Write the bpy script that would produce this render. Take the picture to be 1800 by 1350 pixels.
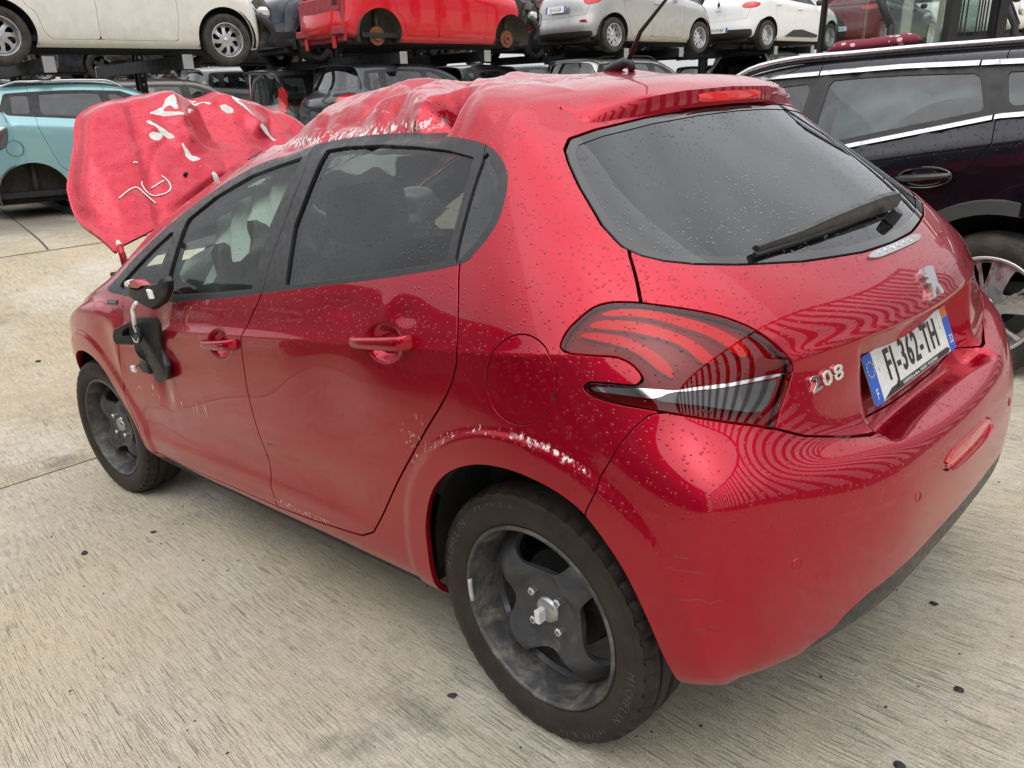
import bpy, bmesh, math, mathutils, random
import numpy as np

# ------------------------------------------------------------------ camera, sky, sun, exposure
for _o in list(bpy.data.objects): bpy.data.objects.remove(_o)
SC = bpy.context.scene
CAM_POS = (-1.1295, 1.9074, 1.3323)
CAM_YAW, CAM_PITCH, CAM_ROLL, CAM_F = -0.77264, -0.29188, -0.10549, 1415.0

def cam_axes(yaw, pitch, roll):
    f = np.array([math.cos(pitch)*math.cos(yaw), math.cos(pitch)*math.sin(yaw), math.sin(pitch)])
    r = np.cross(f, [0, 0, 1.]); r /= np.linalg.norm(r); u = np.cross(r, f)
    return np.array([r*math.cos(roll)+u*math.sin(roll), -r*math.sin(roll)+u*math.cos(roll), f])
CAM_M = cam_axes(CAM_YAW, CAM_PITCH, CAM_ROLL)
_cd = bpy.data.cameras.new('camera'); CAM = bpy.data.objects.new('camera', _cd); SC.collection.objects.link(CAM)
_cd.sensor_fit = 'HORIZONTAL'; _cd.sensor_width = 36.0; _cd.lens = 36.0*CAM_F/1800.0; _cd.clip_start = .02; _cd.clip_end = 3000
_m = mathutils.Matrix.Identity(4)
for _i in range(3):
    _m[_i][0] = CAM_M[0][_i]; _m[_i][1] = CAM_M[1][_i]; _m[_i][2] = -CAM_M[2][_i]; _m[_i][3] = CAM_POS[_i]
CAM.matrix_world = _m
SC.camera = CAM

# overcast daylight: bright even sky, very soft sun
W = bpy.data.worlds.new('World'); SC.world = W; W.use_nodes = True
_nt = W.node_tree; _bg = _nt.nodes['Background']
_sky = _nt.nodes.new('ShaderNodeTexSky'); _sky.sky_type = 'NISHITA'; _sky.sun_disc = False
SUN_ELEV, SUN_AZ = math.radians(52), math.radians(140)       # azimuth counter-clockwise from +x
_sky.sun_elevation = SUN_ELEV; _sky.sun_rotation = math.radians(90)-SUN_AZ; _sky.air_density = 1.0; _sky.dust_density = 6.0; _sky.ozone_density = 1.0
# an even cloud deck over the clear sky: the blue is taken out and broken up by slow cloud noise
_tc = _nt.nodes.new('ShaderNodeTexCoord'); _ns = _nt.nodes.new('ShaderNodeTexNoise')
_ns.inputs['Scale'].default_value = 2.2; _ns.inputs['Detail'].default_value = 3; _ns.inputs['Roughness'].default_value = .55
_rp = _nt.nodes.new('ShaderNodeMapRange'); _rp.inputs['From Min'].default_value = .25; _rp.inputs['From Max'].default_value = .75
_rp.inputs['To Min'].default_value = 5.2; _rp.inputs['To Max'].default_value = 11.5
_hs = _nt.nodes.new('ShaderNodeHueSaturation'); _hs.inputs['Saturation'].default_value = .25
_mx = _nt.nodes.new('ShaderNodeMix'); _mx.data_type = 'RGBA'; _mx.inputs[0].default_value = .80
_cl = _nt.nodes.new('ShaderNodeCombineColor')
_m1 = _nt.nodes.new('ShaderNodeMath'); _m1.operation = 'MULTIPLY'; _m1.inputs[1].default_value = 1.025
_nt.links.new(_tc.outputs['Generated'], _ns.inputs['Vector']); _nt.links.new(_ns.outputs['Fac'], _rp.inputs['Value'])
_nt.links.new(_rp.outputs[0], _cl.inputs[0]); _nt.links.new(_rp.outputs[0], _cl.inputs[1]); _nt.links.new(_rp.outputs[0], _m1.inputs[0]); _nt.links.new(_m1.outputs[0], _cl.inputs[2])
_nt.links.new(_sky.outputs[0], _hs.inputs['Color']); _nt.links.new(_hs.outputs[0], _mx.inputs[6]); _nt.links.new(_cl.outputs[0], _mx.inputs[7])
# overcast sky: the zenith is brighter than the horizon, as under any even cloud deck
_sp = _nt.nodes.new('ShaderNodeSeparateXYZ'); _nt.links.new(_tc.outputs['Generated'], _sp.inputs[0])
_el = _nt.nodes.new('ShaderNodeMapRange'); _el.inputs['From Min'].default_value = 0; _el.inputs['From Max'].default_value = 1; _el.inputs['To Min'].default_value = .42; _el.inputs['To Max'].default_value = 1.25; _nt.links.new(_sp.outputs[2], _el.inputs['Value'])
_ml = _nt.nodes.new('ShaderNodeVectorMath'); _ml.operation = 'SCALE'; _nt.links.new(_mx.outputs[2], _ml.inputs[0]); _nt.links.new(_el.outputs[0], _ml.inputs['Scale'])
_nt.links.new(_ml.outputs[0], _bg.inputs[0]); _bg.inputs[1].default_value = .15
_sd = bpy.data.lights.new('sun', 'SUN'); _sd.energy = .9; _sd.angle = math.radians(110); _sd.color = (1, .97, .93)
SUN = bpy.data.objects.new('sun', _sd); SC.collection.objects.link(SUN)
SUN.rotation_euler = mathutils.Vector((-math.cos(SUN_ELEV)*math.cos(SUN_AZ), -math.cos(SUN_ELEV)*math.sin(SUN_AZ), -math.sin(SUN_ELEV))).to_track_quat('-Z', 'Y').to_euler()
SC.view_settings.view_transform = 'Standard'; SC.view_settings.look = 'None'; SC.view_settings.gamma = 1; SC.view_settings.use_curve_mapping = False
SC.view_settings.exposure = 0.42
SC.render.engine = 'CYCLES'
SC.cycles.max_bounces = 6; SC.cycles.diffuse_bounces = 3; SC.cycles.glossy_bounces = 4; SC.cycles.transmission_bounces = 4; SC.cycles.transparent_max_bounces = 12
SC.cycles.use_adaptive_sampling = True; SC.cycles.adaptive_threshold = .02
SC.cycles.caustics_reflective = False; SC.cycles.caustics_refractive = False

# ------------------------------------------------------------------ helpers
def fract_noise(*_a): pass
COL = bpy.context.scene.collection
V = mathutils.Vector

def link(o):
    COL.objects.link(o); return o

def mesh_from(name, verts, faces, smooth=False):
    me = bpy.data.meshes.new(name)
    me.from_pydata([tuple(float(c) for c in v) for v in verts], [], [tuple(int(i) for i in f) for f in faces])
    if smooth:
        me.polygons.foreach_set('use_smooth', [True]*len(me.polygons))
    me.update()
    return me

def obj(name, me, mats=None, parent=None, mat4=None):
    o = bpy.data.objects.new(name, me)
    link(o)
    if mats is not None:
        if not isinstance(mats, (list, tuple)): mats = [mats]
        me.materials.clear()
        for m in mats: me.materials.append(m)
    if parent is not None: o.parent = parent
    if mat4 is not None: o.matrix_basis = mat4
    return o

def empty(name, mat4=None):
    o = bpy.data.objects.new(name, None); link(o); o.empty_display_size = .2
    if mat4 is not None: o.matrix_basis = mat4
    return o

def tag(o, label=None, cat=None, group=None, kind=None):
    if label: o['label'] = label
    if cat: o['category'] = cat
    if group: o['group'] = group
    if kind: o['kind'] = kind
    return o

class MB:
    """collects simple solids into one mesh"""
    def __init__(s): s.v = []; s.f = []; s.m = []
    def add(s, v, f, mi=0):
        b = len(s.v); s.v += [tuple(p) for p in v]; s.f += [tuple(b+i for i in q) for q in f]; s.m += [mi]*len(f)
    def box(s, c, d, M=None, mi=0, bev=0.0):
        cx, cy, cz = c; x, y, z = (q/2 for q in d)
        if bev > 0:
            b = min(bev, x*.9, y*.9, z*.9)
            v = []
            for sx in (-1, 1):
                for sy in (-1, 1):
                    for sz in (-1, 1):
                        v += [(sx*x, sy*(y-b), sz*(z-b)), (sx*(x-b), sy*y, sz*(z-b)), (sx*(x-b), sy*(y-b), sz*z)]
            idx = lambda a, b_, c_, k: ((a*2+b_)*2+c_)*3+k
            f = []
            for a in (0, 1):
                q = [idx(a,0,0,0), idx(a,0,1,0), idx(a,1,1,0), idx(a,1,0,0)]; f.append(q if a == 0 else q[::-1])
                q = [idx(0,a,0,1), idx(1,a,0,1), idx(1,a,1,1), idx(0,a,1,1)]; f.append(q if a == 0 else q[::-1])
                q = [idx(0,0,a,2), idx(0,1,a,2), idx(1,1,a,2), idx(1,0,a,2)]; f.append(q if a == 0 else q[::-1])
            for a in (0, 1):
                for c_ in (0, 1):
                    f.append([idx(a,c_,0,0), idx(a,c_,0,1), idx(a,c_,1,1), idx(a,c_,1,0)])
                    f.append([idx(a,0,c_,0), idx(a,0,c_,2), idx(a,1,c_,2), idx(a,1,c_,0)])
                    f.append([idx(0,a,c_,1), idx(0,a,c_,2), idx(1,a,c_,2), idx(1,a,c_,1)])
            for a in (0, 1):
                for b_ in (0, 1):
                    for c_ in (0, 1):
                        f.append([idx(a,b_,c_,0), idx(a,b_,c_,1), idx(a,b_,c_,2)])
        else:
            v = [(sx*x, sy*y, sz*z) for sx in (-1, 1) for sy in (-1, 1) for sz in (-1, 1)]
            f = [(0,1,3,2), (4,6,7,5), (0,4,5,1), (2,3,7,6), (0,2,6,4), (1,5,7,3)]
        v = [(cx+a, cy+b, cz+c_) for a, b, c_ in v]
        if M is not None: v = [tuple(M @ V(p)) for p in v]
        s.add(v, f, mi)
    def tube(s, pts, r, n=8, cap=True, mi=0, closed=False):
        pts = [V(p) for p in pts]; N = len(pts)
        rs = r if isinstance(r, (list, tuple)) else [r]*N
        rings = []; up = None
        for i, p in enumerate(pts):
            if closed: t = pts[(i+1) % N]-pts[i-1]
            else: t = pts[min(i+1, N-1)]-pts[max(i-1, 0)]
            t.normalize()
            if up is None:
                up = V((0,0,1)) if abs(t.z) < .9 else V((1,0,0))
            a = t.cross(up).normalized(); up = a.cross(t).normalized()
            rings.append([p+rs[i]*(math.cos(2*math.pi*k/n)*a+math.sin(2*math.pi*k/n)*up) for k in range(n)])
        v = [q for ring in rings for q in ring]; f = []
        for i in range(N if closed else N-1):
            j = (i+1) % N
            for k in range(n):
                f.append((i*n+k, i*n+(k+1) % n, j*n+(k+1) % n, j*n+k))
        if cap and not closed:
            f.append(tuple(range(n))); f.append(tuple(range((N-1)*n, N*n))[::-1])
        s.add(v, f, mi)
    def lathe(s, prof, n=32, axis='y', c=(0,0,0), mi=0, closed=False, a0=0, a1=2*math.pi):
        """prof: (offset along axis, radius)"""
        full = abs(a1-a0-2*math.pi) < 1e-6
        m = n if full else n+1
        v = []
        for k in range(m):
            a = a0+(a1-a0)*k/n; ca, sa = math.cos(a), math.sin(a)
            for (o, r) in prof:
                p = (r*ca, o, r*sa) if axis == 'y' else ((o, r*ca, r*sa) if axis == 'x' else (r*ca, r*sa, o))
                v.append((c[0]+p[0], c[1]+p[1], c[2]+p[2]))
        P = len(prof); f = []
        for k in range(n):
            k2 = (k+1) % m
            for i in range(P if closed else P-1):
                i2 = (i+1) % P
                f.append((k*P+i, k2*P+i, k2*P+i2, k*P+i2))
        s.add(v, f, mi)
    def poly(s, pts, thick, nrm, mi=0):
        """flat polygon prism: pts 3d loop, extruded by -nrm*thick"""
        n = len(pts); nv = V(nrm).normalized()
        v = [V(p) for p in pts]+[V(p)-nv*thick for p in pts]
        f = [tuple(range(n)), tuple(range(n, 2*n))[::-1]]
        f += [(i, n+i, n+(i+1) % n, (i+1) % n) for i in range(n)]
        s.add([tuple(p) for p in v], f, mi)
    def build(s, name, mats, parent=None, smooth=False, mat4=None, auto=None):
        me = bpy.data.meshes.new(name); me.from_pydata(s.v, [], s.f)
        me.validate(verbose=False)
        bm = bmesh.new(); bm.from_mesh(me); bmesh.ops.recalc_face_normals(bm, faces=bm.faces); bm.to_mesh(me); bm.free()
        if len(set(s.m)) > 1 and len(s.m) == len(me.polygons): me.polygons.foreach_set('material_index', s.m)
        if smooth or auto is not None: me.polygons.foreach_set('use_smooth', [True]*len(me.polygons))
        if auto is not None: me.set_sharp_from_angle(angle=math.radians(auto))
        me.update()
        return obj(name, me, mats, parent, mat4)

def spl(pts, n, closed=False):
    """Catmull-Rom through points -> n samples per span"""
    P = np.array(pts, float); N = len(P); out = []
    for i in range(N if closed else N-1):
        if closed: a, b, c, d = P[i-1], P[i], P[(i+1) % N], P[(i+2) % N]
        else: a, b, c, d = P[max(i-1,0)], P[i], P[i+1], P[min(i+2,N-1)]
        for k in range(n):
            t = k/n
            out.append(.5*((2*b)+(-a+c)*t+(2*a-5*b+4*c-d)*t*t+(-a+3*b-3*c+d)*t**3))
    if not closed: out.append(P[-1])
    return np.array(out)

def sstep(a, b, x):
    t = np.clip((np.asarray(x, float)-a)/(b-a), 0, 1); return t*t*(3-2*t)

# ---- numpy value noise
_rng = np.random.RandomState(7)
_perm = _rng.permutation(512)
def vnoise(p):
    p = np.asarray(p, float); i = np.floor(p).astype(int); f = p-i; f = f*f*(3-2*f)
    def h(a, b, c): return (_perm[(_perm[(_perm[a & 511]+b) & 511]+c) & 511])/255.5-1
    r = 0
    for dx in (0, 1):
        for dy in (0, 1):
            for dz in (0, 1):
                w = (f[:,0] if dx else 1-f[:,0])*(f[:,1] if dy else 1-f[:,1])*(f[:,2] if dz else 1-f[:,2])
                r = r+w*h(i[:,0]+dx, i[:,1]+dy, i[:,2]+dz)
    return r

# ---- triangle soup with per-vertex normals, cut by scalar fields
class Shell:
    def __init__(s, v, n, t, tag=None):
        s.v = np.asarray(v, float); s.n = np.asarray(n, float); s.t = np.asarray(t, int)
        s.tag = np.zeros(len(s.t), int) if tag is None else np.asarray(tag, int)
    def sub(s, mask):
        t = s.t[mask]; u, inv = np.unique(t, return_inverse=True)
        return Shell(s.v[u], s.n[u], inv.reshape(-1, 3), s.tag[mask])
    def split(s, field):
        """cut along field(v)==0; returns (inside <0, outside >0)"""
        d = field(s.v) if callable(field) else field
        d = np.where(np.abs(d) < 1e-7, 1e-7, d)
        sg = d > 0
        ts = sg[s.t]; k = ts.sum(1)
        ins = s.t[k == 0]; outs = s.t[k == 3]; it = list(s.tag[k == 0]); ot = list(s.tag[k == 3])
        mix = np.where((k == 1) | (k == 2))[0]
        nv = []; nn = []; cache = {}; base = len(s.v); I = []; O = []
        def mid(a, b):
            key = (a, b) if a < b else (b, a)
            if key not in cache:
                w = d[a]/(d[a]-d[b])
                nv.append(s.v[a]*(1-w)+s.v[b]*w); q = s.n[a]*(1-w)+s.n[b]*w
                nn.append(q/(np.linalg.norm(q)+1e-12)); cache[key] = base+len(nv)-1
            return cache[key]
        for m in mix:
            tri = s.t[m]; sgn = sg[tri]
            if sgn.sum() == 1: j = int(np.argmax(sgn)); lone = O; other = I; lt, ott = ot, it
            else: j = int(np.argmin(sgn)); lone = I; other = O; lt, ott = it, ot
            a, b, c = tri[j], tri[(j+1) % 3], tri[(j+2) % 3]
            ab, ac = mid(a, b), mid(a, c)
            lone.append((a, ab, ac)); lt.append(s.tag[m])
            other.append((ab, b, c)); other.append((ab, c, ac)); ott += [s.tag[m], s.tag[m]]
        Vv = np.vstack([s.v, np.array(nv).reshape(-1, 3)]); Nn = np.vstack([s.n, np.array(nn).reshape(-1, 3)])
        def pack(base_t, extra, tg):
            t = np.vstack([base_t, np.array(extra, int).reshape(-1, 3)])
            if len(t) == 0: return Shell(np.zeros((0,3)), np.zeros((0,3)), np.zeros((0,3), int), [])
            u, inv = np.unique(t, return_inverse=True)
            return Shell(Vv[u], Nn[u], inv.reshape(-1, 3), tg)
        return pack(ins, I, it), pack(outs, O, ot)
    def mirror(s):
        m = np.array([1, -1, 1.]); return Shell(s.v*m, s.n*m, s.t[:, ::-1], s.tag)
    def join(s, o):
        a = Shell(np.vstack([s.v, o.v]), np.vstack([s.n, o.n]), np.vstack([s.t, o.t+len(s.v)]), np.concatenate([s.tag, o.tag]))
        key = np.round(a.v, 5); u, inv = np.unique(key, axis=0, return_inverse=True); inv = inv.ravel()
        first = np.zeros(len(u), int); first[inv[::-1]] = np.arange(len(a.v))[::-1]
        nn = np.zeros((len(u), 3)); np.add.at(nn, inv, a.n); nn /= np.linalg.norm(nn, axis=1)[:, None]+1e-12
        t = inv[a.t]; ok = (t[:,0] != t[:,1]) & (t[:,1] != t[:,2]) & (t[:,0] != t[:,2])
        return Shell(a.v[first], nn, t[ok], a.tag[ok])
    def offset(s, h): return Shell(s.v+s.n*h, s.n, s.t, s.tag)
    def boundary(s):
        e = np.vstack([s.t[:, [0,1]], s.t[:, [1,2]], s.t[:, [2,0]]])
        es = np.sort(e, 1); key = es[:,0]*10000000+es[:,1]
        u, idx, cnt = np.unique(key, return_index=True, return_counts=True)
        return e[idx[cnt == 1]]
    def to_obj(s, name, mats, parent=None, flange=0.0, tagmat=None, lip=.0015):
        """build with custom normals; flange = depth of a turned-in edge all round"""
        v = s.v; t = s.t; n = s.n; vv = v; nn = n; quads = np.zeros((0, 4), int)
        if flange > 0 and len(t):
            be = s.boundary(); bv = np.unique(be)
            q = np.cross(v[be[:,1]]-v[be[:,0]], n[be[:,0]]+n[be[:,1]]); q /= np.linalg.norm(q, axis=1)[:, None]+1e-12
            outd = np.zeros((len(v), 3)); np.add.at(outd, be[:,0], q); np.add.at(outd, be[:,1], q)
            outd /= np.linalg.norm(outd, axis=1)[:, None]+1e-12
            b1 = len(v); K = len(bv); m = np.zeros(len(v), int); m[bv] = np.arange(K)
            r1 = v[bv]+outd[bv]*lip-n[bv]*lip; r2 = v[bv]+outd[bv]*lip-n[bv]*flange; nr = outd[bv]
            vv = np.vstack([v, r1, r2]); nn = np.vstack([n, nr, nr])
            i, j = m[be[:,0]], m[be[:,1]]
            quads = np.vstack([np.stack([be[:,1], be[:,0], b1+i, b1+j], 1), np.stack([b1+j, b1+i, b1+K+i, b1+K+j], 1)])
        me = bpy.data.meshes.new(name); nt_, nq = len(t), len(quads)
        me.vertices.add(len(vv)); me.vertices.foreach_set('co', np.ascontiguousarray(vv, dtype=np.float32).ravel())
        me.loops.add(nt_*3+nq*4); me.loops.foreach_set('vertex_index', np.concatenate([t.ravel(), quads.ravel()]).astype(np.int32))
        me.polygons.add(nt_+nq); me.polygons.foreach_set('loop_start', np.concatenate([np.arange(nt_)*3, nt_*3+np.arange(nq)*4]).astype(np.int32))
        me.update(calc_edges=True); me.validate()
        me.polygons.foreach_set('use_smooth', [True]*len(me.polygons))
        me.normals_split_custom_set_from_vertices(nn.astype(np.float32).tolist())
        return obj(name, me, mats, parent)

def poly_sd(P):
    """signed distance (neg inside) to closed 2d polyline P, vectorised"""
    P = np.asarray(P, float); A = P; B = np.roll(P, -1, 0)
    lo, hi = P.min(0)-.05, P.max(0)+.05
    def f(q0):
        res = np.full(len(q0), 1.0); near = ((q0 > lo) & (q0 < hi)).all(1); q = q0[near]
        out = np.empty(len(q))
        for s0 in range(0, len(q), 4000):
            x = q[s0:s0+4000]; d = np.full(len(x), 1e9); inside = np.zeros(len(x), bool)
            for a, b in zip(A, B):
                ab = b-a; L = ab@ab
                if L < 1e-14: continue
                t = np.clip(((x-a)@ab)/L, 0, 1); d = np.minimum(d, np.hypot(*(x-a-t[:,None]*ab).T))
                c = (a[1] > x[:,1]) != (b[1] > x[:,1])
                with np.errstate(divide='ignore', invalid='ignore'):
                    xx = a[0]+(x[:,1]-a[1])*(b[0]-a[0])/(b[1]-a[1])
                inside ^= c & (x[:,0] < xx)
            out[s0:s0+4000] = np.where(inside, -d, d)
        res[near] = out
        return res
    return f

def line_sd(P):
    """signed distance to an open 2d polyline; positive on its left"""
    P = np.asarray(P, float)
    e0 = P[0]-(P[1]-P[0])*50; e1 = P[-1]+(P[-1]-P[-2])*50
    P = np.vstack([e0, P, e1])
    def f(q):
        d = np.full(len(q), 1e9); sg = np.ones(len(q))
        for a, b in zip(P[:-1], P[1:]):
            ab = b-a; L = ab@ab
            if L < 1e-14: continue
            t = np.clip(((q-a)@ab)/L, 0, 1); w = q-a-t[:,None]*ab; dd = np.hypot(*w.T)
            cr = ab[0]*(q[:,1]-a[1])-ab[1]*(q[:,0]-a[0])
            better = dd < d-1e-9
            d = np.where(better, dd, d); sg = np.where(better, np.sign(cr), sg)
        return d*sg
    return f

def surf(S, ax, a, b, r=.035, half=None):
    """smooth point and normal of shell S at coordinates (a, b) along axes ax, by a local plane fit"""
    d2 = (S.v[:, ax[0]]-a)**2+(S.v[:, ax[1]]-b)**2
    if half is not None: d2 = np.where(half(S.v), d2, 9)
    k = np.argsort(d2)[:14]; k = k[d2[k] < max(r*r, d2[k[0]]*4+1e-9)]
    if len(k) < 5: return V(S.v[k[0]]), V(S.n[k[0]])
    A_ = np.stack([np.ones(len(k)), S.v[k, ax[0]]-a, S.v[k, ax[1]]-b], 1); w = np.exp(-d2[k]/(r*r))[:, None]
    c = np.linalg.lstsq(A_*w, S.v[k]*w, rcond=None)[0]; n = (S.n[k]*w).sum(0); n /= np.linalg.norm(n)
    near = (S.v[k]*w).sum(0)/w.sum(); pt = c[0].copy()
    if np.linalg.norm(pt-near) > .03 or d2[k[0]] > .0025: pt = S.v[k[0]].copy()
    pt[ax[0]] = a; pt[ax[1]] = b
    return V(pt), V(n)

def copy_tree(o, parent=None):
    c = o.copy(); COL.objects.link(c); c.parent = parent
    if parent is not None: c.matrix_parent_inverse = o.matrix_parent_inverse.copy()
    for ch in list(o.children): copy_tree(ch, c)
    return c

# ------------------------------------------------------------------ procedural materials
class NT:
    def __init__(s, name):
        s.m = bpy.data.materials.new(name); s.m.use_nodes = True; s.t = s.m.node_tree; s.t.nodes.clear()
        s.out = s.t.nodes.new('ShaderNodeOutputMaterial')
    def n(s, typ, **kw):
        x = s.t.nodes.new('ShaderNode'+typ)
        for k, v in kw.items():
            if k.startswith('_'): setattr(x, k[1:], v)
            else: s.set(x, k, v)
        return x
    def set(s, node, key, v):
        key2 = int(key[1:]) if key[0] == 'i' and key[1:].isdigit() else key.replace('__', ' ')
        inp = node.inputs[key2]
        if hasattr(v, 'is_linked') or isinstance(v, bpy.types.NodeSocket): s.t.links.new(v, inp)
        elif isinstance(v, (tuple, list)) and len(v) == 3 and inp.type == 'RGBA': inp.default_value = (*v, 1)
        else: inp.default_value = v
    def math(s, op, a, b=0, c=None):
        x = s.n('Math', _operation=op); s.set(x, 'i0', a); s.set(x, 'i1', b)
        if c is not None: s.set(x, 'i2', c)
        return x.outputs[0]
    def mix(s, fac, a, b, blend='MIX'):
        x = s.n('Mix', _data_type='RGBA', _blend_type=blend); s.set(x, 'i0', fac)
        for k, v in (('i6', a), ('i7', b)): s.set(x, k, (*v, 1) if isinstance(v, tuple) and len(v) == 3 else v)
        return x.outputs[2]
    def rng(s, v, a, b, c=0., d=1., smooth=False):
        x = s.n('MapRange', _clamp=True)
        if smooth: x.interpolation_type = 'SMOOTHSTEP'
        for k, q in zip(('i0','i1','i2','i3','i4'), (v, a, b, c, d)): s.set(x, k, q)
        return x.outputs[0]
    def obj(s): return s.n('TexCoord').outputs['Object']
    def geo(s): return s.n('NewGeometry')
    def pos(s): return s.n('NewGeometry').outputs['Position']
    def scale(s, v, sc, off=(0,0,0), rot=(0,0,0)):
        x = s.n('Mapping'); x.inputs['Scale'].default_value = sc if isinstance(sc, tuple) else (sc,)*3
        x.inputs['Location'].default_value = off; x.inputs['Rotation'].default_value = rot
        s.t.links.new(v, x.inputs['Vector']); return x.outputs[0]
    def noise(s, v, sc, det=3, rough=.5, dist=0.):
        x = s.n('TexNoise', Scale=sc, Detail=float(det), Roughness=rough, Distortion=dist); s.t.links.new(v, x.inputs['Vector']); return x.outputs['Fac']
    def voro(s, v, sc, feat='F1', rnd=1.0):
        x = s.n('TexVoronoi', _feature=feat, Scale=sc, Randomness=rnd); s.t.links.new(v, x.inputs['Vector']); return x
    def bump(s, h, strength, dist, normal=None):
        x = s.n('Bump', Height=h, Strength=strength, Distance=dist)
        if normal is not None: s.t.links.new(normal, x.inputs['Normal'])
        return x.outputs[0]
    def bsdf(s, **kw):
        x = s.n('BsdfPrincipled')
        for k, v in kw.items():
            s.set(x, k.replace('_', ' '), v)
        s.t.links.new(x.outputs[0], s.out.inputs['Surface']); return x

def drops_height(N, vec, scale, size=.30, keep=.55):
    """height field of separate water beads: random size, some cells empty"""
    v = N.voro(vec, scale)
    rnd = N.n('SeparateColor'); N.t.links.new(v.outputs['Color'], rnd.inputs[0])
    r = N.math('MULTIPLY', N.math('POWER', rnd.outputs[0], 1.6), size)
    on = N.math('GREATER_THAN', rnd.outputs[1], 1-keep)
    r = N.math('MULTIPLY', r, on)
    x = N.math('DIVIDE', v.outputs['Distance'], N.math('MAXIMUM', r, .001))
    h = N.math('MAXIMUM', N.math('SUBTRACT', 1.0, N.math('MULTIPLY', x, x)), 0.0)
    return N.math('MULTIPLY', N.math('SQRT', h), r)

def m_plain(name, col, rough=.5, metal=0., spec=.5, coat=0., noise=0., nscale=20, bump=0., bscale=200, trans=0., emis=None, space='obj'):
    N = NT(name); vec = N.obj() if space == 'obj' else N.pos()
    c = col
    if noise > 0:
        f = N.noise(vec, nscale, 5, .6)
        c = N.mix(f, tuple(q*(1-noise) for q in col), tuple(min(1, q*(1+noise)) for q in col))
    kw = dict(Base_Color=c if not isinstance(c, tuple) else (*c, 1), Roughness=rough, Metallic=metal)
    b = N.bsdf(**kw); b.inputs['Specular IOR Level'].default_value = spec; b.inputs['Coat Weight'].default_value = coat; b.inputs['Coat Roughness'].default_value = .03
    if noise > 0: N.set(b, 'Roughness', N.rng(N.noise(vec, nscale*1.7, 4), .3, .7, max(0, rough-.12), min(1, rough+.12)))
    if trans: b.inputs['Transmission Weight'].default_value = trans
    if emis: b.inputs['Emission Color'].default_value = (*emis[0], 1); b.inputs['Emission Strength'].default_value = emis[1]
    if bump > 0:
        N.t.links.new(N.bump(N.noise(vec, bscale, 3), .6, bump), b.inputs['Normal'])
    return N.m

def m_paint(name, col, flake=.25, drops=0.0, dirt=.3, dscale=95, metal=.35, rough=.32, dirtcol=(.22,.19,.15), scratch=None, wave=0.0, coat=.85):
    """clear-coated car paint with road film low down, rain beads on faces that look up"""
    N = NT(name); P = N.obj(); g = N.geo()
    base = (*col, 1)
    sep = N.n('SeparateXYZ'); N.t.links.new(P, sep.inputs[0])
    low = N.rng(sep.outputs[2], .75, .22, 0, 1, True)
    film = N.math('MULTIPLY', N.rng(N.math('ADD', N.noise(P, 9, 3, .65), N.math('MULTIPLY', low, .35)), .52, .95), dirt)
    f = film
    c = N.mix(f, base, dirtcol)
    ro = N.rng(f, 0, 1, rough, .75); cr = N.rng(f, 0, .8, .02, .45)
    b = N.bsdf(Base_Color=c, Roughness=ro, Metallic=metal); b.inputs['Coat Weight'].default_value = coat; b.inputs['Specular IOR Level'].default_value = .12
    N.set(b, 'Coat Roughness', cr)
    nrm = None
    if wave > 0:
        nrm = N.bump(N.noise(P, 7, 2), 1.0, wave)
    if drops > 0:
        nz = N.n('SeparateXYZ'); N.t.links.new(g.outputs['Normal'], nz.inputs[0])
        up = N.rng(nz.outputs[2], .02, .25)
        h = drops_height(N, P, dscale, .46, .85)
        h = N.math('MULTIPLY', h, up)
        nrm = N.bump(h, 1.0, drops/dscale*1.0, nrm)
        bead_shade = N.math('MULTIPLY', N.rng(h, .0, .12), .24)  # base colour darkened inside the beads to stand in for their lens shading
        c = N.mix(bead_shade, c, N.mix(1.0, c, (.30,.26,.28), 'MULTIPLY')); N.t.links.new(c, b.inputs['Base Color'])
    if nrm is not None:
        N.t.links.new(nrm, b.inputs['Coat Normal'])
        if drops > 0: N.t.links.new(nrm, b.inputs['Normal'])
    if scratch is not None:
        sm = scratch(N, P)          # 0..1 bare primer / metal showing
        c2 = N.mix(sm, c, N.mix(N.noise(P, 60, 3), (.62,.60,.58), (.85,.84,.82)))
        N.t.links.new(c2, b.inputs['Base Color'])
        N.set(b, 'Metallic', N.math('MULTIPLY', N.math('SUBTRACT', 1.0, sm), metal)); N.set(b, 'Coat Weight', N.math('MULTIPLY', N.math('SUBTRACT', 1.0, sm), coat))
        N.set(b, 'Roughness', N.mix(sm, N.n('CombineColor', Red=ro, Green=ro, Blue=ro).outputs[0], (.5,.5,.5)))
    return N.m

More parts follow.
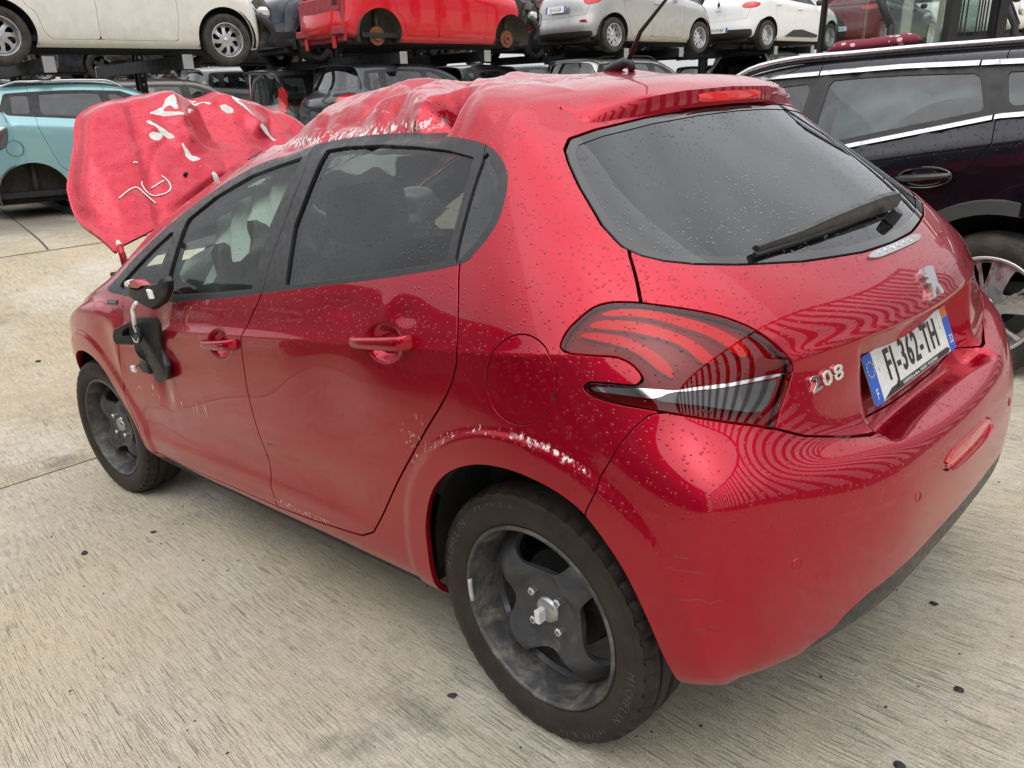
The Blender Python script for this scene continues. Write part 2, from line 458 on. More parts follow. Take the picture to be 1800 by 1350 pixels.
def m_glass(name, tint=(.35,.38,.40), drops=0.0, dscale=95, dirt=.08, refl=1.25, rough=0.0):
    """thin tinted pane: fresnel mirror over a transparent tint"""
    N = NT(name); P = N.obj(); g = N.geo()
    tr = N.n('BsdfTransparent', Color=(*tint, 1)); gl = N.n('BsdfGlossy', Color=(.95,.97,1,1), Roughness=.01+rough)
    fr = N.n('Fresnel', IOR=1.62)
    nz = N.n('SeparateXYZ'); N.t.links.new(g.outputs['Normal'], nz.inputs[0])
    if drops > 0:
        up = N.rng(nz.outputs[2], -.05, .15)
        h = N.math('MULTIPLY', drops_height(N, P, dscale, .42, .75), up)
        nm = N.bump(h, 1.0, drops/dscale)
        N.t.links.new(nm, gl.inputs['Normal']); N.t.links.new(nm, fr.inputs['Normal'])
        bead_mask = N.rng(h, .0, .02)  # pane tint is darkened inside each bead
        tc = N.mix(N.math('MULTIPLY', bead_mask, .55), (*tint, 1), (tint[0]*.35, tint[1]*.35, tint[2]*.36, 1)); N.t.links.new(tc, tr.inputs['Color'])
    df = N.n('BsdfDiffuse', Color=(.42,.41,.38,1))
    dm = N.math('MULTIPLY', N.rng(N.noise(P, 6, 3, .7), .35, .8), dirt)
    m1 = N.n('MixShader'); N.set(m1, 'i0', dm); N.t.links.new(tr.outputs[0], m1.inputs[1]); N.t.links.new(df.outputs[0], m1.inputs[2])
    m2 = N.n('MixShader'); N.set(m2, 'i0', N.math('MINIMUM', N.math('MULTIPLY', fr.outputs[0], refl), 1.0)); N.t.links.new(m1.outputs[0], m2.inputs[1]); N.t.links.new(gl.outputs[0], m2.inputs[2])
    N.t.links.new(m2.outputs[0], N.out.inputs['Surface'])
    return N.m

def m_rubber(name, col=(.028,.027,.026), dust=.35):
    N = NT(name); P = N.obj()
    f = N.math('MULTIPLY', N.rng(N.noise(P, 11, 6, .7), .42, .75), dust)
    c = N.mix(f, col, (.16,.13,.10))
    b = N.bsdf(Base_Color=c, Roughness=N.rng(f, 0, .5, .55, .85)); b.inputs['Specular IOR Level'].default_value = .3
    N.t.links.new(N.bump(N.noise(P, 260, 3), .35, .001), b.inputs['Normal'])
    return N.m

def m_steelwheel(name, dusty=False):
    N = NT(name); P = N.obj()
    d = N.rng(N.noise(P, 14, 5, .7, .6), *((.42, .80) if dusty else (.56, .95)))
    fine = N.rng(N.noise(P, 90, 4, .6), .45, .7)
    c = N.mix(d, (.060,.062,.067), N.mix(fine, (.20,.18,.145), (.33,.30,.24)))
    b = N.bsdf(Base_Color=c, Roughness=N.rng(d, 0, 1, .38, .8), Metallic=N.rng(d, 0, 1, .25, 0)); b.inputs['Specular IOR Level'].default_value = .4
    N.t.links.new(N.bump(N.noise(P, 120, 4), .3, .001), b.inputs['Normal'])
    return N.m

def m_lens(name, col, rough=.03, ribs=0.0):
    N = NT(name); P = N.obj()
    b = N.bsdf(Base_Color=(*col, 1), Roughness=rough); b.inputs['Coat Weight'].default_value = 1; b.inputs['Coat Roughness'].default_value = .02
    if ribs:
        w = N.n('TexWave', Scale=ribs, Distortion=0.); N.t.links.new(P, w.inputs['Vector'])
        N.t.links.new(N.bump(w.outputs[1], .5, .002), b.inputs['Normal'])
    return N.m

# ------------------------------------------------------------------ lettering and wheels
def text_mesh(s, size=1.0, extrude=.0, bevel=0.0, align='CENTER', sx=1.0, sp=1.0, res=2, bold=0.0):
    cu = bpy.data.curves.new('lettering', 'FONT'); cu.body = s; cu.size = size; cu.extrude = extrude; cu.bevel_depth = bevel
    cu.align_x = align; cu.align_y = 'CENTER'; cu.resolution_u = res; cu.space_character = sp; cu.offset = size*bold
    o = bpy.data.objects.new('lettering', cu); COL.objects.link(o)
    dg = bpy.context.evaluated_depsgraph_get(); me = bpy.data.meshes.new_from_object(o.evaluated_get(dg))
    bpy.data.objects.remove(o); bpy.data.curves.remove(cu)
    if sx != 1.0: me.transform(mathutils.Matrix.Diagonal((sx, 1, 1, 1)))
    return me

def basis(o, ex, ey, ez):
    m = mathutils.Matrix.Identity(4)
    for i in range(3): m[i][0] = ex[i]; m[i][1] = ey[i]; m[i][2] = ez[i]; m[i][3] = o[i]
    return m

def frame_at(o, right, normal):
    n = V(normal).normalized(); r = V(right); r = (r-n*r.dot(n)).normalized(); u = n.cross(r)
    return basis(o, r, u, n)

def text_arc(word, R, y, a_mid, size, ex, up_out=True, sp=1.05):
    """letters on a circle in the xz plane facing +y; a_mid angle (radians from +x towards +z). read from outside (+y): clockwise seen from +y"""
    bm = bmesh.new(); w = size*.72*sp; n = len(word)
    for i, ch in enumerate(word):
        if ch == ' ': continue
        off = (i-(n-1)/2)*w/R
        a = a_mid+off                      # looking along -y with x to the left: angle grows clockwise on screen
        if not up_out: a = a_mid-off
        rad = V((math.cos(a), 0, math.sin(a))); tan = V((-math.sin(a), 0, math.cos(a)))
        me = text_mesh(ch, size, ex, res=1)
        r, u = (tan, rad) if up_out else (-tan, -rad)
        nrm = r.cross(u)
        m = basis(rad*R+V((0, y, 0)), r, u, nrm)
        me.transform(m); bm.from_mesh(me); bpy.data.meshes.remove(me)
    me = bpy.data.meshes.new('lettering'); bm.to_mesh(me); bm.free(); return me

def tyre_mesh(R=.311, rim=.2225, width=.195, n=180, tread=True, name='tyre'):
    """axis y, outer face +y; tread ribs and shoulder cuts are real"""
    h = width/2; s = R-rim
    prof = [(h*.80, rim-.004), (h*.88, rim+.004), (h*.955, rim+s*.18), (h*1.0, rim+s*.42), (h*.985, rim+s*.62), (h*.955, rim+s*.70), (h*.945, rim+s*.705), (h*.90, rim+s*.86), (h*.83, R-.0105), (h*.76, R-.0055),
            (h*.62, R-.003), (h*.50, R-.0022), (h*.485, R-.009), (h*.425, R-.009), (h*.41, R-.0015), (h*.10, R), (h*.075, R-.008), (-h*.075, R-.008), (-h*.10, R)]
    prof = prof+[(-o, r) for o, r in prof[::-1] if (o, r) not in ((h*.10, R), (h*.075, R-.008))][0:0]
    left = [(o, r) for o, r in prof if o > 0]; full = left+[(-o, r) for o, r in left[::-1]]
    v = []; f = []; P = len(full)
    for k in range(n):
        a = 2*math.pi*k/n
        for (o, r) in full:
            rr = r; aa = a
            if tread and r > R-.012:
                if k % 4 == 0 and abs(o) > h*.5: rr = r-.008*min(1, (abs(o)/h-.5)*8)
                aa = a+.10*(abs(o)/h-.5)*(1 if o > 0 else -1)
            elif tread and r > rim+s*.84 and k % 4 == 0: rr = r-.004; aa = a+.10*(abs(o)/h-.5)*(1 if o > 0 else -1)
            v.append((rr*math.cos(aa), o, rr*math.sin(aa)))
    for k in range(n):
        k2 = (k+1) % n
        for i in range(P-1): f.append((k*P+i, k*P+i+1, k2*P+i+1, k2*P+i))
    me = mesh_from(name, v, f, True); me.set_sharp_from_angle(angle=math.radians(38)); return me

def polar_shell(rs, n, yf):
    v = []; t = []; m = len(rs)
    for r in rs:
        for k in range(n):
            a = 2*math.pi*k/n; v.append((r*math.cos(a), yf(r, a), r*math.sin(a)))
    for i in range(m-1):
        for k in range(n):
            a, b, c, d = i*n+k, i*n+(k+1) % n, (i+1)*n+(k+1) % n, (i+1)*n+k
            t += [(a, c, b), (a, d, c)]
    v = np.array(v); t = np.array(t); nn = np.zeros_like(v); fn = np.cross(v[t[:,1]]-v[t[:,0]], v[t[:,2]]-v[t[:,0]])
    for k in range(3): np.add.at(nn, t[:, k], fn)
    nn /= np.linalg.norm(nn, axis=1)[:, None]+1e-12
    if nn[:,1].mean() < 0: nn = -nn; t = t[:, ::-1]
    return Shell(v, nn, t)

def wheel_openings(kind, n):
    out = []
    for k in range(n):
        a0 = 2*math.pi*k/n+(0 if kind != 'rose' else .2)
        if kind == 'steel4':
            P = [(.098,0),(.110,.30),(.142,.50),(.176,.53),(.193,.36),(.196,0),(.193,-.36),(.176,-.53),(.142,-.50),(.110,-.30)]
        elif kind == 'round':
            P = [(.135+.014*math.cos(q), .014*math.sin(q)/.135) for q in np.linspace(0, 2*math.pi, 10, endpoint=False)]
        elif kind == 'cover':
            P = [(.085,.05),(.12,.16),(.165,.20),(.178,.05),(.17,-.12),(.12,-.10),(.085,-.05)]
        elif kind == 'spoke':
            w = math.pi/n*.62
            P = [(.075,0),(.10,w*.55),(.165,w*.9),(.183,w*.8),(.187,0),(.183,-w*.8),(.165,-w*.9),(.10,-w*.55)]
        else:
            w = math.pi/n*.60
            P = [(.08,.06),(.11,w*.7+.03),(.160,w+.10),(.182,w*.6+.12),(.180,-w*.5+.10),(.150,-w+.08),(.11,-w*.7)]
        P = [(r*math.cos(a0+a), r*math.sin(a0+a)) for r, a in P]
        out.append(spl(P, 3, True))
    return out

_wheel_cache = {}
def wheel(name, parent, kind, nholes, mats, R=.311, rimR=.2225, width=.195, detail=True, discy=-.02, nbolt=4):
    """wheel with axis y and outer face +y at the origin plane of the tyre centre; returns the root (a part)"""
    key = (kind, nholes, R, rimR, width, detail)
    if key not in _wheel_cache:
        ty = tyre_mesh(R, rimR, width, 180 if detail else 72, detail)
        h = width/2
        m = MB(); s = rimR/.2225
        m.lathe([(h*.86, rimR), (h*.90, rimR-.003), (h*.885, rimR-.010*s), (h*.80, rimR-.011*s), (h*.70, rimR-.015*s), (h*.50, rimR-.019*s), (-h*.3, rimR-.034*s), (-h*.9, rimR-.030*s)], 72 if detail else 36)
        rim = m.build('rim_barrel', mats['rim'], None, smooth=True); rme = rim.data; bpy.data.objects.remove(rim)
        k4 = nholes
        def yf(r, a):
            q = r/s
            c = math.cos(k4*a)
            if kind == 'steel4':
                if q < .078: y = .030-.006*max(0, 1-abs(q-.055)/.012)*0
                elif q < .12: y = .030+(.046-.030)*math.sin((q-.078)/.042*math.pi/2)
                else: y = .046-.050*((q-.12)/.080)**1.5
                y += .010
                y += (-.013*c)*max(0, min(1, (q-.07)/.05))*max(0, min(1, (.20-q)/.04))
            else:
                y = .040-.9*q*q if kind != 'round' else (.045 if q < .09 else .045-.25*(q-.09))
            return y
        rs = [r*s for r in np.linspace(.020, .2015 if kind == 'steel4' else .1905 if kind != 'cover' else .205, 26 if detail else 12)]
        sh = polar_shell(rs, 120 if detail else 48, yf)
        for P in wheel_openings(kind, nholes):
            if s != 1: P = P*s
            _, sh = sh.split(poly_sd(P)(sh.v[:, [0, 2]]))
        do = sh.to_obj('disc', mats['disc'], None, flange=.014 if detail else .006, lip=.001); dme = do.data; bpy.data.objects.remove(do)
        m = MB()
        if kind in ('steel4', 'round'):
            m.lathe([(.036, .034), (.046, .032), (.050, .025), (.052, .010), (.052, .001)], 28)
        else: m.lathe([(.040, .032), (.046, .028), (.047, .001)], 20)
        co_ = m.build('hub_cap', mats['hub'], None, smooth=True); cme = co_.data; bpy.data.objects.remove(co_)
        bme = None
        if nbolt:
            m = MB(); m.lathe([(-.004, .0105), (.010, .0105), (.0125, .0085), (.0125, .005), (.006, .005), (.006, .0001)], 6)
            b_ = m.build('wheel_bolt', mats['bolt'], None); bme = b_.data; bpy.data.objects.remove(b_)
        # dark brake behind
        m = MB(); m.lathe([(-.02, .001), (-.02, .12), (-.06, .125), (-.06, .001)], 40)
        d_ = m.build('brake_drum', mats['dark'], None, auto=40); brm = d_.data; bpy.data.objects.remove(d_)
        _wheel_cache[key] = (ty, rme, dme, cme, bme, brm)
    ty, rme, dme, cme, bme, brm = _wheel_cache[key]
    root = obj(name, ty if not ty.materials else ty, None, parent)
    if not ty.materials: ty.materials.append(mats['tyre'])
    for nm, me in (('rim', rme), ('disc', dme), ('hub_cap', cme), ('brake_drum', brm)):
        obj(nm, me, None, root)
    if bme is not None and detail:
        for k in range(nbolt):
            a = math.pi/4+2*math.pi*k/nbolt+math.radians(3)
            o = obj('wheel_bolt', bme, None, root); o.location = (.054*math.cos(a), .043, .054*math.sin(a))
    return root

# ------------------------------------------------------------------ yard frame: the racks stand level while the slab under the red car falls away
G_P, G_R, G_H = math.radians(-20), math.radians(-1.5), 1.25
_Mg = cam_axes(math.pi/2, G_P, G_R); G_ROT = CAM_M.T @ _Mg; G_O = np.array(CAM_POS)-G_ROT @ np.array([0, 0, G_H])
def g2w(r, f, h): return G_ROT @ np.array([r, f, h])+G_O
GA = math.radians(40); G_FW = (math.cos(GA), math.sin(GA)); G_LF = (-math.sin(GA), math.cos(GA))
def gline(t, s=0.): return (-5.5+G_FW[0]*t+G_LF[0]*s, 9.6+G_FW[1]*t+G_LF[1]*s)
def gmat(t, s, h, turn=0.0, tilt=0.0):
    """frame with x along the rack row, y away from the camera, z up"""
    r, f = gline(t, s); o = g2w(r, f, h); a = GA+turn
    x = G_ROT @ np.array([math.cos(a), math.sin(a), tilt]); x /= np.linalg.norm(x); z = G_ROT[:, 2]; y = np.cross(z, x); y /= np.linalg.norm(y); z = np.cross(x, y)
    return basis(o, x, y, z)
H2 = lambda t: 1.63+.020*t          # shelf the upper cars' wheels hang at (tyre bottom)
H1 = lambda t: -.02+.016*t

def ground_z(x, y):
    up = G_ROT[:, 2]; zg = G_O[2]-((x-G_O[0])*up[0]+(y-G_O[1])*up[1])/up[2]-.02
    w = sstep(3.0, 8.0, x+.10*np.maximum(0, -y-1))
    return np.maximum(zg, 0)*w

BROOM = math.radians(4)
def build_ground():
    gx = np.concatenate([[-160,-80,-40,-22,-14,-10], np.linspace(-8, 16, 97), [18,22,28,40,70,120,220]]); gy = np.concatenate([[-220,-120,-60,-40,-28,-20], np.linspace(-16, 10, 53), [12,16,24,40,80,160]])
    X, Y = np.meshgrid(gx, gy, indexing='ij'); Z = ground_z(X, Y); nx, ny = X.shape
    v = np.stack([X.ravel(), Y.ravel(), Z.ravel()], 1); idx = np.arange(nx*ny).reshape(nx, ny)
    f = np.stack([idx[:-1,:-1].ravel(), idx[1:,:-1].ravel(), idx[1:,1:].ravel(), idx[:-1,1:].ravel()], 1)
    N = NT('brushed_concrete'); P = N.pos()
    # broom finish runs along a diagonal of the slab
    br = N.scale(P, (1.0, 1.0, 0.0), (0,0,0), (0, 0, BROOM)); wob = N.n('VectorMath', _operation='ADD'); N.set(wob, 'i0', br)
    ws = N.n('VectorMath', _operation='SCALE'); wn = N.n('TexNoise', Scale=1.3, Detail=2.0); N.t.links.new(br, wn.inputs['Vector']); N.set(ws, 'i0', wn.outputs['Color']); ws.inputs['Scale'].default_value = .02; N.set(wob, 'i1', ws.outputs[0])
    st = N.noise(N.scale(wob.outputs[0], (6.0, 400.0, 1.0)), 1.0, 3, .8)          # long thin strokes
    st2 = N.noise(N.scale(wob.outputs[0], (30.0, 620.0, 1.0)), 1.0, 2, .6)
    grain = N.noise(P, 170, 4, .8); mid = N.noise(P, 24, 5, .75); big = N.noise(P, .75, 5, .6, .4); pits = N.voro(P, 150)
    near = N.n('SeparateXYZ'); N.t.links.new(P, near.inputs[0])
    c = N.mix(N.rng(big, .36, .66), (.49,.42,.30), (.57,.525,.435))
    c = N.mix(N.math('MULTIPLY', N.rng(N.noise(P, 2.1, 6, .7), .50, .72), .65), c, (.33,.285,.20))
    pale = N.rng(N.noise(N.scale(P, 1, (4,2,0)), 1.1, 4, .6), .50, .66)
    c = N.mix(N.math('MULTIPLY', pale, .7), c, (.69,.66,.59))
    c = N.mix(N.rng(mid, .40, .66, 0, .42), c, (.25,.22,.17))
    c = N.mix(N.rng(N.noise(N.scale(P, 1, (1.5,6,0)), .55, 4, .6), .45, .60, 0, .62), c, (.52,.43,.28))
    groove = N.math('MULTIPLY', N.math('MULTIPLY', N.rng(st, .45, .33), N.rng(st2, .60, .42, .2, 1.0)), N.rng(N.noise(P, 1.7, 3), .35, .62, .35, 1.0))
    c = N.mix(N.math('MULTIPLY', groove, .42), c, (.10,.085,.065))
    c = N.mix(N.rng(grain, .45, .70, 0, .55), c, (.78,.75,.68)); c = N.mix(N.rng(grain, .44, .28, 0, .45), c, (.10,.085,.062))
    pc = N.n('SeparateColor'); N.t.links.new(pits.outputs['Color'], pc.inputs[0])
    pit = N.math('MULTIPLY', N.rng(pits.outputs['Distance'], .22, .12), N.math('GREATER_THAN', pc.outputs[0], .955)); c = N.mix(N.math('MULTIPLY', pit, .8), c, (.035,.032,.03))
    # the next slab is an older, browner pour
    c = N.mix(N.math('MULTIPLY', N.math('MULTIPLY', N.rng(near.outputs[0], 3.17, 3.19), N.rng(N.noise(P, .8, 4, .6), .30, .62, .25, 1.0)), .62), c, N.mix(1.0, c, (.66,.57,.43), 'MULTIPLY'))
    # oil drips and tyre film
    oil = N.math('MULTIPLY', N.rng(N.noise(N.scale(P, 1, (7,3,0)), 1.6, 5, .7), .62, .74), .55); c = N.mix(oil, c, (.085,.08,.07))
    # darker stained slab further off, at the foot of the racks
    far = N.math('MULTIPLY', N.rng(near.outputs[0], 7.6, 9.0), N.rng(N.noise(P, .9, 5, .6), .30, .5)); c = N.mix(N.math('MULTIPLY', far, .8), c, N.mix(mid, (.075,.072,.066), (.17,.165,.15)))
    b = N.bsdf(Base_Color=c, Roughness=N.rng(mid, .3, .7, .70, .92)); b.inputs['Specular IOR Level'].default_value = .3
    h = N.math('ADD', N.math('MULTIPLY', groove, -.7), N.math('ADD', N.math('MULTIPLY', grain, .55), N.math('MULTIPLY', pit, -1.5)))
    N.t.links.new(N.bump(h, 1.0, .006), b.inputs['Normal'])
    g = obj('ground', mesh_from('ground', v, f, True), N.m); tag(g, kind='structure')
    # saw-cut joints between slabs, as shallow dark fillets lying in the surface
    jm = m_plain('joint_filler', (.055,.05,.045), .9, noise=.4, nscale=9, space='world')
    for a, b_, wd in (((3.22,12,0), (3.16,.2,0), .010), ((7.4,-.50), (14.5,-1.68), .02), ((3.2,-9), (3.2,-.4), .010), ((-6,3.9), (3.2,3.85), .010), ((7.2,6), (7.5,-6), .014)):
        m = MB(); a, b_ = np.array(a[:2], float), np.array(b_[:2], float); n = 24; d = b_-a; d /= np.linalg.norm(d); e = np.array([-d[1], d[0]])*wd/2; pts = []
        for k in range(n+1):
            c_ = a+(b_-a)*k/n
            for sgn in (-1, 1): q = c_+sgn*e; pts.append((q[0], q[1], float(ground_z(q[0], q[1]))+.003))
        m.add(pts, [(2*k, 2*k+2, 2*k+3, 2*k+1) for k in range(n)]); tag(m.build('slab_joint', jm), kind='structure')

build_ground()

# ------------------------------------------------------------------ smooth body skin from a net of section points
def cc_limit_solve(verts, faces, boundary_fixed=True):
    """control points whose Catmull-Clark limit surface goes through verts"""
    n = len(verts); L = np.zeros((n, n)); nb = [set() for _ in range(n)]; fc = [[] for _ in range(n)]; ec = {}
    for q in faces:
        for k in range(4):
            a, b, c, d = q[k], q[(k+1) % 4], q[(k+2) % 4], q[(k+3) % 4]
            nb[a] |= {b, d}; fc[a].append(c)
            key = (min(a, b), max(a, b)); ec[key] = ec.get(key, 0)+1
    bn = [[] for _ in range(n)]
    for (a, b), c in ec.items():
        if c == 1: bn[a].append(b); bn[b].append(a)
    for i in range(n):
        if bn[i]:
            if len(fc[i]) == 1 or len(bn[i]) != 2: L[i, i] = 1
            else:
                L[i, i] = 4/6
                for j in bn[i]: L[i, j] += 1/6
        else:
            k = len(nb[i]); w = k*(k+5)
            L[i, i] = k*k/w
            for j in nb[i]: L[i, j] += 4/w
            for j in fc[i]: L[i, j] += 1/w
    V0 = np.array(verts, float)
    # damped solve keeps the skin from rippling
    return .35*V0+.65*np.linalg.solve(L, V0)

def subsurf(verts, faces, tags, levels):
    me = bpy.data.meshes.new('cage'); me.from_pydata([tuple(v) for v in verts], [], faces)
    for _ in range(20): me.materials.append(None)
    me.polygons.foreach_set('material_index', tags)
    bm = bmesh.new(); bm.from_mesh(me); bmesh.ops.recalc_face_normals(bm, faces=bm.faces); bm.to_mesh(me); bm.free()
    o = bpy.data.objects.new('cage', me); COL.objects.link(o)
    md = o.modifiers.new('s', 'SUBSURF'); md.levels = levels; md.render_levels = levels; md.use_limit_surface = True; md.quality = 6
    md.boundary_smooth = 'PRESERVE_CORNERS'
    dg = bpy.context.evaluated_depsgraph_get(); ev = o.evaluated_get(dg); m2 = ev.to_mesh()
    nv = len(m2.vertices); co = np.empty(nv*3); m2.vertices.foreach_get('co', co); co = co.reshape(-1, 3)
    nf = len(m2.polygons); lv = np.empty(nf*4, int); m2.polygons.foreach_get('vertices', lv); q = lv.reshape(-1, 4)
    mi = np.empty(nf, int); m2.polygons.foreach_get('material_index', mi)
    ev.to_mesh_clear(); bpy.data.objects.remove(o); bpy.data.meshes.remove(me)
    return co, q, mi

def quad_normals(co, q):
    d1 = co[q[:,2]]-co[q[:,0]]; d2 = co[q[:,3]]-co[q[:,1]]; fn = np.cross(d1, d2)
    n = np.zeros_like(co)
    for k in range(4): np.add.at(n, q[:, k], fn)
    return n/(np.linalg.norm(n, axis=1)[:, None]+1e-12)

T_SIDE, T_REAR, T_FRONT, T_TOP = 0, 1, 2, 3

def body_net(side, rear, front, cap, levels=3):
    """side: list of columns, each a list of row points (front to rear, left side y>0)
    rear: columns from the rear corner to the centre (first one is the corner column, last y=0)
    front: columns from the front corner to the centre (last y=0)
    cap: for every side column a list of points from just inside the roof edge to the centre (y=0)
    returns full mirrored Shell with tags"""
    wrap = front[::-1]+side+rear            # centre front -> left side -> centre rear
    ncol = len(wrap); nrow = len(wrap[0]); nf = len(front); nr = len(rear)
    verts = []; tags = []; faces = []; vid = {}
    def vadd(p):
        key = (round(p[0], 5), round(p[1], 5), round(p[2], 5))
        if key not in vid: vid[key] = len(verts); verts.append(tuple(p))
        return vid[key]
    def mir(p): return (p[0], -p[1], p[2])
    for mrr in (False, True):
        g = (lambda p: mir(p)) if mrr else (lambda p: tuple(p))
        W = [[vadd(g(p)) for p in c] for c in wrap]
        for i in range(ncol-1):
            tg = T_FRONT if i < nf-1 else (T_REAR if i >= ncol-nr else T_SIDE)
            for j in range(nrow-1):
                faces.append((W[i][j], W[i+1][j], W[i+1][j+1], W[i][j+1])); tags.append(tg)
        # cap: columns = front corner, side..., rear corner
        nk = len(cap[0])
        top = [w[-1] for w in W]
        colF = [top[nf-1-k] for k in range(nf)]           # corner -> centre
        colR = [top[ncol-nr+k] for k in range(nr)]
        grid = [colF]
        for ci, c in enumerate(cap): grid.append([top[nf+ci]]+[vadd(g(p)) for p in c])
        grid.append(colR)
        for a, b in zip(grid[:-1], grid[1:]):
            for k in range(nk):
                faces.append((a[k], b[k], b[k+1], a[k+1])); tags.append(T_TOP)
    ctrl = cc_limit_solve(verts, faces)
    co, q, mi = subsurf(ctrl, faces, tags, levels)
    nrm = quad_normals(co, q)
    # outward check
    c = co.mean(0)
    if ((co-c)*nrm).sum() < 0: q = q[:, ::-1]; nrm = -nrm
    t = np.vstack([q[:, [0,1,2]], q[:, [0,2,3]]])
    return co, nrm, q, mi

def interp_tab(tab, x):
    xs = [r[0] for r in tab]; out = []
    for k in range(1, len(tab[0])):
        out.append(float(np.interp(x, xs, [r[k] for r in tab])))
    return out

# ---- the red hatchback
def hero_net():
    #          x     r9 belt        r10            r11            r12 edge
    U = {2.85: ((.785,.735), (.80,.715), (.812,.69), (.822,.655)),
         2.60: ((.860,.775), (.878,.757), (.892,.735), (.903,.700)),
         2.30: ((.905,.802), (.940,.782), (.972,.742), (1.005,.685)),
         2.00: ((.905,.812), (1.00,.765), (1.095,.713), (1.142,.665)),
         1.70: ((.925,.815), (1.06,.762), (1.195,.69), (1.245,.63)),
         1.35: ((.955,.815), (1.12,.748), (1.285,.668), (1.345,.595)),
         1.00: ((.992,.812), (1.165,.738), (1.345,.65), (1.412,.57)),
         .70: ((1.025,.808), (1.195,.73), (1.368,.64), (1.435,.56)),
         .40: ((1.062,.80), (1.215,.722), (1.362,.632), (1.435,.55))}
    def cr_tab(T):
        ks = sorted(T); 
        def f(x):
            i = max(0, min(len(ks)-2, next((k for k in range(len(ks)-1) if ks[k] <= x <= ks[k+1]), 0)))
            a, b, c, d = (np.array(T[ks[min(max(i+q, 0), len(ks)-1)]], float) for q in (-1, 0, 1, 2)); t = (x-ks[i])/(ks[i+1]-ks[i])
            return .5*((2*b)+(-a+c)*t+(2*a-5*b+4*c-d)*t*t+(-a+3*b-3*c+d)*t**3)
        return f
    XS = (2.85, 2.60, 2.30, 2.00, 1.70, 1.35, 1.17, 1.00, .85, .70, .55, .40)
    _u = cr_tab(U); U = {x: [tuple(r) for r in _u(x)] for x in XS}
    # lower rows: (z, y) for each station
    lower = [(.245,.775), (.30,.828), (.42,.838), (.54,.847), (.64,.853), (.70,.855), (.76,.856), (.82,.856), (.885,.850), (.94,.835)]
    def low(x, belt):
        out = []
        for k, (z, y) in enumerate(lower):
            z2 = z
            crest = .80+.10*(1.7-x)/1.6 if x < 2.0 else .79
            if k >= 5:      # spread rows 5..9 between .70 and the belt, crest follows the handle line
                zz = [.70, .70+(crest-.70)*.42, .70+(crest-.70)*.80, crest+.025, crest+.45*(belt-crest)]
                z2 = zz[k-5]
                if x > 2.2:
                    zz = [.60+(belt-.60)*t for t in (.15,.35,.55,.75,.9)]; z2 = zz[k-5]
            if k == 4 and x > 2.2: z2 = .60
            f = 0.0
            f += .010*math.exp(-((x+.0)/.42)**2)*(1 if 2 <= k <= 6 else .3)     # rear arch swell
            f += .006*math.exp(-((x-2.5)/.40)**2)*(1 if 2 <= k <= 6 else .3)
            tp = 0.0
            if x > 2.4: tp = -.38*(x-2.4)**2*(1.0 if k > 1 else 1.1)
            if x > 1.9 and k <= 2: tp -= .006
            out.append((x, y+f+tp, z2))
        return out
    side = []; cap = []
    for x in XS:
        c = low(x, U[x][0][0])
        c += [(x, y, z) for z, y in U[x]]
        side.append(c)
    # column in front of the rear corner: leans forward above the belt
    sr = [(-.08,.795,.27), (-.08,.836,.32), (-.08,.856,.43), (-.08,.866,.54), (-.08,.869,.64), (-.08,.868,.70), (-.08,.866,.762),
          (-.08,.862,.83), (-.08,.852,.915), (-.075,.832,.985), (-.04,.778,1.09), (.05,.702,1.225), (.115,.628,1.345), (.15,.555,1.415)]
    sm = [(.16,.785,.255), (.16,.832,.305), (.16,.848,.425), (.16,.857,.54), (.16,.862,.64), (.16,.863,.70), (.16,.862,.755),
          (.16,.860,.82), (.16,.852,.905), (.16,.836,.975), (.16,.789,1.082), (.215,.715,1.222), (.255,.632,1.357), (.28,.553,1.428)]
    side += [sm, sr]
    R = [
     [(-.33,.79,.29), (-.365,.832,.335), (-.37,.842,.43), (-.37,.846,.54), (-.37,.845,.64), (-.365,.838,.715), (-.355,.825,.77), (-.34,.806,.825),
      (-.315,.785,.90), (-.28,.752,.975), (-.19,.697,1.10), (-.05,.632,1.235), (.055,.572,1.343), (.10,.515,1.395)],
     [(-.47,.68,.30), (-.50,.75,.34), (-.51,.76,.43), (-.515,.765,.54), (-.51,.757,.65), (-.507,.738,.712), (-.483,.688,.766), (-.455,.645,.826),
      (-.437,.628,.908), (-.40,.60,.983), (-.29,.572,1.092), (-.12,.525,1.23), (.015,.485,1.348), (.075,.45,1.402)],
     [(-.545,.45,.31), (-.592,.46,.345), (-.61,.46,.43), (-.62,.46,.54), (-.61,.46,.64), (-.575,.45,.703), (-.527,.45,.724), (-.512,.45,.80),
      (-.497,.45,.905), (-.463,.44,.972), (-.37,.43,1.06), (-.185,.395,1.21), (-.02,.37,1.354), (.045,.34,1.411)],
     [(-.565,.25,.315), (-.612,.25,.35), (-.632,.25,.43), (-.643,.25,.54), (-.636,.25,.632), (-.61,.25,.675), (-.557,.25,.697), (-.532,.25,.79),
      (-.546,.25,.896), (-.51,.245,.963), (-.43,.24,1.035), (-.235,.215,1.196), (-.043,.20,1.361), (.025,.185,1.418)],
     [(-.57,0,.315), (-.615,0,.35), (-.637,0,.43), (-.65,0,.54), (-.643,0,.63), (-.62,0,.668), (-.565,0,.686), (-.538,0,.785),
      (-.563,0,.893), (-.53,0,.955), (-.455,0,1.026), (-.255,0,1.19), (-.053,0,1.363), (.015,0,1.42)]]
    F = []
    for (xc, yc, dz) in ((3.05,.66,0), (3.17,.52,0), (3.24,.36,0), (3.28,.19,0), (3.295,0,0)):
        col = []
        zs = [.22,.26,.33,.40,.46,.51,.55,.59,.63,.66,.69,.715,.735,.755]
        for k, z in enumerate(zs):
            t = k/13; back = .06*max(0, t-.55)*4*t
            col.append((xc-.5*back*(1.0), yc*(1-.10*max(0, t-.5)), z+.015*(1-yc/.66)*t))
        F.append(col)
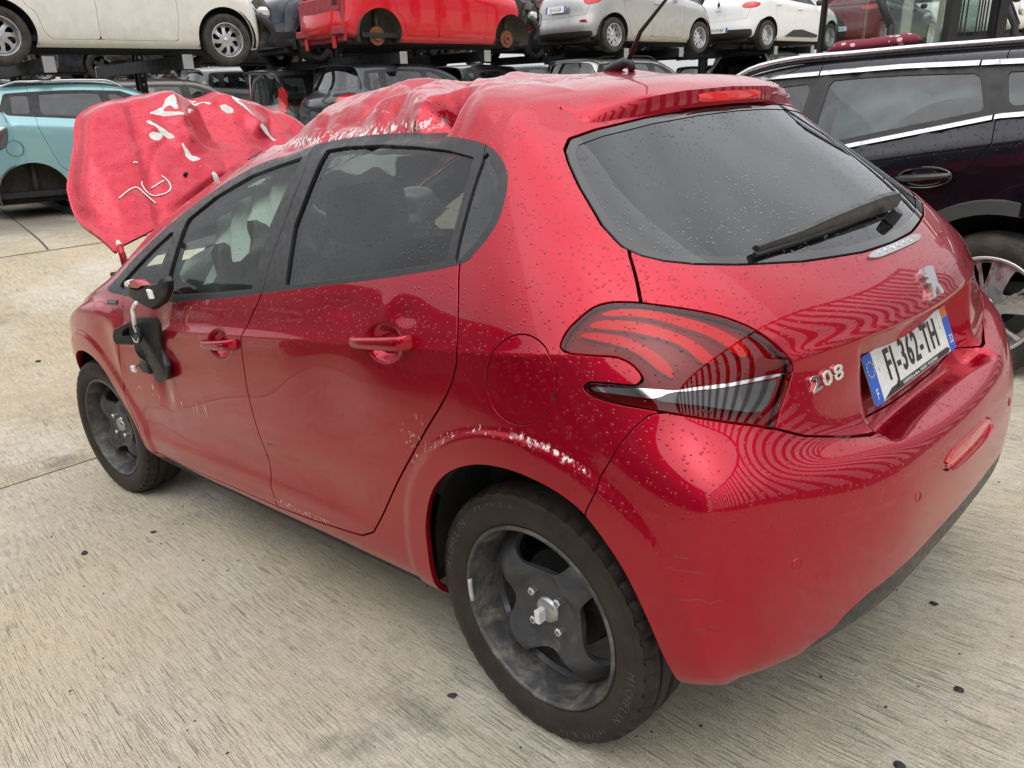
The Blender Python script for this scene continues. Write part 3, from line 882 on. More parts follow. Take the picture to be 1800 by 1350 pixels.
    def crown(x, ye, ze, ys, xs, zs):
        return [(a, b, c) for a, b, c in zip(xs, ys, zs)]
    CP = {2.85: ([2.86,2.88,2.90,2.91], [.54,.38,.20,0], [.845,.862,.872,.876]),
          2.60: ([2.62,2.66,2.70,2.71], [.58,.42,.22,0], [.925,.942,.952,.955]),
          2.30: ([2.36,2.45,2.53,2.56], [.60,.45,.24,0], [1.008,1.005,.998,.995]),
          2.00: ([2.05,2.14,2.22,2.25], [.585,.44,.235,0], [1.157,1.148,1.135,1.13]),
          1.70: ([1.74,1.82,1.90,1.93], [.55,.41,.22,0], [1.277,1.281,1.276,1.272]),
          1.35: ([1.38,1.43,1.48,1.50], [.52,.385,.205,0], [1.388,1.408,1.418,1.42]),
          1.00: ([1.00,1.00,1.00,1.00], [.49,.36,.19,0], [1.449,1.472,1.488,1.492]),
          .70: ([.70,.70,.70,.70], [.48,.35,.185,0], [1.464,1.484,1.496,1.50]),
          .40: ([.395,.385,.38,.375], [.47,.345,.18,0], [1.460,1.477,1.486,1.489])}
    cap = []; _c = cr_tab(CP)
    for x in XS:
        a, b, c = _c(x); cap.append([tuple(float(q) for q in r) for r in zip(a, b, c)])
    cap.append(list(zip([.265,.25,.24,.235], [.468,.343,.18,0], [1.450,1.463,1.471,1.474])))
    cap.append(list(zip([.145,.125,.115,.11], [.463,.342,.18,0], [1.430,1.443,1.450,1.453])))
    return side, R, F, cap

# ------------------------------------------------------------------ the wrecked red hatchback
F_SIDE = lambda v: v[:, [0, 2]]
F_REAR = lambda v: v[:, [1, 2]]
F_CORN = lambda v: np.stack([-(.65*v[:,0]+.76*v[:,1]), v[:,2]], 1)
F_PLAN = lambda v: v[:, [0, 1]]
def corn(p): return (-(.65*p[0]+.76*p[1]), p[2])

def renorm(v, q):
    return quad_normals(v, q)

# crushed roof: plan points (x, y, lift along the normal)
CRUSH = [(.02,.50,0),(.10,.40,0),(.16,.0,0),(.16,.58,0),(.10,.65,0),(.16,.62,0),(.22,.64,.0),(.22,.585,.010),
 (.367,.585,-.058),(.30,.50,.022),(.42,.62,-.020),(.46,.555,.016),(.50,.605,-.030),(.56,.50,.026),(.56,.57,-.016),(.62,.615,-.014),
 (.66,.53,.020),(.72,.58,-.020),(.78,.49,.026),(.82,.56,-.004),(.90,.60,-.020),(.95,.53,.024),(1.02,.57,-.012),
 (.30,.36,.004),(.28,.22,0),(.40,.42,.020),(.44,.30,.012),(.50,.36,-.014),(.56,.42,.030),(.60,.28,.012),(.66,.40,-.004),
 (.74,.38,.046),(.72,.26,.014),(.84,.42,.012),(.84,.28,.044),(.94,.40,.040),(.94,.25,.010),(1.0,.16,.044),(1.06,.34,.026),(1.10,.46,.006),
 (1.16,.24,.0),(1.16,.06,.012),(1.22,.40,-.02),(1.22,.54,-.012),(1.14,.60,-.010),(1.34,.30,-.035),(1.34,.0,-.03),(1.34,.52,-.02),(1.30,.63,0),(1.5,.60,0),(1.5,.66,0),
 (1.55,.3,-.02),(1.6,.0,-.015),(.72,0,.01),(.5,0,.0),(.9,0,.018),(1.8,.5,0),(1.8,0,0),(1.9,.7,0),(1.2,.70,0),(.9,.70,0),(.6,.70,0),(.3,.70,0),
 (1.0,-.2,.012),(.6,-.3,0),(1.2,-.2,-.01),(.9,-.5,0),(1.3,-.5,0),(.3,-.3,0),(1.7,-.5,0),(.3,-.6,0),(.9,-.66,0),(1.5,-.66,0),(0,-.5,0)]
_cr = random.Random(11)
for _k in range(70):
    _x, _y = .25+1.05*_cr.random(), -.05+.68*_cr.random(); _z = _cr.uniform(-.020, .020)*(1 if _y > .2 else .5)
    _w = sorted(((_x-a)**2+(_y-b)**2, c) for a, b, c in CRUSH)[:3]
    if _w[0][0] < .0012: continue
    CRUSH.append((_x, _y, sum(c/(d+1e-4) for d, c in _w)/sum(1/(d+1e-4) for d, c in _w)+_z))
def crush_field(P):
    pts = [mathutils.Vector((a, b)) for a, b, c in CRUSH]; dz = np.array([c for _, _, c in CRUSH])
    vo, eo, fo, ov, oe, of_ = mathutils.geometry.delaunay_2d_cdt(pts, [], [], 0, 1e-6)
    z = np.zeros(len(vo))
    for i, src in enumerate(ov): z[i] = dz[src[0]] if src else 0
    vo = np.array([tuple(p) for p in vo]); out = np.zeros(len(P))
    for f in fo:
        a, b, c = vo[f[0]], vo[f[1]], vo[f[2]]
        det = (b[0]-a[0])*(c[1]-a[1])-(c[0]-a[0])*(b[1]-a[1])
        if abs(det) < 1e-12: continue
        l1 = ((P[:,0]-a[0])*(c[1]-a[1])-(c[0]-a[0])*(P[:,1]-a[1]))/det
        l2 = ((b[0]-a[0])*(P[:,1]-a[1])-(P[:,0]-a[0])*(b[1]-a[1]))/det
        m = (l1 >= -1e-6) & (l2 >= -1e-6) & (l1+l2 <= 1+1e-6)
        out[m] = (z[f[0]]*(1-l1-l2)+z[f[1]]*l1+z[f[2]]*l2)[m]
    return out

def crush_smooth(P):
    """facets with slightly rounded folds"""
    o = 0
    for dx, dy in ((0,0), (.0025,.001), (-.0025,-.001), (.001,-.0025), (-.001,.0025)): o = o+crush_field(P+np.array([dx, dy]))
    return o/5

def hero_displace(co, nrm):
    x, y, z = co.T; ay = np.abs(y); d = np.zeros(len(co))
    up = (z > 1.12)
    # roof crush acts on the roof and the rail above the doors, not below the window heads
    w = sstep(1.335, 1.395, z)*up
    Pm = np.stack([x, y], 1)
    cf = np.zeros(len(co)); m = w > 0
    cf[m] = crush_smooth(Pm[m]); d += cf*w
    # small buckles
    nz = vnoise(np.stack([x*13, y*13, z*5], 1)); nz2 = vnoise(np.stack([x*31+7, y*31, z*9], 1))
    ww = w*sstep(.12, .4, x)*sstep(1.7, 1.2, x)*sstep(-.15, .25, y)
    d += ww*(.009*(np.abs(nz)-.3)+.005*(np.abs(nz2)-.3))
    # number plate recess in the tailgate
    rr = sstep(.350, .312, ay)*sstep(.890, .868, z)*sstep(.680, .704, z)*(x < -.42)
    d -= .050*rr
    # sharp lip over the recess
    d += .006*np.exp(-((z-.893)/.016)**2)*(x < -.40)*sstep(.60, .5, ay)
    # shoulder line through the handles
    crest = .832+.095*(1.7-x)/1.6
    s = (ay > .6)*sstep(2.2, 1.9, x)*sstep(-.34, -.2, x)
    t = z-crest
    d += s*.0055*np.where(t > 0, np.exp(-t/.020), np.exp(t/.045))
    # soft hollow along the lower doors
    s2 = (ay > .6)*sstep(2.15, 1.9, x)*sstep(.45, .75, x)
    d -= s2*.010*np.exp(-((z-(.47-.03*(x-1)))/.07)**2)
    d += s2*.005*np.exp(-((z-(.385-.02*(x-1)))/.022)**2)
    # wheel-arch flares
    for cx, cz, R in ((-.03, .345, .352), (2.47, .33, .352)):
        r = np.hypot(x-cx, z-cz); s3 = (ay > .6)
        d += s3*.0085*sstep(R+.085, R+.066, r)*sstep(.25, .4, z+.1)
    # handle cups
    for hx, hz in ((.365, .918), (1.195, .833)):
        e = np.hypot((x-hx)/.066, (z-hz)/.047); d -= (ay > .6)*.026*sstep(1.0, .55, e)
    # dents on the driver's door and wing, left side only
    L = (y > .6)
    def dent(cx, cz, rx, rz, a, ang=0):
        ca, sa = math.cos(ang), math.sin(ang); u = ((x-cx)*ca+(z-cz)*sa)/rx; v = (-(x-cx)*sa+(z-cz)*ca)/rz
        return L*a*np.exp(-(u*u+v*v))
    d -= dent(1.70, .72, .05, .14, .020, .25); d += dent(1.62, .73, .02, .15, .006, .2)
    d -= dent(1.98, .80, .10, .05, .012, .3); d -= dent(2.2, .78, .10, .06, .010); d += dent(2.08, .72, .03, .10, .006)
    d -= dent(.62, .72, .16, .13, .007); d -= dent(1.30, .55, .2, .12, .004); d -= dent(.55, .985, .10, .03, .004)
    d -= dent(.30, .985, .05, .022, .004); d += dent(.36, .99, .02, .03, .004)
    d += L*.0010*vnoise(np.stack([x*5.0, y*0, z*5.0], 1))*sstep(1.0, .9, z)*(x > .1)
    return co+nrm*d[:, None]

O = {
'dlo': [(2.227,.932),(1.988,.925),(1.73,.920),(1.165,.971),(.958,.995),(.646,1.030),(.34,1.066),(.146,1.095),(.106,1.120),(.082,1.146),(.066,1.180),(.066,1.214),(.075,1.252),(.095,1.283),(.129,1.311),(.174,1.332),(.248,1.348),(.36,1.364),(.474,1.375),(.598,1.382),(.725,1.383),(.839,1.378),(1.025,1.357),(1.195,1.334),(1.469,1.266),(1.734,1.176),(2.016,1.062),(2.15,.985)],
'fglass': [(1.651,.948),(1.30,.976),(1.019,1.002),(.984,1.168),(.892,1.350),(1.02,1.335),(1.174,1.314),(1.399,1.258),(1.581,1.190),(1.60,1.14)],
'fqglass': [(2.10,.952),(1.96,.945),(1.80,.939),(1.745,.99),(1.665,1.150),(1.78,1.118),(1.90,1.068),(2.02,1.010)],
'rglass': [(.838,1.020),(.488,1.061),(.19,1.099),(.188,1.212),(.192,1.308),(.286,1.328),(.40,1.343),(.548,1.357),(.70,1.363),(.786,1.360),(.852,1.168)],
'qglass': [(.166,1.106),(.133,1.120),(.104,1.147),(.088,1.183),(.088,1.226),(.103,1.262),(.133,1.290),(.164,1.304)],
'gapB': [(.855,1.37),(.864,1.298),(.904,1.182),(.94,1.079),(.958,.996),(1.014,.923),(1.046,.878),(1.056,.84),(1.060,.80),(1.075,.703),(1.076,.593),(1.078,.492),(1.085,.392),(1.092,.306)],
'gapC': [(.171,1.34),(.160,1.28),(.150,1.20),(.146,1.10),(.128,1.035),(.116,.992),(.106,.94),(.112,.892),(.152,.825),(.231,.738),(.316,.645),(.392,.562),(.480,.458),(.555,.375)],
'doorbot': [(2.10,.292),(1.709,.295),(1.098,.308),(.843,.322),(.62,.345)],
'doorF': [(2.10,.292),(2.115,.40),(2.125,.53),(2.06,.70),(2.03,.80),(2.02,.90)],
'archR': [(.325,.20),(.322,.30),(.31,.406),(.295,.48),(.246,.576),(.173,.645),(.08,.688),(-.016,.703),(-.111,.694),(-.194,.665),(-.247,.619),(-.297,.551),(-.332,.475),(-.360,.396),(-.378,.335),(-.392,.20)],
'archF': [(2.10,.18),(2.112,.29),(2.123,.359),(2.151,.441),(2.185,.509),(2.224,.579),(2.28,.637),(2.364,.672),(2.478,.681),(2.60,.655),(2.70,.60),(2.775,.52),(2.82,.42),(2.84,.18)],
'light': [(-.156,.822,.960),(-.162,.807,.983),(-.177,.790,1.002),(-.195,.766,1.021),(-.219,.746,1.028),(-.253,.722,1.026),(-.282,.702,1.020),(-.325,.669,1.008),(-.364,.637,.994),(-.398,.610,.977),(-.429,.584,.954),(-.455,.562,.924),(-.470,.546,.898),(-.475,.542,.881),(-.477,.550,.863),(-.476,.575,.830),(-.474,.601,.801),(-.474,.620,.786),(-.458,.656,.800),(-.402,.743,.830),(-.335,.793,.850),(-.278,.817,.860),(-.236,.829,.870),(-.217,.832,.881),(-.214,.830,.891),(-.226,.824,.897),(-.273,.807,.894),(-.301,.794,.891),(-.311,.785,.897),(-.309,.781,.906),(-.294,.781,.922),(-.276,.784,.933),(-.256,.791,.940),(-.217,.808,.943),(-.178,.822,.946),(-.161,.824,.952)],
'glassR': [(-.06,1.363),(0,1.363),(.157,1.361),(.329,1.353),(.477,1.338),(.546,1.325),(.576,1.304),(.594,1.278),(.620,1.231),(.654,1.158),(.661,1.119),(.650,1.101),(.626,1.087),(.584,1.075),(.504,1.061),(.35,1.042),(.147,1.028),(0,1.026),(-.06,1.026)],
'tgate': [(-.06,.688),(0,.688),(.131,.689),(.272,.697),(.371,.705),(.443,.72),(.554,.754),(.62,.786),(.70,.86),(.74,.96),(.706,1.030),(.664,1.102),(.62,1.16),(.3,1.2),(-.06,1.2)],
'flap': [(-.067,.976),(-.009,.948),(.02,.879),(-.005,.816),(-.070,.799),(-.132,.834),(-.154,.898),(-.126,.954)],
}
O['light'] = [corn(p) for p in O['light']]
BUMP = [corn(p) for p in [(-.20,.86,.20),(-.214,.860,.653),(-.256,.854,.727),(-.288,.839,.784),(-.309,.820,.817),(-.334,.797,.843)]]+[corn(p) for p in [(-.402,.743,.845),(-.458,.656,.81),(-.474,.620,.786),(-.5,.554,.754),(-.533,.443,.72),(-.55,.371,.705),(-.559,.272,.697),(-.566,.131,.689),(-.566,0,.688)]]+[(.9,.688),(.9,.1),corn((-.20,.86,.1))]
CLAWS = [[(500,320),(600,300),(760,310),(900,340),(1050,385),(1150,430),(1230,480),(1265,540),(1220,550),(1150,500),(1050,440),(900,390),(760,350),(620,335),(510,335)],
 [(430,380),(520,360),(700,375),(860,420),(980,475),(1060,540),(1090,580),(1020,585),(960,530),(880,480),(760,445),(620,415),(500,405),(430,395)],
 [(370,430),(480,432),(600,450),(700,490),(780,540),(840,590),(870,650),(850,665),(760,600),(700,550),(600,500),(480,470),(380,445)]]

def cutg(sh, frame, poly, gap, mask=None, sdf=None):
    d = (sdf or poly_sd(poly))(frame(sh.v))
    if mask is not None: d = np.where(mask(sh.v), d, np.abs(d)+1)
    a, _ = sh.split(d+gap/2); _, b = sh.split(d-gap/2)
    return a, b

def smooth_loop(P, n=4): return spl(P, n, True)
def smooth_line(P, n=4): return spl(P, n, False)

def cut_half(H):
    """H: half body with y>=0. returns dict of panels"""
    R = {}
    top = H.sub(H.tag == T_TOP); r = H.sub(H.tag != T_TOP)
    _, r = cutg(r, F_SIDE, smooth_line(O['archR'], 5), 0, lambda v: v[:,1] > .5)
    _, r = cutg(r, F_SIDE, smooth_line(O['archF'], 5), 0, lambda v: (v[:,1] > .4) & (v[:,0] > 1.8))
    rear = lambda v: v[:,0] < .12
    R['light'], r = cutg(r, F_CORN, smooth_loop(O['light'], 3), .005, lambda v: (v[:,0] < -.1) & (v[:,2] > .6))
    R['rglass'], r = cutg(r, F_REAR, O['glassR'], .005, rear)
    R['tailgate'], r = cutg(r, F_REAR, O['tgate'], .005, lambda v: v[:,0] < -.1)
    R['bumper'], r = cutg(r, F_CORN, BUMP, .0035, lambda v: (v[:,0] < .0))
    side = lambda v: v[:,1] > .45
    R['flap'], r = cutg(r, F_SIDE, smooth_loop(O['flap'], 6), .004, side)
    dlo, r = cutg(r, F_SIDE, smooth_loop(O['dlo'], 3), .001, side)
    gb = smooth_line(O['gapB'], 3); gc = smooth_line(O['gapC'], 3); db = smooth_line(O['doorbot'], 2); df = smooth_line(O['doorF'], 3)
    rd = np.vstack([gb, db[(db[:,0] < 1.09)], gc[::-1]])
    fd = np.vstack([gb[::-1], [(.86,1.5),(2.3,1.5)], df[::-1], db[(db[:,0] > 1.1)]])
    R['door_r'], r = cutg(r, F_SIDE, rd, .0072, lambda v: (v[:,1] > .45) & (v[:,2] < 1.16))
    R['door_f'], r = cutg(r, F_SIDE, fd, .0065, lambda v: (v[:,1] > .45) & (v[:,2] < 1.05) & (v[:,0] > .9))
    R['side'], R['wing'] = None, None
    lo, hi = r.split(line_sd([(2.10,.10),(2.06,.29),(2.10,.292),(2.125,.53),(2.06,.70),(2.03,.80),(2.02,.90),(2.25,.97),(2.33,1.02),(2.4,1.2)])(F_SIDE(r.v)))
    a, b = lo, hi
    # the piece with larger x is the wing
    R['wing'], R['side'] = (a, b) if a.v[:,0].mean() > b.v[:,0].mean() else (b, a)
    # glazing
    g, frame = {}, dlo
    for k, n in (('fglass', 3), ('fqglass', 3), ('rglass', 3), ('qglass', 4)):
        P = O[k]; poly = spl(P, 1, True) if k in ('fglass', 'rglass') else spl(P, n, True)
        g[k], frame = cutg(frame, F_SIDE, poly, 0)
    R.update({'pane_'+k: v for k, v in g.items()})
    fa, rest = cutg(frame, F_SIDE, np.vstack([gb, [(3,.2),(3,1.6),(.85,1.6)]]), .004)
    fb, fc = cutg(rest, F_SIDE, np.vstack([gc, [(2,.3),(2,1.6),(.17,1.6)]]), .004)
    R['frame_f'], R['frame_r'], R['frame_q'] = fa, fb, fc
    # roof / windscreen / bonnet opening
    ws = np.vstack([spl([(1.30,.565),(1.345,.48),(1.385,.25),(1.395,0)], 4), [(1.395,-.1),(2.545,-.1)], spl([(2.545,0),(2.51,.25),(2.42,.47),(2.345,.60),(2.29,.655)], 4), spl([(2.0,.632),(1.7,.597),(1.45,.575)], 2)])
    R['screen'], t2 = cutg(top, F_PLAN, ws, .004)
    R['bonnet_hole'], roof = t2.split(line_sd([(2.545,-.3),(2.545,0),(2.51,.25),(2.42,.47),(2.345,.60),(2.27,.70),(2.2,.85)])(F_PLAN(t2.v)))
    if R['bonnet_hole'].v[:,0].mean() < roof.v[:,0].mean(): R['bonnet_hole'], roof = roof, R['bonnet_hole']
    R['roof'] = roof
    return R

def half_of(co, nrm, q, mi, left=True):
    sg = 1 if left else -1
    t = np.vstack([q[:, [0,1,2]], q[:, [0,2,3]]]); tg = np.concatenate([mi, mi])
    c = co.copy(); n = nrm.copy()
    if not left: c[:,1] *= -1; n[:,1] *= -1; t = t[:, ::-1]
    keep = c[t][:, :, 1].mean(1) > 0
    S = Shell(c, n, t[keep], tg[keep]); return S.sub(np.ones(len(S.t), bool))

def fair(co, q, w, n):
    """a few rounds of neighbour averaging where w > 0: takes ripples out of the skin"""
    e = np.unique(np.sort(np.vstack([q[:, [0,1]], q[:, [1,2]], q[:, [2,3]], q[:, [3,0]]]), 1), axis=0)
    act = (w[e] > 0).any(1); e = e[act]; deg = np.zeros(len(co)); np.add.at(deg, e[:,0], 1); np.add.at(deg, e[:,1], 1); co = co.copy()
    for _ in range(n):
        acc = np.stack([np.bincount(e[:,0], co[e[:,1], k], len(co))+np.bincount(e[:,1], co[e[:,0], k], len(co)) for k in range(3)], 1)
        m = deg > 0; avg = co.copy(); avg[m] = acc[m]/deg[m][:, None]; co += (avg-co)*(.6*w*(deg >= 4))[:, None]
    return co

def build_hero():
    co, nrm, q, mi = body_net(*hero_net(), levels=4)
    co = fair(co, q, sstep(-.08, -.2, co[:,0])*sstep(1.30, 1.18, co[:,2]), 26); nrm = quad_normals(co, q)
    co = hero_displace(co, nrm); nrm = quad_normals(co, q)
    Lp = cut_half(half_of(co, nrm, q, mi, True)); Rp = cut_half(half_of(co, nrm, q, mi, False))
    root = tag(empty('red_hatchback'), 'crashed red five-door hatchback with crushed roof and raised bonnet, in front of everything', 'car')
    # materials -----------------------------------------------------------
    RED = (.40, .0004, .018)
    def chips(N, P):
        s = N.n('SeparateXYZ'); N.t.links.new(P, s.inputs[0]); x, y, z = s.outputs
        def band(v, c, w): return N.rng(N.math('ABSOLUTE', N.math('SUBTRACT', v, c)), w, w*.35)
        r = N.n('VectorMath', _operation='LENGTH'); cmb = N.n('CombineXYZ'); N.set(cmb, 'i0', N.math('ADD', x, .03)); N.set(cmb, 'i2', N.math('SUBTRACT', z, .345)); N.set(r, 'i0', cmb.outputs[0])
        fine = N.noise(N.scale(P, (1.0, 1.0, .45)), 95, 3, .7); mid = N.noise(P, 11, 3)
        leftside = N.rng(y, .5, .55)
        # along the rear arch crease
        m1 = N.math('MULTIPLY', band(r.outputs['Value'], .432, .013), N.math('MULTIPLY', N.rng(z, .62, .68), N.rng(x, -.265, -.20)))
        m1 = N.math('MULTIPLY', m1, N.rng(fine, .60, .63)); m1 = N.math('MULTIPLY', m1, N.rng(mid, .46, .54))
        m1b = N.math('MULTIPLY', N.math('MULTIPLY', band(x, .285, .055), band(z, .70, .075)), N.rng(fine, .63, .66))
        m1c = N.math('MULTIPLY', N.math('MULTIPLY', N.math('MULTIPLY', band(r.outputs['Value'], .432, .006), N.math('MULTIPLY', N.rng(x, -.03, -.10), N.rng(x, -.235, -.22))), N.rng(z, .5, .6)), N.math('MULTIPLY', N.rng(fine, .47, .52), N.rng(mid, .40, .46)))
        # scrapes across the doors
        m2 = N.math('MULTIPLY', N.math('MULTIPLY', band(N.math('ADD', z, N.math('MULTIPLY', N.math('SUBTRACT', x, 1.7), -.03)), .59, .030), N.rng(x, 1.35, 1.45)), N.rng(N.noise(N.scale(P, (1, 1, .12)), 70, 2), .66, .69))
        m2 = N.math('MULTIPLY', m2, N.rng(x, 2.02, 1.98))
        m3 = N.math('MULTIPLY', N.math('MULTIPLY', band(z, .335, .012), N.math('MULTIPLY', N.rng(x, .75, .8), N.rng(x, 1.15, 1.1))), N.rng(fine, .58, .62))
        # bumper-corner scores, seen dark
        # roof rail and roof ridges
        st = N.noise(N.scale(P, (1.0, .22, .5), (0,0,0), (0,0,.5)), 90, 3, .7)
        m4 = N.math('MULTIPLY', N.math('MULTIPLY', N.rng(z, 1.372, 1.384), N.rng(z, 1.412, 1.398)), N.math('MULTIPLY', N.rng(x, .38, .46), N.rng(x, 1.5, 1.3)))
        m4 = N.math('MULTIPLY', m4, N.rng(st, .52, .56))
        g = N.n('NewGeometry'); pt = N.rng(g.outputs['Pointiness'], .525, .56)
        m5 = N.math('MULTIPLY', N.math('MULTIPLY', N.math('MULTIPLY', pt, N.rng(z, 1.41, 1.43)), N.math('MULTIPLY', N.rng(x, .42, .5), N.rng(x, 1.4, 1.3))), N.rng(N.noise(P, 28, 4, .7), .44, .52))
        t = m1
        for k in (m1b, m1c, m2, m3, m4): t = N.math('MAXIMUM', t, k)
        return N.math('MAXIMUM', N.math('MULTIPLY', t, leftside), m5)
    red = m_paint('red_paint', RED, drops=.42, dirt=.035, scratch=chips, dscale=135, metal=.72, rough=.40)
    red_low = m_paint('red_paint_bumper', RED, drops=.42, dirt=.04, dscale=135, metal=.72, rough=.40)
    black = m_plain('black_trim', (.022,.023,.025), .42, noise=.35, nscale=30, bump=.0006, bscale=300)
    rubber = m_plain('rubber_seal', (.010,.010,.010), .55)
    gside = m_glass('side_window_glass', (.50,.51,.52), drops=.30, dscale=150, dirt=.02, refl=.85)
    gfront = m_glass('front_window_glass', (.80,.92,.87), drops=.10, dscale=150, dirt=.05, refl=.55)
    grear = m_glass('rear_window_glass', (.035,.036,.040), drops=.40, dscale=130, dirt=.03, refl=1.15)
    chrome = m_plain('chrome', (.78,.79,.80), .08, 1.0)
    dark = m_plain('interior_black', (.018,.018,.019), .75, noise=.2)
    grey = m_plain('interior_grey', (.10,.10,.105), .85, noise=.3, nscale=60)
    liner = m_plain('arch_liner', (.035,.034,.032), .85, noise=.6, nscale=14, bump=.003, bscale=60)
    # panels --------------------------------------------------------------
    def mir(s): return s.mirror()
    def pair(key, name, mat, flange=.014, sides='LR', off=0.0, par=root):
        out = []
        if 'L' in sides: out.append(Lp[key].offset(off).to_obj(name, mat, par, flange=flange))
        if 'R' in sides: out.append(mir(Rp[key].offset(off)).to_obj(name, mat, par, flange=flange))
        return out
    def both(key): return Lp[key].join(mir(Rp[key]))
    roof = both('roof').to_obj('roof_panel', red, root, flange=.010); roof['label'] = 'crushed red roof with sharp folds and scraped ridges'
    tail = both('tailgate').to_obj('tailgate', red_low, root, flange=.014)
    bump = both('bumper')
    # dark lower valance cut from the bumper
    val = [(-.62,.352),(-.56,.37),(-.54,.39),(-.48,.412),(-.37,.425),(-.2,.432),(0,.434),(.2,.432),(.37,.425),(.48,.412),(.54,.39),(.56,.37),(.62,.352),(.7,.1),(-.7,.1)]
    vp, bp = cutg(bump, F_REAR, val, .002, lambda v: v[:,0] < -.45)
    bo = bp.to_obj('rear_bumper', red_low, root, flange=.02); vo = vp.offset(-.002).to_obj('lower_valance', black, root, flange=.02)
    for o in pair('side', 'rear_quarter', red): pass
    d_r = pair('door_r', 'rear_door', red); d_f = pair('door_f', 'front_door', red)
    d_f[0]['label'] = 'dented driver door with the broken mirror hanging on it'
    for o in pair('wing', 'front_wing', red): pass
    pair('flap', 'fuel_flap', red, sides='L', off=-.0008)
    pair('flap', 'quarter_patch', red, sides='R')
    for key, i in (('frame_f', 0), ('frame_r', 1)):
        for s, o in zip('LR', pair(key, 'window_frame', black, .012, par=root)): o.parent = (d_f if i == 0 else d_r)[0 if s == 'L' else 1]
    for s, o in zip('LR', pair('frame_q', 'quarter_trim', black, .012)): pass
    for key, par, mt in (('pane_fglass', d_f, gfront), ('pane_fqglass', d_f, gfront), ('pane_rglass', d_r, gside)):
        for s, o in zip('LR', pair(key, 'window_pane', mt, 0, off=-.008)): o.parent = par[0 if s == 'L' else 1]
    pair('pane_qglass', 'quarter_pane', m_glass('quarter_glass', (.03,.03,.032), drops=.3, dscale=110), 0, off=-.006)
    rg = both('rglass').offset(-.003).to_obj('rear_window', grear, root, flange=.004)
    # black printed border of the rear window
    ring = both('rglass').offset(-.0012); inner = np.array(O['glassR']); full = np.vstack([inner, (inner*[-1, 1])[::-1]])
    d = poly_sd(full)(F_REAR(ring.v)); _, ring = ring.split(d+.015)
    ring.to_obj('window_border', m_plain('glass_border', (.008,.008,.009), .06, coat=.6), rg)
    # windscreen, cracked
    def m_cracked():
        N = NT('cracked_windscreen'); P = N.obj()
        e = N.voro(N.scale(P, (1, 1, 1)), 26, 'DISTANCE_TO_EDGE'); e2 = N.voro(P, 75, 'DISTANCE_TO_EDGE')
        dens = N.rng(N.noise(P, 3.0, 3), .44, .60)
        cr = N.math('MAXIMUM', N.math('MULTIPLY', N.rng(e.outputs['Distance'], .035, .0), .8), N.math('MULTIPLY', N.rng(e2.outputs['Distance'], .12, .0), dens))
        cr = N.math('MAXIMUM', N.math('MULTIPLY', cr, N.rng(dens, 0, .6, .25, 1)), N.rng(N.noise(P, 5, 3), .35, .65, .40, .85))
        tr = N.n('BsdfTransparent', Color=(.78,.90,.85,1)); df = N.n('BsdfDiffuse', Color=(.72,.86,.81,1)); gl = N.n('BsdfGlossy', Color=(1,1,1,1), Roughness=.05)
        tl = N.n('BsdfTranslucent', Color=(.75,.90,.84,1)); ad = N.n('MixShader'); ad.inputs[0].default_value = .6
        N.t.links.new(df.outputs[0], ad.inputs[1]); N.t.links.new(tl.outputs[0], ad.inputs[2])
        m1 = N.n('MixShader'); N.set(m1, 'i0', cr); N.t.links.new(tr.outputs[0], m1.inputs[1]); N.t.links.new(ad.outputs[0], m1.inputs[2])
        fr = N.n('Fresnel', IOR=1.5); m2 = N.n('MixShader'); N.t.links.new(fr.outputs[0], m2.inputs[0]); N.t.links.new(m1.outputs[0], m2.inputs[1]); N.t.links.new(gl.outputs[0], m2.inputs[2])
        N.t.links.new(m2.outputs[0], N.out.inputs['Surface']); return N.m
    scr = both('screen')
    sx = scr.v[:,0]; sag = .10*np.exp(-((sx-1.66)/.24)**2)*np.exp(-((scr.v[:,1]-.22)/.30)**2)+.02*vnoise(scr.v*9)*np.exp(-((sx-1.7)/.4)**2)
    scr = Shell(scr.v-scr.n*sag[:, None], scr.n, scr.t, scr.tag); so = scr.to_obj('windscreen', m_cracked(), root); so['label'] = 'shattered green-tinted windscreen'
    # tail lights ----------------------------------------------------------
    lens = m_glass('tail_light_lens', (.78,.11,.13), drops=.35, dscale=130, dirt=.0, refl=.62)
    lred = m_lens('tail_light_red', (.95,.02,.03), .25); ldark = m_plain('tail_light_housing', (.30,.010,.018), .3)
    lclear = m_lens('tail_light_clear', (.03,.028,.03), .1); lrefl = m_lens('tail_light_reflex', (.35,.004,.008), .2)
    lbrt = m_plain('tail_light_bulb_red', (.95,.01,.012), .3, emis=None)
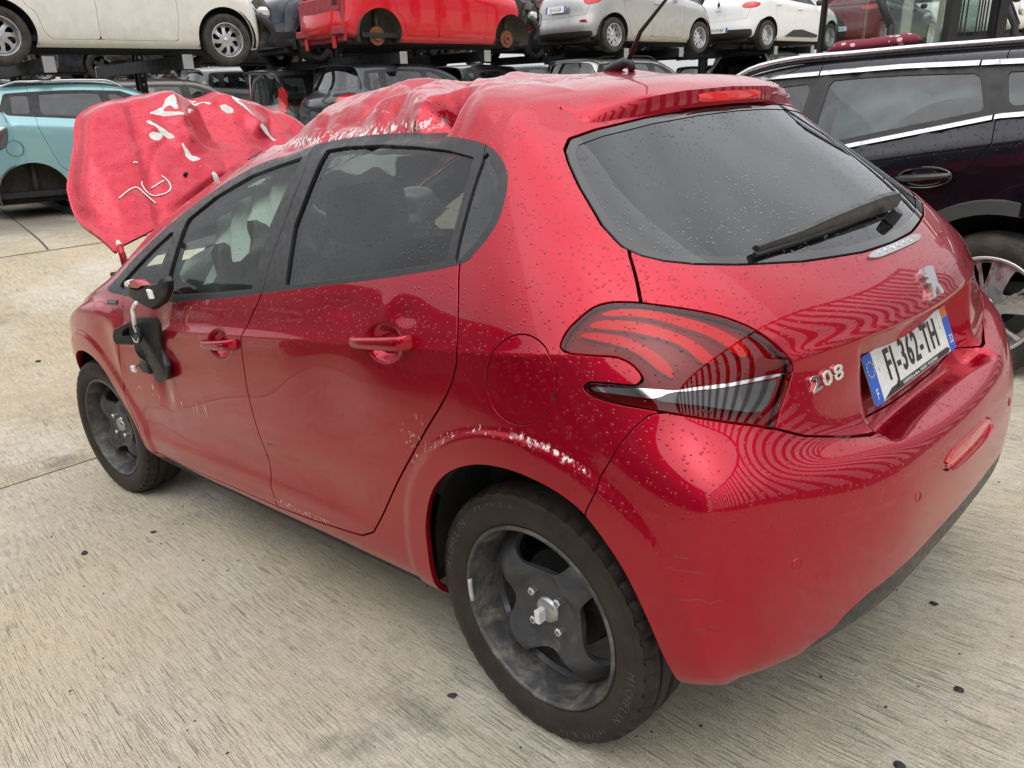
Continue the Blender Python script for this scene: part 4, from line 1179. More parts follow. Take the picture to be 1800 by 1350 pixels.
    CL = [[(-.4349,1.0063),(-.4005,1.0105),(-.3478,1.0033),(-.3027,.9899),(-.2547,.9709),(-.2233,.9533),(-.1981,.9341),(-.1891,.9135),(-.2067,.9134),(-.2289,.9326),(-.2595,.9549),(-.3068,.9752),(-.3508,.9914),(-.3963,.9994),(-.4326,1.0015)],
     [(-.4616,.9887),(-.4309,.9937),(-.3726,.9855),(-.3226,.9677),(-.2864,.9475),(-.2637,.9251),(-.2559,.9116),(-.2806,.9134),(-.2973,.9321),(-.3205,.9494),(-.3577,.9631),(-.4017,.9752),(-.4402,.9802),(-.4625,.984)],
     [(-.484,.9734),(-.4484,.9721),(-.4104,.965),(-.3805,.9511),(-.3577,.9345),(-.3413,.9181),(-.335,.8993),(-.3425,.8953),(-.368,.9171),(-.3843,.9332),(-.4136,.9499),(-.4506,.9603),(-.4816,.9687)],
     [(-.4749,.8853),(-.4376,.8832),(-.3938,.8806),(-.3462,.8739),(-.295,.8747),(-.2214,.874),(-.161,.8733),(-.1075,.8697),(-.1068,.8644),(-.1619,.8667),(-.2224,.8677),(-.2961,.8686),(-.3467,.8708),(-.3711,.8615),(-.4145,.8689),(-.4573,.8762),(-.4741,.8787)],
     [(-.347,.8693),(-.2962,.8676),(-.2226,.8661),(-.1455,.8631),(-.1715,.8267),(-.1905,.813),(-.2106,.8161),(-.3003,.844),(-.3777,.8602)]]
    for S, m in ((Lp, False), (Rp, True)):
        f = (lambda s: s.mirror()) if m else (lambda s: s)
        lt = S['light']; inner = lt.offset(-.016); cut = inner
        house = f(lt.offset(-.020)).to_obj('tail_light', ldark, root, flange=.02); house['label'] = 'smoked red wraparound tail lamp with three claw-shaped elements'
        f(lt.offset(.0015)).to_obj('lens', lens, house, flange=.016)
        for k, P in enumerate(CL):
            a, _ = cutg(inner, F_CORN, spl(P, 3, True) if k < 3 else np.array(P), 0)
            if k < 3: f(a.offset(.006)).to_obj('claw_element', (lred, lred, lbrt)[k], house, flange=.02)
            elif k == 3: f(a.offset(.0192)).to_obj('chrome_strip', chrome, house)
            else:
                f(a.offset(.0185)).to_obj('indicator_window', lclear, house)
    # spoiler ---------------------------------------------------------------
    rv = both('roof').v
    def zroof(x, y):
        d = np.hypot(rv[:,0]-x, rv[:,1]-y); k = np.argsort(d)[:4]; return float((rv[k, 2]/(d[k]+1e-4)).sum()/(1/(d[k]+1e-4)).sum())
    ys = np.concatenate([-np.array([.492,.485,.47,.44,.40,.35,.28,.2,.1]), [0], np.array([.1,.2,.28,.35,.40,.44,.47,.485,.492])]); a_ = np.abs(ys)
    tx = np.interp(a_, [0,.2,.35,.45,.485,.492], [-.060,-.050,-.024,.008,.030,.036]); tz = np.interp(a_, [0,.2,.35,.45,.485,.492], [1.410,1.407,1.397,1.379,1.362,1.352])
    bx = np.interp(a_, [0,.2,.35,.45,.485,.492], [-.058,-.049,-.023,.004,.018,.03]); bz = np.interp(a_, [0,.2,.35,.45,.485,.492], [1.362,1.360,1.351,1.339,1.334,1.338])
    rows = []
    for i, y in enumerate(ys):
        e_ = float(sstep(.36, .488, a_[i])); fx = .105-.02*e_; z0 = zroof(fx, y*.985)-.004*e_
        top = [(fx, y, z0-.006), (fx-.004, y, z0+.004*(1-e_))]
        for t in (.25,.5,.75): top.append((fx+(tx[i]-fx)*t, y, z0+.004+(tz[i]-z0-.004)*t-.004*e_*(1-t)+.010*math.sin(math.pi*t)*(1-e_)))
        rows.append(top+[(tx[i]+.008, y, tz[i]+.0015), (tx[i], y, tz[i]-.004), ((tx[i]+bx[i])/2-.001, y, (tz[i]+bz[i])/2), (bx[i], y, bz[i]+.004), (bx[i]+.008, y, bz[i]), (bx[i]+.05, y, bz[i]+.004)])
    nr_ = len(rows[0]); vv = [p for r_ in rows for p in r_]
    ff = [(i*nr_+j, i*nr_+j+1, (i+1)*nr_+j+1, (i+1)*nr_+j) for i in range(len(rows)-1) for j in range(nr_-1)]
    ff += [tuple(range(nr_))[::-1], tuple(range((len(rows)-1)*nr_, len(rows)*nr_))]
    me = mesh_from('roof_spoiler', vv, ff, True)
    bm = bmesh.new(); bm.from_mesh(me); bmesh.ops.recalc_face_normals(bm, faces=bm.faces); bm.to_mesh(me); bm.free()
    me.set_sharp_from_angle(angle=math.radians(50))
    sp = obj('roof_spoiler', me, red_low, root)
    m = MB(); pts = []
    for y in np.linspace(-.15, .15, 13):
        x0 = float(np.interp(abs(y), [0,.2], [-.0605,-.0505]))-.002; sl = .004*(abs(y)/.15)**6
        pts.append([(x0+.01, y, 1.397-sl), (x0, y, 1.3955-sl), (x0-.0015, y, 1.385), (x0, y, 1.3735+sl), (x0+.01, y, 1.372+sl)])
    m.add([p for r_ in pts for p in r_], [(i*5+j, i*5+j+1, (i+1)*5+j+1, (i+1)*5+j) for i in range(12) for j in range(4)]+[(0,1,2,3,4), (60,61,62,63,64)])
    bl = m.build('brake_light', m_lens('brake_light_red', (.80,.006,.012), .12, ribs=40), root, auto=40)
    # rear wiper ------------------------------------------------------------
    gv = both('rglass'); 
    def gpt(y, z):
        return surf(gv, (1, 2), y, z)
    W = [(.447,1.073),(.31,1.077),(.19,1.083),(.056,1.087),(-.07,1.088),(-.19,1.086)]
    pts = []; 
    m = MB(); hts = [.014,.022,.030,.036,.040,.034]; wid = [.008,.011,.014,.017,.020,.020]
    ring = []
    for (y, z), h, w in zip(W, hts, wid):
        p, n = gpt(y, z); u = V((0, 1, 0)); u = (u-n*u.dot(n)).normalized(); v_ = n.cross(u)
        ring.append([p+n*(.006)+v_*w, p+n*(.006+h*.7)+v_*w*.8, p+n*(.006+h)+v_*w*.2, p+n*(.006+h*.9)-v_*w*.5, p+n*(.006+h*.4)-v_*w, p+n*.006-v_*w*.8])
    m.add([p for r_ in ring for p in r_], [(i*6+j, i*6+(j+1) % 6, (i+1)*6+(j+1) % 6, (i+1)*6+j) for i in range(5) for j in range(6)]+[tuple(range(6)), tuple(range(30, 36))])
    wp = m.build('rear_wiper', black, root, auto=55)
    m = MB()
    bl_ = [gpt(y, 1.066+.004*k) for k, y in enumerate((.46,.33,.20,.07,-.05))]
    m.tube([p+n*.008 for p, n in bl_], .006, 6); m.build('wiper_blade', rubber, wp)
    p, n = gpt(-.10, 1.06); m = MB(); m.tube([p, p+n*.03], [.016,.013], 12); m.build('pivot_cap', black, wp)
    # chrome strip with the maker's name -------------------------------------
    tv = both('tailgate')
    def tpt(y, z):
        return surf(tv, (1, 2), y, z)
    m = MB(); R_ = []
    for y in np.linspace(-.156, .156, 15):
        p, n = tpt(y, 1.016); w = .0115*(1-(abs(y)/.156)**8*.8); up = V((1,0,0)); up = (V((0,0,1))-n*n.z).normalized()
        R_.append([p-n*.004-up*w, p+n*.005-up*w*.85, p+n*.0055+up*w*.85, p-n*.004+up*w])
    m.add([p for r_ in R_ for p in r_], [(i*4+j, i*4+j+1, (i+1)*4+j+1, (i+1)*4+j) for i in range(14) for j in range(3)]+[(0,1,2,3), (56,57,58,59)])
    cs = m.build('tailgate_strip', m_plain('satin_chrome', (.55,.56,.57), .22, 1.0, noise=.15), root, auto=40)
    bm = bmesh.new()
    for i, ch in enumerate('PEUGEOT'):
        y = .105-.035*i; p, n = tpt(y, 1.016); me = text_mesh(ch, .017, .0006, sx=1.35); me.transform(frame_at(p+n*.0058, (0,-1,0), n)); bm.from_mesh(me); bpy.data.meshes.remove(me)
    me = bpy.data.meshes.new('lettering'); bm.to_mesh(me); bm.free(); obj('lettering', me, m_plain('chrome_bright', (.9,.9,.9), .12, 1.0), cs)
    # emblem ------------------------------------------------------------------
    lion = [(.0103,.9666),(-.0122,.966),(-.0337,.9617),(-.0237,.9537),(-.0083,.9386),(-.0012,.9317),(-.0043,.9241),(-.0033,.9132),(.0049,.9078),(.0232,.911),(.014,.9166),(.0161,.9267),(.0288,.9237),(.0434,.9183),(.0466,.9107),(.0592,.9083),(.0676,.9122),(.0551,.9179),(.0345,.9357),(.0539,.9407),(.0536,.9446),(.0304,.9457),(.0283,.9481),(.0442,.9523),(.0438,.9563),(.0268,.9546),(.0219,.9564),(.0276,.9601)]
    p0, n0 = tpt(.015, .938); fm = frame_at(p0, (0,-1,0), n0); inv = fm.inverted()
    bm = bmesh.new(); L2 = []
    for y, z in lion:
        q_ = inv @ tpt(y, z)[0]; L2.append((q_.x, q_.y))
    vs = [bm.verts.new((a, b, -.006)) for a, b in L2]; fc = bm.faces.new(vs)
    bmesh.ops.recalc_face_normals(bm, faces=bm.faces)
    ex = bmesh.ops.extrude_face_region(bm, geom=[fc]); vv = [g for g in ex['geom'] if isinstance(g, bmesh.types.BMVert)]
    for v_ in vv: v_.co.z += .017
    cen = sum((v_.co for v_ in vv), V())/len(vv)
    for v_ in vv: v_.co.xy = v_.co.xy+(cen.xy-v_.co.xy)*.04
    bmesh.ops.triangulate(bm, faces=[f_ for f_ in bm.faces if len(f_.verts) > 4]); bmesh.ops.recalc_face_normals(bm, faces=bm.faces)
    me = bpy.data.meshes.new('emblem'); bm.to_mesh(me); bm.free(); o = obj('lion_emblem', me, m_plain('emblem_silver', (.80,.80,.81), .22, .85), root, fm); o['label'] = 'chrome rearing lion emblem on the tailgate'
    # model number
    bm = bmesh.new()
    for i, ch in enumerate('208'):
        y = .496-.033*i; p, n = tpt(y, .8365+.003*i); me = text_mesh(ch, .043, .003, .0006, sx=1.42, bold=.008); me.transform(mathutils.Matrix.Shear('XZ', 4, (0, 0)) if False else mathutils.Matrix.Identity(4)); me.transform(frame_at(p+n*.0025, (.28,-1,.06), n)); bm.from_mesh(me); bpy.data.meshes.remove(me)
    me = bpy.data.meshes.new('model_badge'); bm.to_mesh(me); bm.free(); obj('model_badge', me, chrome, root)
    # number plate -------------------------------------------------------------
    tl = .315; pc = V((-.5068, 0, .7735)); pn = V((-math.cos(tl), 0, math.sin(tl))); pm = frame_at(pc, (0,-1,0), pn)
    def flat(name, rect, z, mat, par, thick=.002, r=.006):
        x0, y0, x1, y1 = rect; P = []
        for cx, cy, a0 in ((x1-r, y1-r, 0), (x0+r, y1-r, 90), (x0+r, y0+r, 180), (x1-r, y0+r, 270)):
            for k in range(4): a = math.radians(a0+30*k); P.append((cx+r*math.cos(a), cy+r*math.sin(a), z))
        m = MB(); m.poly(P, thick, (0,0,1)); return m.build(name, mat, par)
    wht = m_plain('plate_white', (.74,.75,.73), .28, noise=.10, nscale=18); blue = m_plain('plate_blue', (.010,.10,.52), .3); blk = m_plain('plate_black', (.012,.012,.014), .35)
    pl = flat('number_plate', (-.26,-.055,.26,.055), 0, wht, root); pl.matrix_basis = pm; pl['label'] = 'white number plate with blue end bands'
    flat('country_band', (-.2605,-.0555,-.215,.0555), .0008, blue, pl, .001); flat('region_band', (.2195,-.0555,.2605,.030), .0008, blue, pl, .001, .004)
    flat('region_emblem', (.2195,.031,.2605,.0555), .0008, m_plain('plate_red', (.62,.16,.07), .4, noise=.5, nscale=90), pl, .001, .004)
    def ptext(s, size, x, y, mat, sx=1., name='plate_lettering', sp=1.0):
        me = text_mesh(s, size, .0004, sx=sx, sp=sp, bold=.012 if size > .05 else .0); o = obj(name, me, mat, pl); o.location = (x, y, .0016); return o
    ptext('FJ-362-TH', .098, 0.002, .006, blk, .70, sp=1.14)
    ptext('F', .032, -.238, -.034, wht, .9); ptext('32', .030, .240, -.028, wht, .9)
    m = MB()
    for k in range(12):
        a = 2*math.pi*k/12; m.lathe([(.0016,.0001), (.0016,.0024)], 5, 'z', (-.238+.0165*math.cos(a), .022+.0165*math.sin(a), 0))
    m.build('star_ring', m_plain('plate_stars', (.85,.72,.10), .4), pl)
    m = MB(); m.poly([(-.212,-.0535,.001), (.205,-.0535,.001), (.215,-.046,.001), (.20,-.0395,.001), (-.16,-.0395,.001)], .001, (0,0,1)); m.build('dealer_strip', blk, pl)
    ptext('DARRIOUX Jean-Pierre - PEUGEOT - VIC-FEZENSAC', .0105, .012, -.0465, wht, .95, 'dealer_lettering')
    for s in (-1, 1):
        m = MB(); m.lathe([(.003,.0001), (.003,.003), (.001,.004)], 8, 'z', (s*.195, .012, 0)); m.build('plate_screw', wht, pl)
    # bumper details -------------------------------------------------------------
    def bpt(y, z):
        return surf(bp, (1, 2), y, z, half=lambda v: v[:,0] < -.3)
    for y, z in ((.674,.555), (.328,.571), (-.328,.571), (-.674,.555)):
        p, n = bpt(y, z); m = MB(); m.lathe([(-.002,.0125), (.0012,.0118), (.0014,.0108), (-.0002,.0104), (-.0002,.0001)], 20, 'z')
        m.build('parking_sensor', red_low, bo, True, frame_at(p, (0,-1,0), n))
    # fog lamp slot in the middle of the bumper
    R_ = []
    for y in np.linspace(-.155, .155, 15):
        p, n = bpt(y+.03, .585); w = .021*(1-(abs(y)/.158)**6*.75); up = (V((0,0,1))-n*n.z).normalized(); R_.append((p, n, up, w))
    m = MB(); m.add([q_ for p, n, up, w in R_ for q_ in (p+up*(w+.005)-n*.002, p+up*w+n*.006, p+up*(w-.003)-n*.004, p-up*(w-.003)-n*.004, p-up*w+n*.009, p-up*(w+.006)-n*.002)], [(i*6+j, i*6+j+1, (i+1)*6+j+1, (i+1)*6+j) for i in range(14) for j in range(5)])
    fl = m.build('fog_lamp', red_low, bo, auto=60)
    m = MB(); m.add([q_ for p, n, up, w in R_ for q_ in (p+up*(w-.003)+n*.0005, p+n*.002, p-up*(w-.003)+n*.0005)], [(i*3+j, i*3+j+1, (i+1)*3+j+1, (i+1)*3+j) for i in range(14) for j in range(2)])
    m.build('fog_lens', m_lens('fog_lens_red', (.55,.008,.012), .15, ribs=60), fl)
    # dark scores scraped into the bumper corner
    sc_m = m_plain('score_dark', (.22,.05,.055), .6)
    for y0, y1, z0, z1 in ((.842,.826,.600,.597), (.846,.815,.575,.573), (.845,.80,.520,.514), (.838,.80,.462,.456)):
        m = MB(); pts = []
        for t in np.linspace(0, 1, 8):
            k = np.argmin((bp.v[:,1]-(y0+(y1-y0)*t))**2*9+(bp.v[:,2]-(z0+(z1-z0)*t))**2+(bp.v[:,0] > -.30)*9); pts.append(V(bp.v[k])+V(bp.n[k])*.0004)
        m.tube(pts, [.0002]+[.0006]*6+[.0002], 5); m.build('scrape', sc_m, bo, smooth=True)
    # door handles -----------------------------------------------------------------
    def dpt(S, x, z):
        return surf(S, (0, 2), x, z)
    def handle(S, xa, za, xb, zb, par, lock, mirror=False):
        m = MB(); R_ = []
        N_ = 14
        pa, pb = dpt(S, xa, za)[0], dpt(S, xb, zb)[0]
        for k in range(N_+1):
            t = k/N_; p = pa.lerp(pb, t); p.y = .858+.0*t; b = math.sin(math.pi*min(1, t*1.0))
            bow = .026*(1-(2*t-1)**4)**.5*1.0 if 0 < t < 1 else 0
            hh = .013+.006*t
            c = p+V((0, -.006+bow, 0)); ring = []
            for j in range(10):
                a = 2*math.pi*j/10; ring.append(c+V((0, (.009)*math.cos(a), hh*math.sin(a)*(1 if abs(math.sin(a)) < .9 else .92))))
            R_.append(ring)
        m.add([q_ for r_ in R_ for q_ in r_], [(i*10+j, i*10+(j+1) % 10, (i+1)*10+(j+1) % 10, (i+1)*10+j) for i in range(N_) for j in range(10)]+[tuple(range(10)), tuple(range(N_*10, N_*10+10))])
        if mirror:
            m.v = [(x, -y, z) for x, y, z in m.v]
        h = m.build('door_handle', red, par, auto=60)
        if lock:
            p = pa.lerp(pb, .80); mm = MB(); mm.lathe([(.876,.0075), (.884,.007), (.884,.0001)], 14, 'y', (p.x, 0, p.z)); mm.build('lock_barrel', chrome, h, auto=40)
        return h
    handle(Lp['door_r'], .475, .916, .249, .934, d_r[0], False); handle(Lp['door_f'], 1.308, .826, 1.083, .845, d_f[0], True)
    handle(Lp['door_r'], .475, .916, .249, .934, d_r[1], False, True); handle(Lp['door_f'], 1.308, .826, 1.083, .845, d_f[1], False, True)
    # flap finger notch: a flat disc, its shade put into the dark red
    m = MB(); m.lathe([(0,.0001), (.0,.010)], 12, 'y', (-.146,.847,.858)); m.build('flap_notch', m_plain('notch_shade', (.08,.002,.006), .5), root)
    # antenna ----------------------------------------------------------------------
    m = MB(); zb = zroof(.29, 0)
    base = [(.335,0,zb-.006), (.318,0,zb+.004), (.285,0,zb+.011), (.258,0,zb+.017), (.243,0,zb+.014), (.238,0,zb-.006)]
    m.tube(base, [.008,.014,.016,.013,.011,.011], 12); an = m.build('aerial_base', black, root, smooth=True)
    m = MB(); m.tube([(.252,0,zb+.014), (.205,0,zb+.085), (.115,0,1.640), (.02,0,1.765)], [.0075,.0058,.0040,.0034], 8); m.build('aerial_rod', rubber, an, smooth=True)
    # wing script, wheel-arch liners, underside ------------------------------------------
    m = MB(); p, n = dpt(Lp['wing'], 2.13, .896); m.box((0,0,0), (.10,.016,.003), frame_at(p+n*.002, (-1,0,.06), n)); wb = m.build('wing_badge', blk, root)
    me = text_mesh('SIGNATURE', .011, .0004); o = obj('badge_lettering', me, m_plain('badge_grey', (.45,.45,.46), .3, .8), wb, frame_at(p+n*.0042, (-1,0,.06), n))
    for cx, cz in ((-.03,.345), (2.47,.33)):
        for s in (1, -1):
            m = MB(); m.lathe([(s*.80,.372), (s*.79,.385), (s*.56,.375), (s*.50,.33), (s*.50,.02)], 28, 'y', (cx, 0, cz), a0=-.10, a1=math.pi+.05); m.build('arch_liner', liner, root, smooth=True)
    m = MB(); m.box((1.25,0,.26), (3.0,1.20,.05)); m.box((1.25,.66,.27), (1.7,.26,.05)); m.box((1.25,-.66,.27), (1.7,.26,.05)); m.box((-.36,-.1,.40), (.26,.8,.12)); m.box((0,0,.30), (.09,1.3,.09)); m.box((2.54,0,.30), (.10,1.3,.09))
    m.build('underbody', dark, root)
    # wheels -------------------------------------------------------------------------------
    wm = dict(tyre=m_rubber('tyre_rubber', (.022,.0175,.0155), .20), rim=m_steelwheel('rim_steel', True), disc=m_steelwheel('disc_steel'), hub=m_plain('hub_zinc', (.42,.44,.46), .32, .9, noise=.25), bolt=m_plain('bolt_steel', (.62,.62,.63), .28, .9, noise=.2), dark=m_plain('brake_dark', (.015,.015,.015), .7, noise=.5))
    yw = .813-.0975*.88
    for nm, x, s, steer in (('rear_wheel', 0, 1, 0), ('front_wheel', 2.538, 1, .09), ('rear_wheel', 0, -1, 0), ('front_wheel', 2.538, -1, .09)):
        w = wheel(nm, root, 'steel4', 4, wm)
        w.location = (x, s*yw, .3085); w.rotation_euler = (0, 0, (0 if s > 0 else math.pi)+steer)
        if s > 0 and x == 0:
            ey = .0925
            for word, R_, a, sz, up in (('PRIMACY 4', .276, math.radians(72), .020, True), ('MICHELIN', .270, math.radians(28), .028, True), ('195/55 R 16', .272, math.radians(-118), .019, True), ('OUTSIDE', .270, math.radians(-62), .013, True), ('MICHELIN', .270, math.radians(-160), .026, True)):
                me = text_arc(word, R_, .0968, a, sz, .0006, up); obj('sidewall_lettering', me, m_plain('tyre_letter', (.075,.060,.050), .7), w)
            # balance weight on the rim, paper tag on the hub
            m = MB(); m.tube([(.2135*math.cos(a), .083, .2135*math.sin(a)) for a in np.linspace(-.14, .14, 6)], .006, 6); m.build('balance_weight', m_plain('weight_zinc', (.45,.45,.44), .5, noise=.3), w, smooth=True)
            m = MB(); m.box((.006,.062,-.006), (.016,.026,.034), None, 0, .003); o = m.build('hub_tag', m_plain('tag_paper', (.72,.72,.70), .5, noise=.3, nscale=80), w)
            m = MB(); m.tube([(.150,.02,-.165), (.142,.045,-.158), (.138,.058,-.155)], [.005,.005,.004], 8); m.build('valve', rubber, w)
        if s > 0 and x > 1:
            for word, R_, a, sz in (('PRIMACY 4', .276, math.radians(60), .020), ('MICHELIN', .270, math.radians(100), .028)):
                obj('sidewall_lettering', text_arc(word, R_, .0968, a, sz, .0006), m_plain('tyre_letter_front', (.040,.037,.035), .7), w)
    return root, Lp, Rp, dict(red=red, black=black, rubber=rubber, dark=dark, grey=grey, chrome=chrome, blk=blk, wht=wht, red_low=red_low)
HERO, HLp, HRp, HM = build_hero()

# ------------------------------------------------------------------ bonnet, mirror wreck, cabin of the red car
def build_hood():
    P0 = np.array([2.35, 0, 1.07]); e2 = np.array([.545, 0, .839]); n0 = np.array([-.839, 0, .545])
    left = [(.676,-.001),(.693,.043),(.720,.144),(.732,.256),(.721,.338),(.710,.384),(.665,.472),(.617,.569),(.596,.625),(.565,.682),(.521,.715),(.451,.742),(.305,.766),(.146,.770),(.012,.761),(-.153,.738),(-.289,.701),(-.371,.673),(-.469,.604),(-.521,.540)]
    right = [(-.60,.46),(-.665,.36),(-.70,.25),(-.70,.13),(-.67,.0)]
    bottom = [(-.5,.10),(-.3,.20),(-.04,.235),(.147,.208),(.317,.130),(.496,.064),(.645,.021)]
    poly = spl(left+right+bottom, 3, True)
    ny, nh = 220, 126
    Y, Hh = np.meshgrid(np.linspace(-.78, .78, ny), np.linspace(-.06, .82, nh), indexing='ij')
    y, h = Y.ravel(), Hh.ravel()
    sd = poly_sd(poly)(np.stack([y, h], 1))
    d = .055*(1-(np.abs(y)/.74)**2.2)-.02
    d -= .05*sstep(-.085, .0, sd)**2*sstep(.08, .25, h)                      # edge rolls away
    d -= .030*sstep(.58, .70, y)*sstep(.62, .35, h)*sstep(.0, .2, h)
    for s in (1, -1): d -= .010*np.exp(-((y-s*(.47-.18*h))/.03)**2)*sstep(.02, .1, h)   # pressed lines
    # crushed nose
    def fold(a, b, w, amp):
        a, b = np.array(a), np.array(b); ab = b-a; t = np.clip(((y-a[0])*ab[0]+(h-a[1])*ab[1])/(ab@ab), 0, 1)
        r = np.hypot(y-a[0]-t*ab[0], h-a[1]-t*ab[1]); return amp*np.maximum(0, 1-r/w)**1.3
    for a, b, w, amp in (((.149,.743),(.172,.48),.10,.030), ((-.084,.75),(-.197,.531),.09,.034), ((.011,.72),(.03,.5),.12,-.055), ((.25,.64),(.16,.58),.06,.016), ((.22,.43),(.12,.26),.09,.014), ((-.2,.50),(-.30,.40),.08,.016), ((-.32,.62),(-.25,.45),.08,-.02), ((.30,.55),(.23,.50),.05,.012)):
        d += fold(a, b, w, amp)
    # sharp facets pressed into the nose
    rr = random.Random(21); pts = [(-.8,-.1), (.8,-.1), (.8,.9), (-.8,.9)]+[(.62*math.cos(a), .52+.34*math.sin(a)) for a in np.linspace(0, 2*math.pi, 16, endpoint=False)]; am = [0]*len(pts)
    for k in range(30):
        a, b = rr.uniform(-.45, .40), rr.uniform(.27, .74); pts.append((a, b)); am.append(rr.uniform(-.009, .009))
    vo, eo, fo, ov, oe, of_ = mathutils.geometry.delaunay_2d_cdt([mathutils.Vector(q) for q in pts], [], [], 0, 1e-6)
    vz = np.array([am[q[0]] if q else 0 for q in ov]); vo = np.array([tuple(q) for q in vo]); Pm = np.stack([y, h], 1)
    for f_ in fo:
        A_, B_, C_ = vo[f_[0]], vo[f_[1]], vo[f_[2]]; det = (B_[0]-A_[0])*(C_[1]-A_[1])-(C_[0]-A_[0])*(B_[1]-A_[1])
        if abs(det) < 1e-12: continue
        l1 = ((Pm[:,0]-A_[0])*(C_[1]-A_[1])-(C_[0]-A_[0])*(Pm[:,1]-A_[1]))/det; l2 = ((B_[0]-A_[0])*(Pm[:,1]-A_[1])-(Pm[:,0]-A_[0])*(B_[1]-A_[1]))/det
        ok = (l1 >= 0) & (l2 >= 0) & (l1+l2 < 1); d[ok] += (vz[f_[0]]*(1-l1-l2)+vz[f_[1]]*l1+vz[f_[2]]*l2)[ok]
    d += .004*vnoise(np.stack([y*11, h*11, y*0], 1))*sstep(.9, .2, np.abs(y))+.0015*vnoise(np.stack([y*30, h*30, y*0], 1))
    v = P0+y[:, None]*np.array([0, 1, 0])+h[:, None]*e2+d[:, None]*n0
    idx = np.arange(ny*nh).reshape(ny, nh)
    a, b, c, e = idx[:-1,:-1].ravel(), idx[1:,:-1].ravel(), idx[1:,1:].ravel(), idx[:-1,1:].ravel()
    quad = np.stack([a, b, c, e], 1); nn = quad_normals(v, quad)
    if (nn@n0).mean() < 0: quad = quad[:, ::-1]; nn = -nn
    S = Shell(v, nn, np.vstack([quad[:, [0,1,2]], quad[:, [0,2,3]]]))
    yh = {}
    fr = lambda vv: np.stack([vv[:,1], (vv-P0)@e2], 1)
    S, _ = S.split(poly_sd(poly)(fr(S.v)))
    marks = [[(.285,.629),(.225,.646),(.193,.681),(.149,.70),(.165,.622),(.182,.623),(.189,.649),(.23,.626),(.206,.608),(.154,.584),(.175,.577),(.236,.60),(.273,.616)],
     [(.32,.585),(.302,.587),(.279,.551),(.249,.508),(.234,.481),(.26,.483),(.277,.505),(.299,.553)],
     [(.33,.525),(.303,.525),(.279,.51),(.287,.491),(.312,.483),(.33,.50)],
     [(.046,.706),(-.008,.72),(-.044,.682),(-.03,.683),(-.004,.712),(.039,.689)], [(.103,.639),(.078,.653),(.038,.659),(.078,.643),(.098,.617),(.113,.615)],
     [(-.068,.656),(-.087,.649),(-.113,.614),(-.10,.601),(-.083,.608),(-.066,.634)], [(-.129,.686),(-.161,.69),(-.182,.661),(-.153,.662),(-.177,.627),(-.197,.542),(-.178,.577),(-.157,.617),(-.133,.652)],
     [(-.189,.503),(-.228,.508),(-.236,.482),(-.265,.435),(-.24,.448),(-.211,.473)], [(.079,.757),(.016,.752),(-.014,.740),(.021,.735),(.057,.738)],
     [(.222,.448),(.209,.426),(.196,.384),(.164,.365),(.201,.353),(.222,.387)], [(.147,.29),(.13,.278),(.121,.245),(.143,.238)], [(.654,.055),(.645,.037),(.647,.006),(.661,.002),(.662,.029)]]
    bare = m_plain('bare_primer', (.62,.61,.58), .55, noise=.35, nscale=45)
    RED = (.42,.0008,.022)
    def few(N, P): return N.math('MULTIPLY', N.rng(N.noise(N.scale(P, (1,.3,1)), 120, 4, .7), .70, .73), N.rng(N.noise(P, 4, 2), .5, .6))
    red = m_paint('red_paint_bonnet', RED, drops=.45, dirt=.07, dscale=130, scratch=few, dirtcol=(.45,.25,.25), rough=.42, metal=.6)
    patches = []
    rs_ = np.random.RandomState(3)
    for P in marks:
        pp = spl(P, 3, True); pp = pp+rs_.normal(0, .0016, pp.shape)
        p, S = cutg(S, fr, pp, 0); patches.append(p)
    hood = S.to_obj('bonnet', red, HERO, flange=.012); hood['label'] = 'raised crumpled red bonnet with bare patches and white pen marks'
    for p in patches:
        if len(p.t): p.offset(.0004).to_obj('bare_patch', bare, hood)
    FR = fr(S.v)
    def on(y_, h_, lift=.0025):
        k = np.argsort((FR[:,0]-y_)**2+(FR[:,1]-h_)**2)[:8]; w_ = 1/(np.hypot(FR[k,0]-y_, FR[k,1]-h_)+.001); q_ = (S.v[k]*w_[:,None]).sum(0)/w_.sum(); n_ = S.n[k].mean(0); d_ = np.array([0,1,0])*(y_-(FR[k,0]*w_).sum()/w_.sum())+e2*(h_-(FR[k,1]*w_).sum()/w_.sum()); return V(q_+d_+n_*lift)
    pen = m_plain('paint_pen', (.80,.80,.78), .5)
    for L in ([(.574,.233),(.54,.252),(.509,.267),(.484,.269),(.462,.23),(.438,.184)], [(.454,.294),(.459,.28),(.453,.245),(.43,.222),(.381,.22),(.352,.241),(.349,.275),(.365,.307)], [(.426,.261),(.395,.271),(.364,.282)], [(.455,.385),(.445,.389),(.437,.383)]):
        Q = spl(L, 6); m = MB(); m.tube([on(*p) for p in Q], .0032, 5); m.build('pen_stroke', pen, hood, smooth=True)
    m = MB(); p = on(.261, .297, .008); m.box((0,0,0), (.022,.018,.014), mathutils.Matrix.Translation(p) @ mathutils.Euler((.4,.6,.2)).to_matrix().to_4x4(), 0, .004); tag(m.build('plastic_scrap', HM['black']), 'small black plastic scrap lying on the raised red bonnet', 'debris')
    m = MB(); p = on(-.06, .33, .012); m.poly([(0,0,0), (.014,.002,.0), (.026,-.05,.02), (.02,-.085,.035), (.006,-.05,.02)], .01, (1,0,.3)); o = m.build('wiper_end', HM['black'], hood); o.location = p
    # underside frame, hinges, strut
    for s in (1, -1):
        m = MB(); m.tube([(2.36, s*.655, 1.085), (2.335, s*.665, 1.055), (2.345, s*.66, 1.00), (2.36, s*.65, .955)], [.012,.012,.013,.014], 6)
        m.build('bonnet_hinge', HM['red_low'], HERO, smooth=True)
    m = MB(); m.tube([(2.42,.625,1.05), (2.37,.635,.96)], .006, 6); m.build('bonnet_strut', HM['black'], HERO, smooth=True)
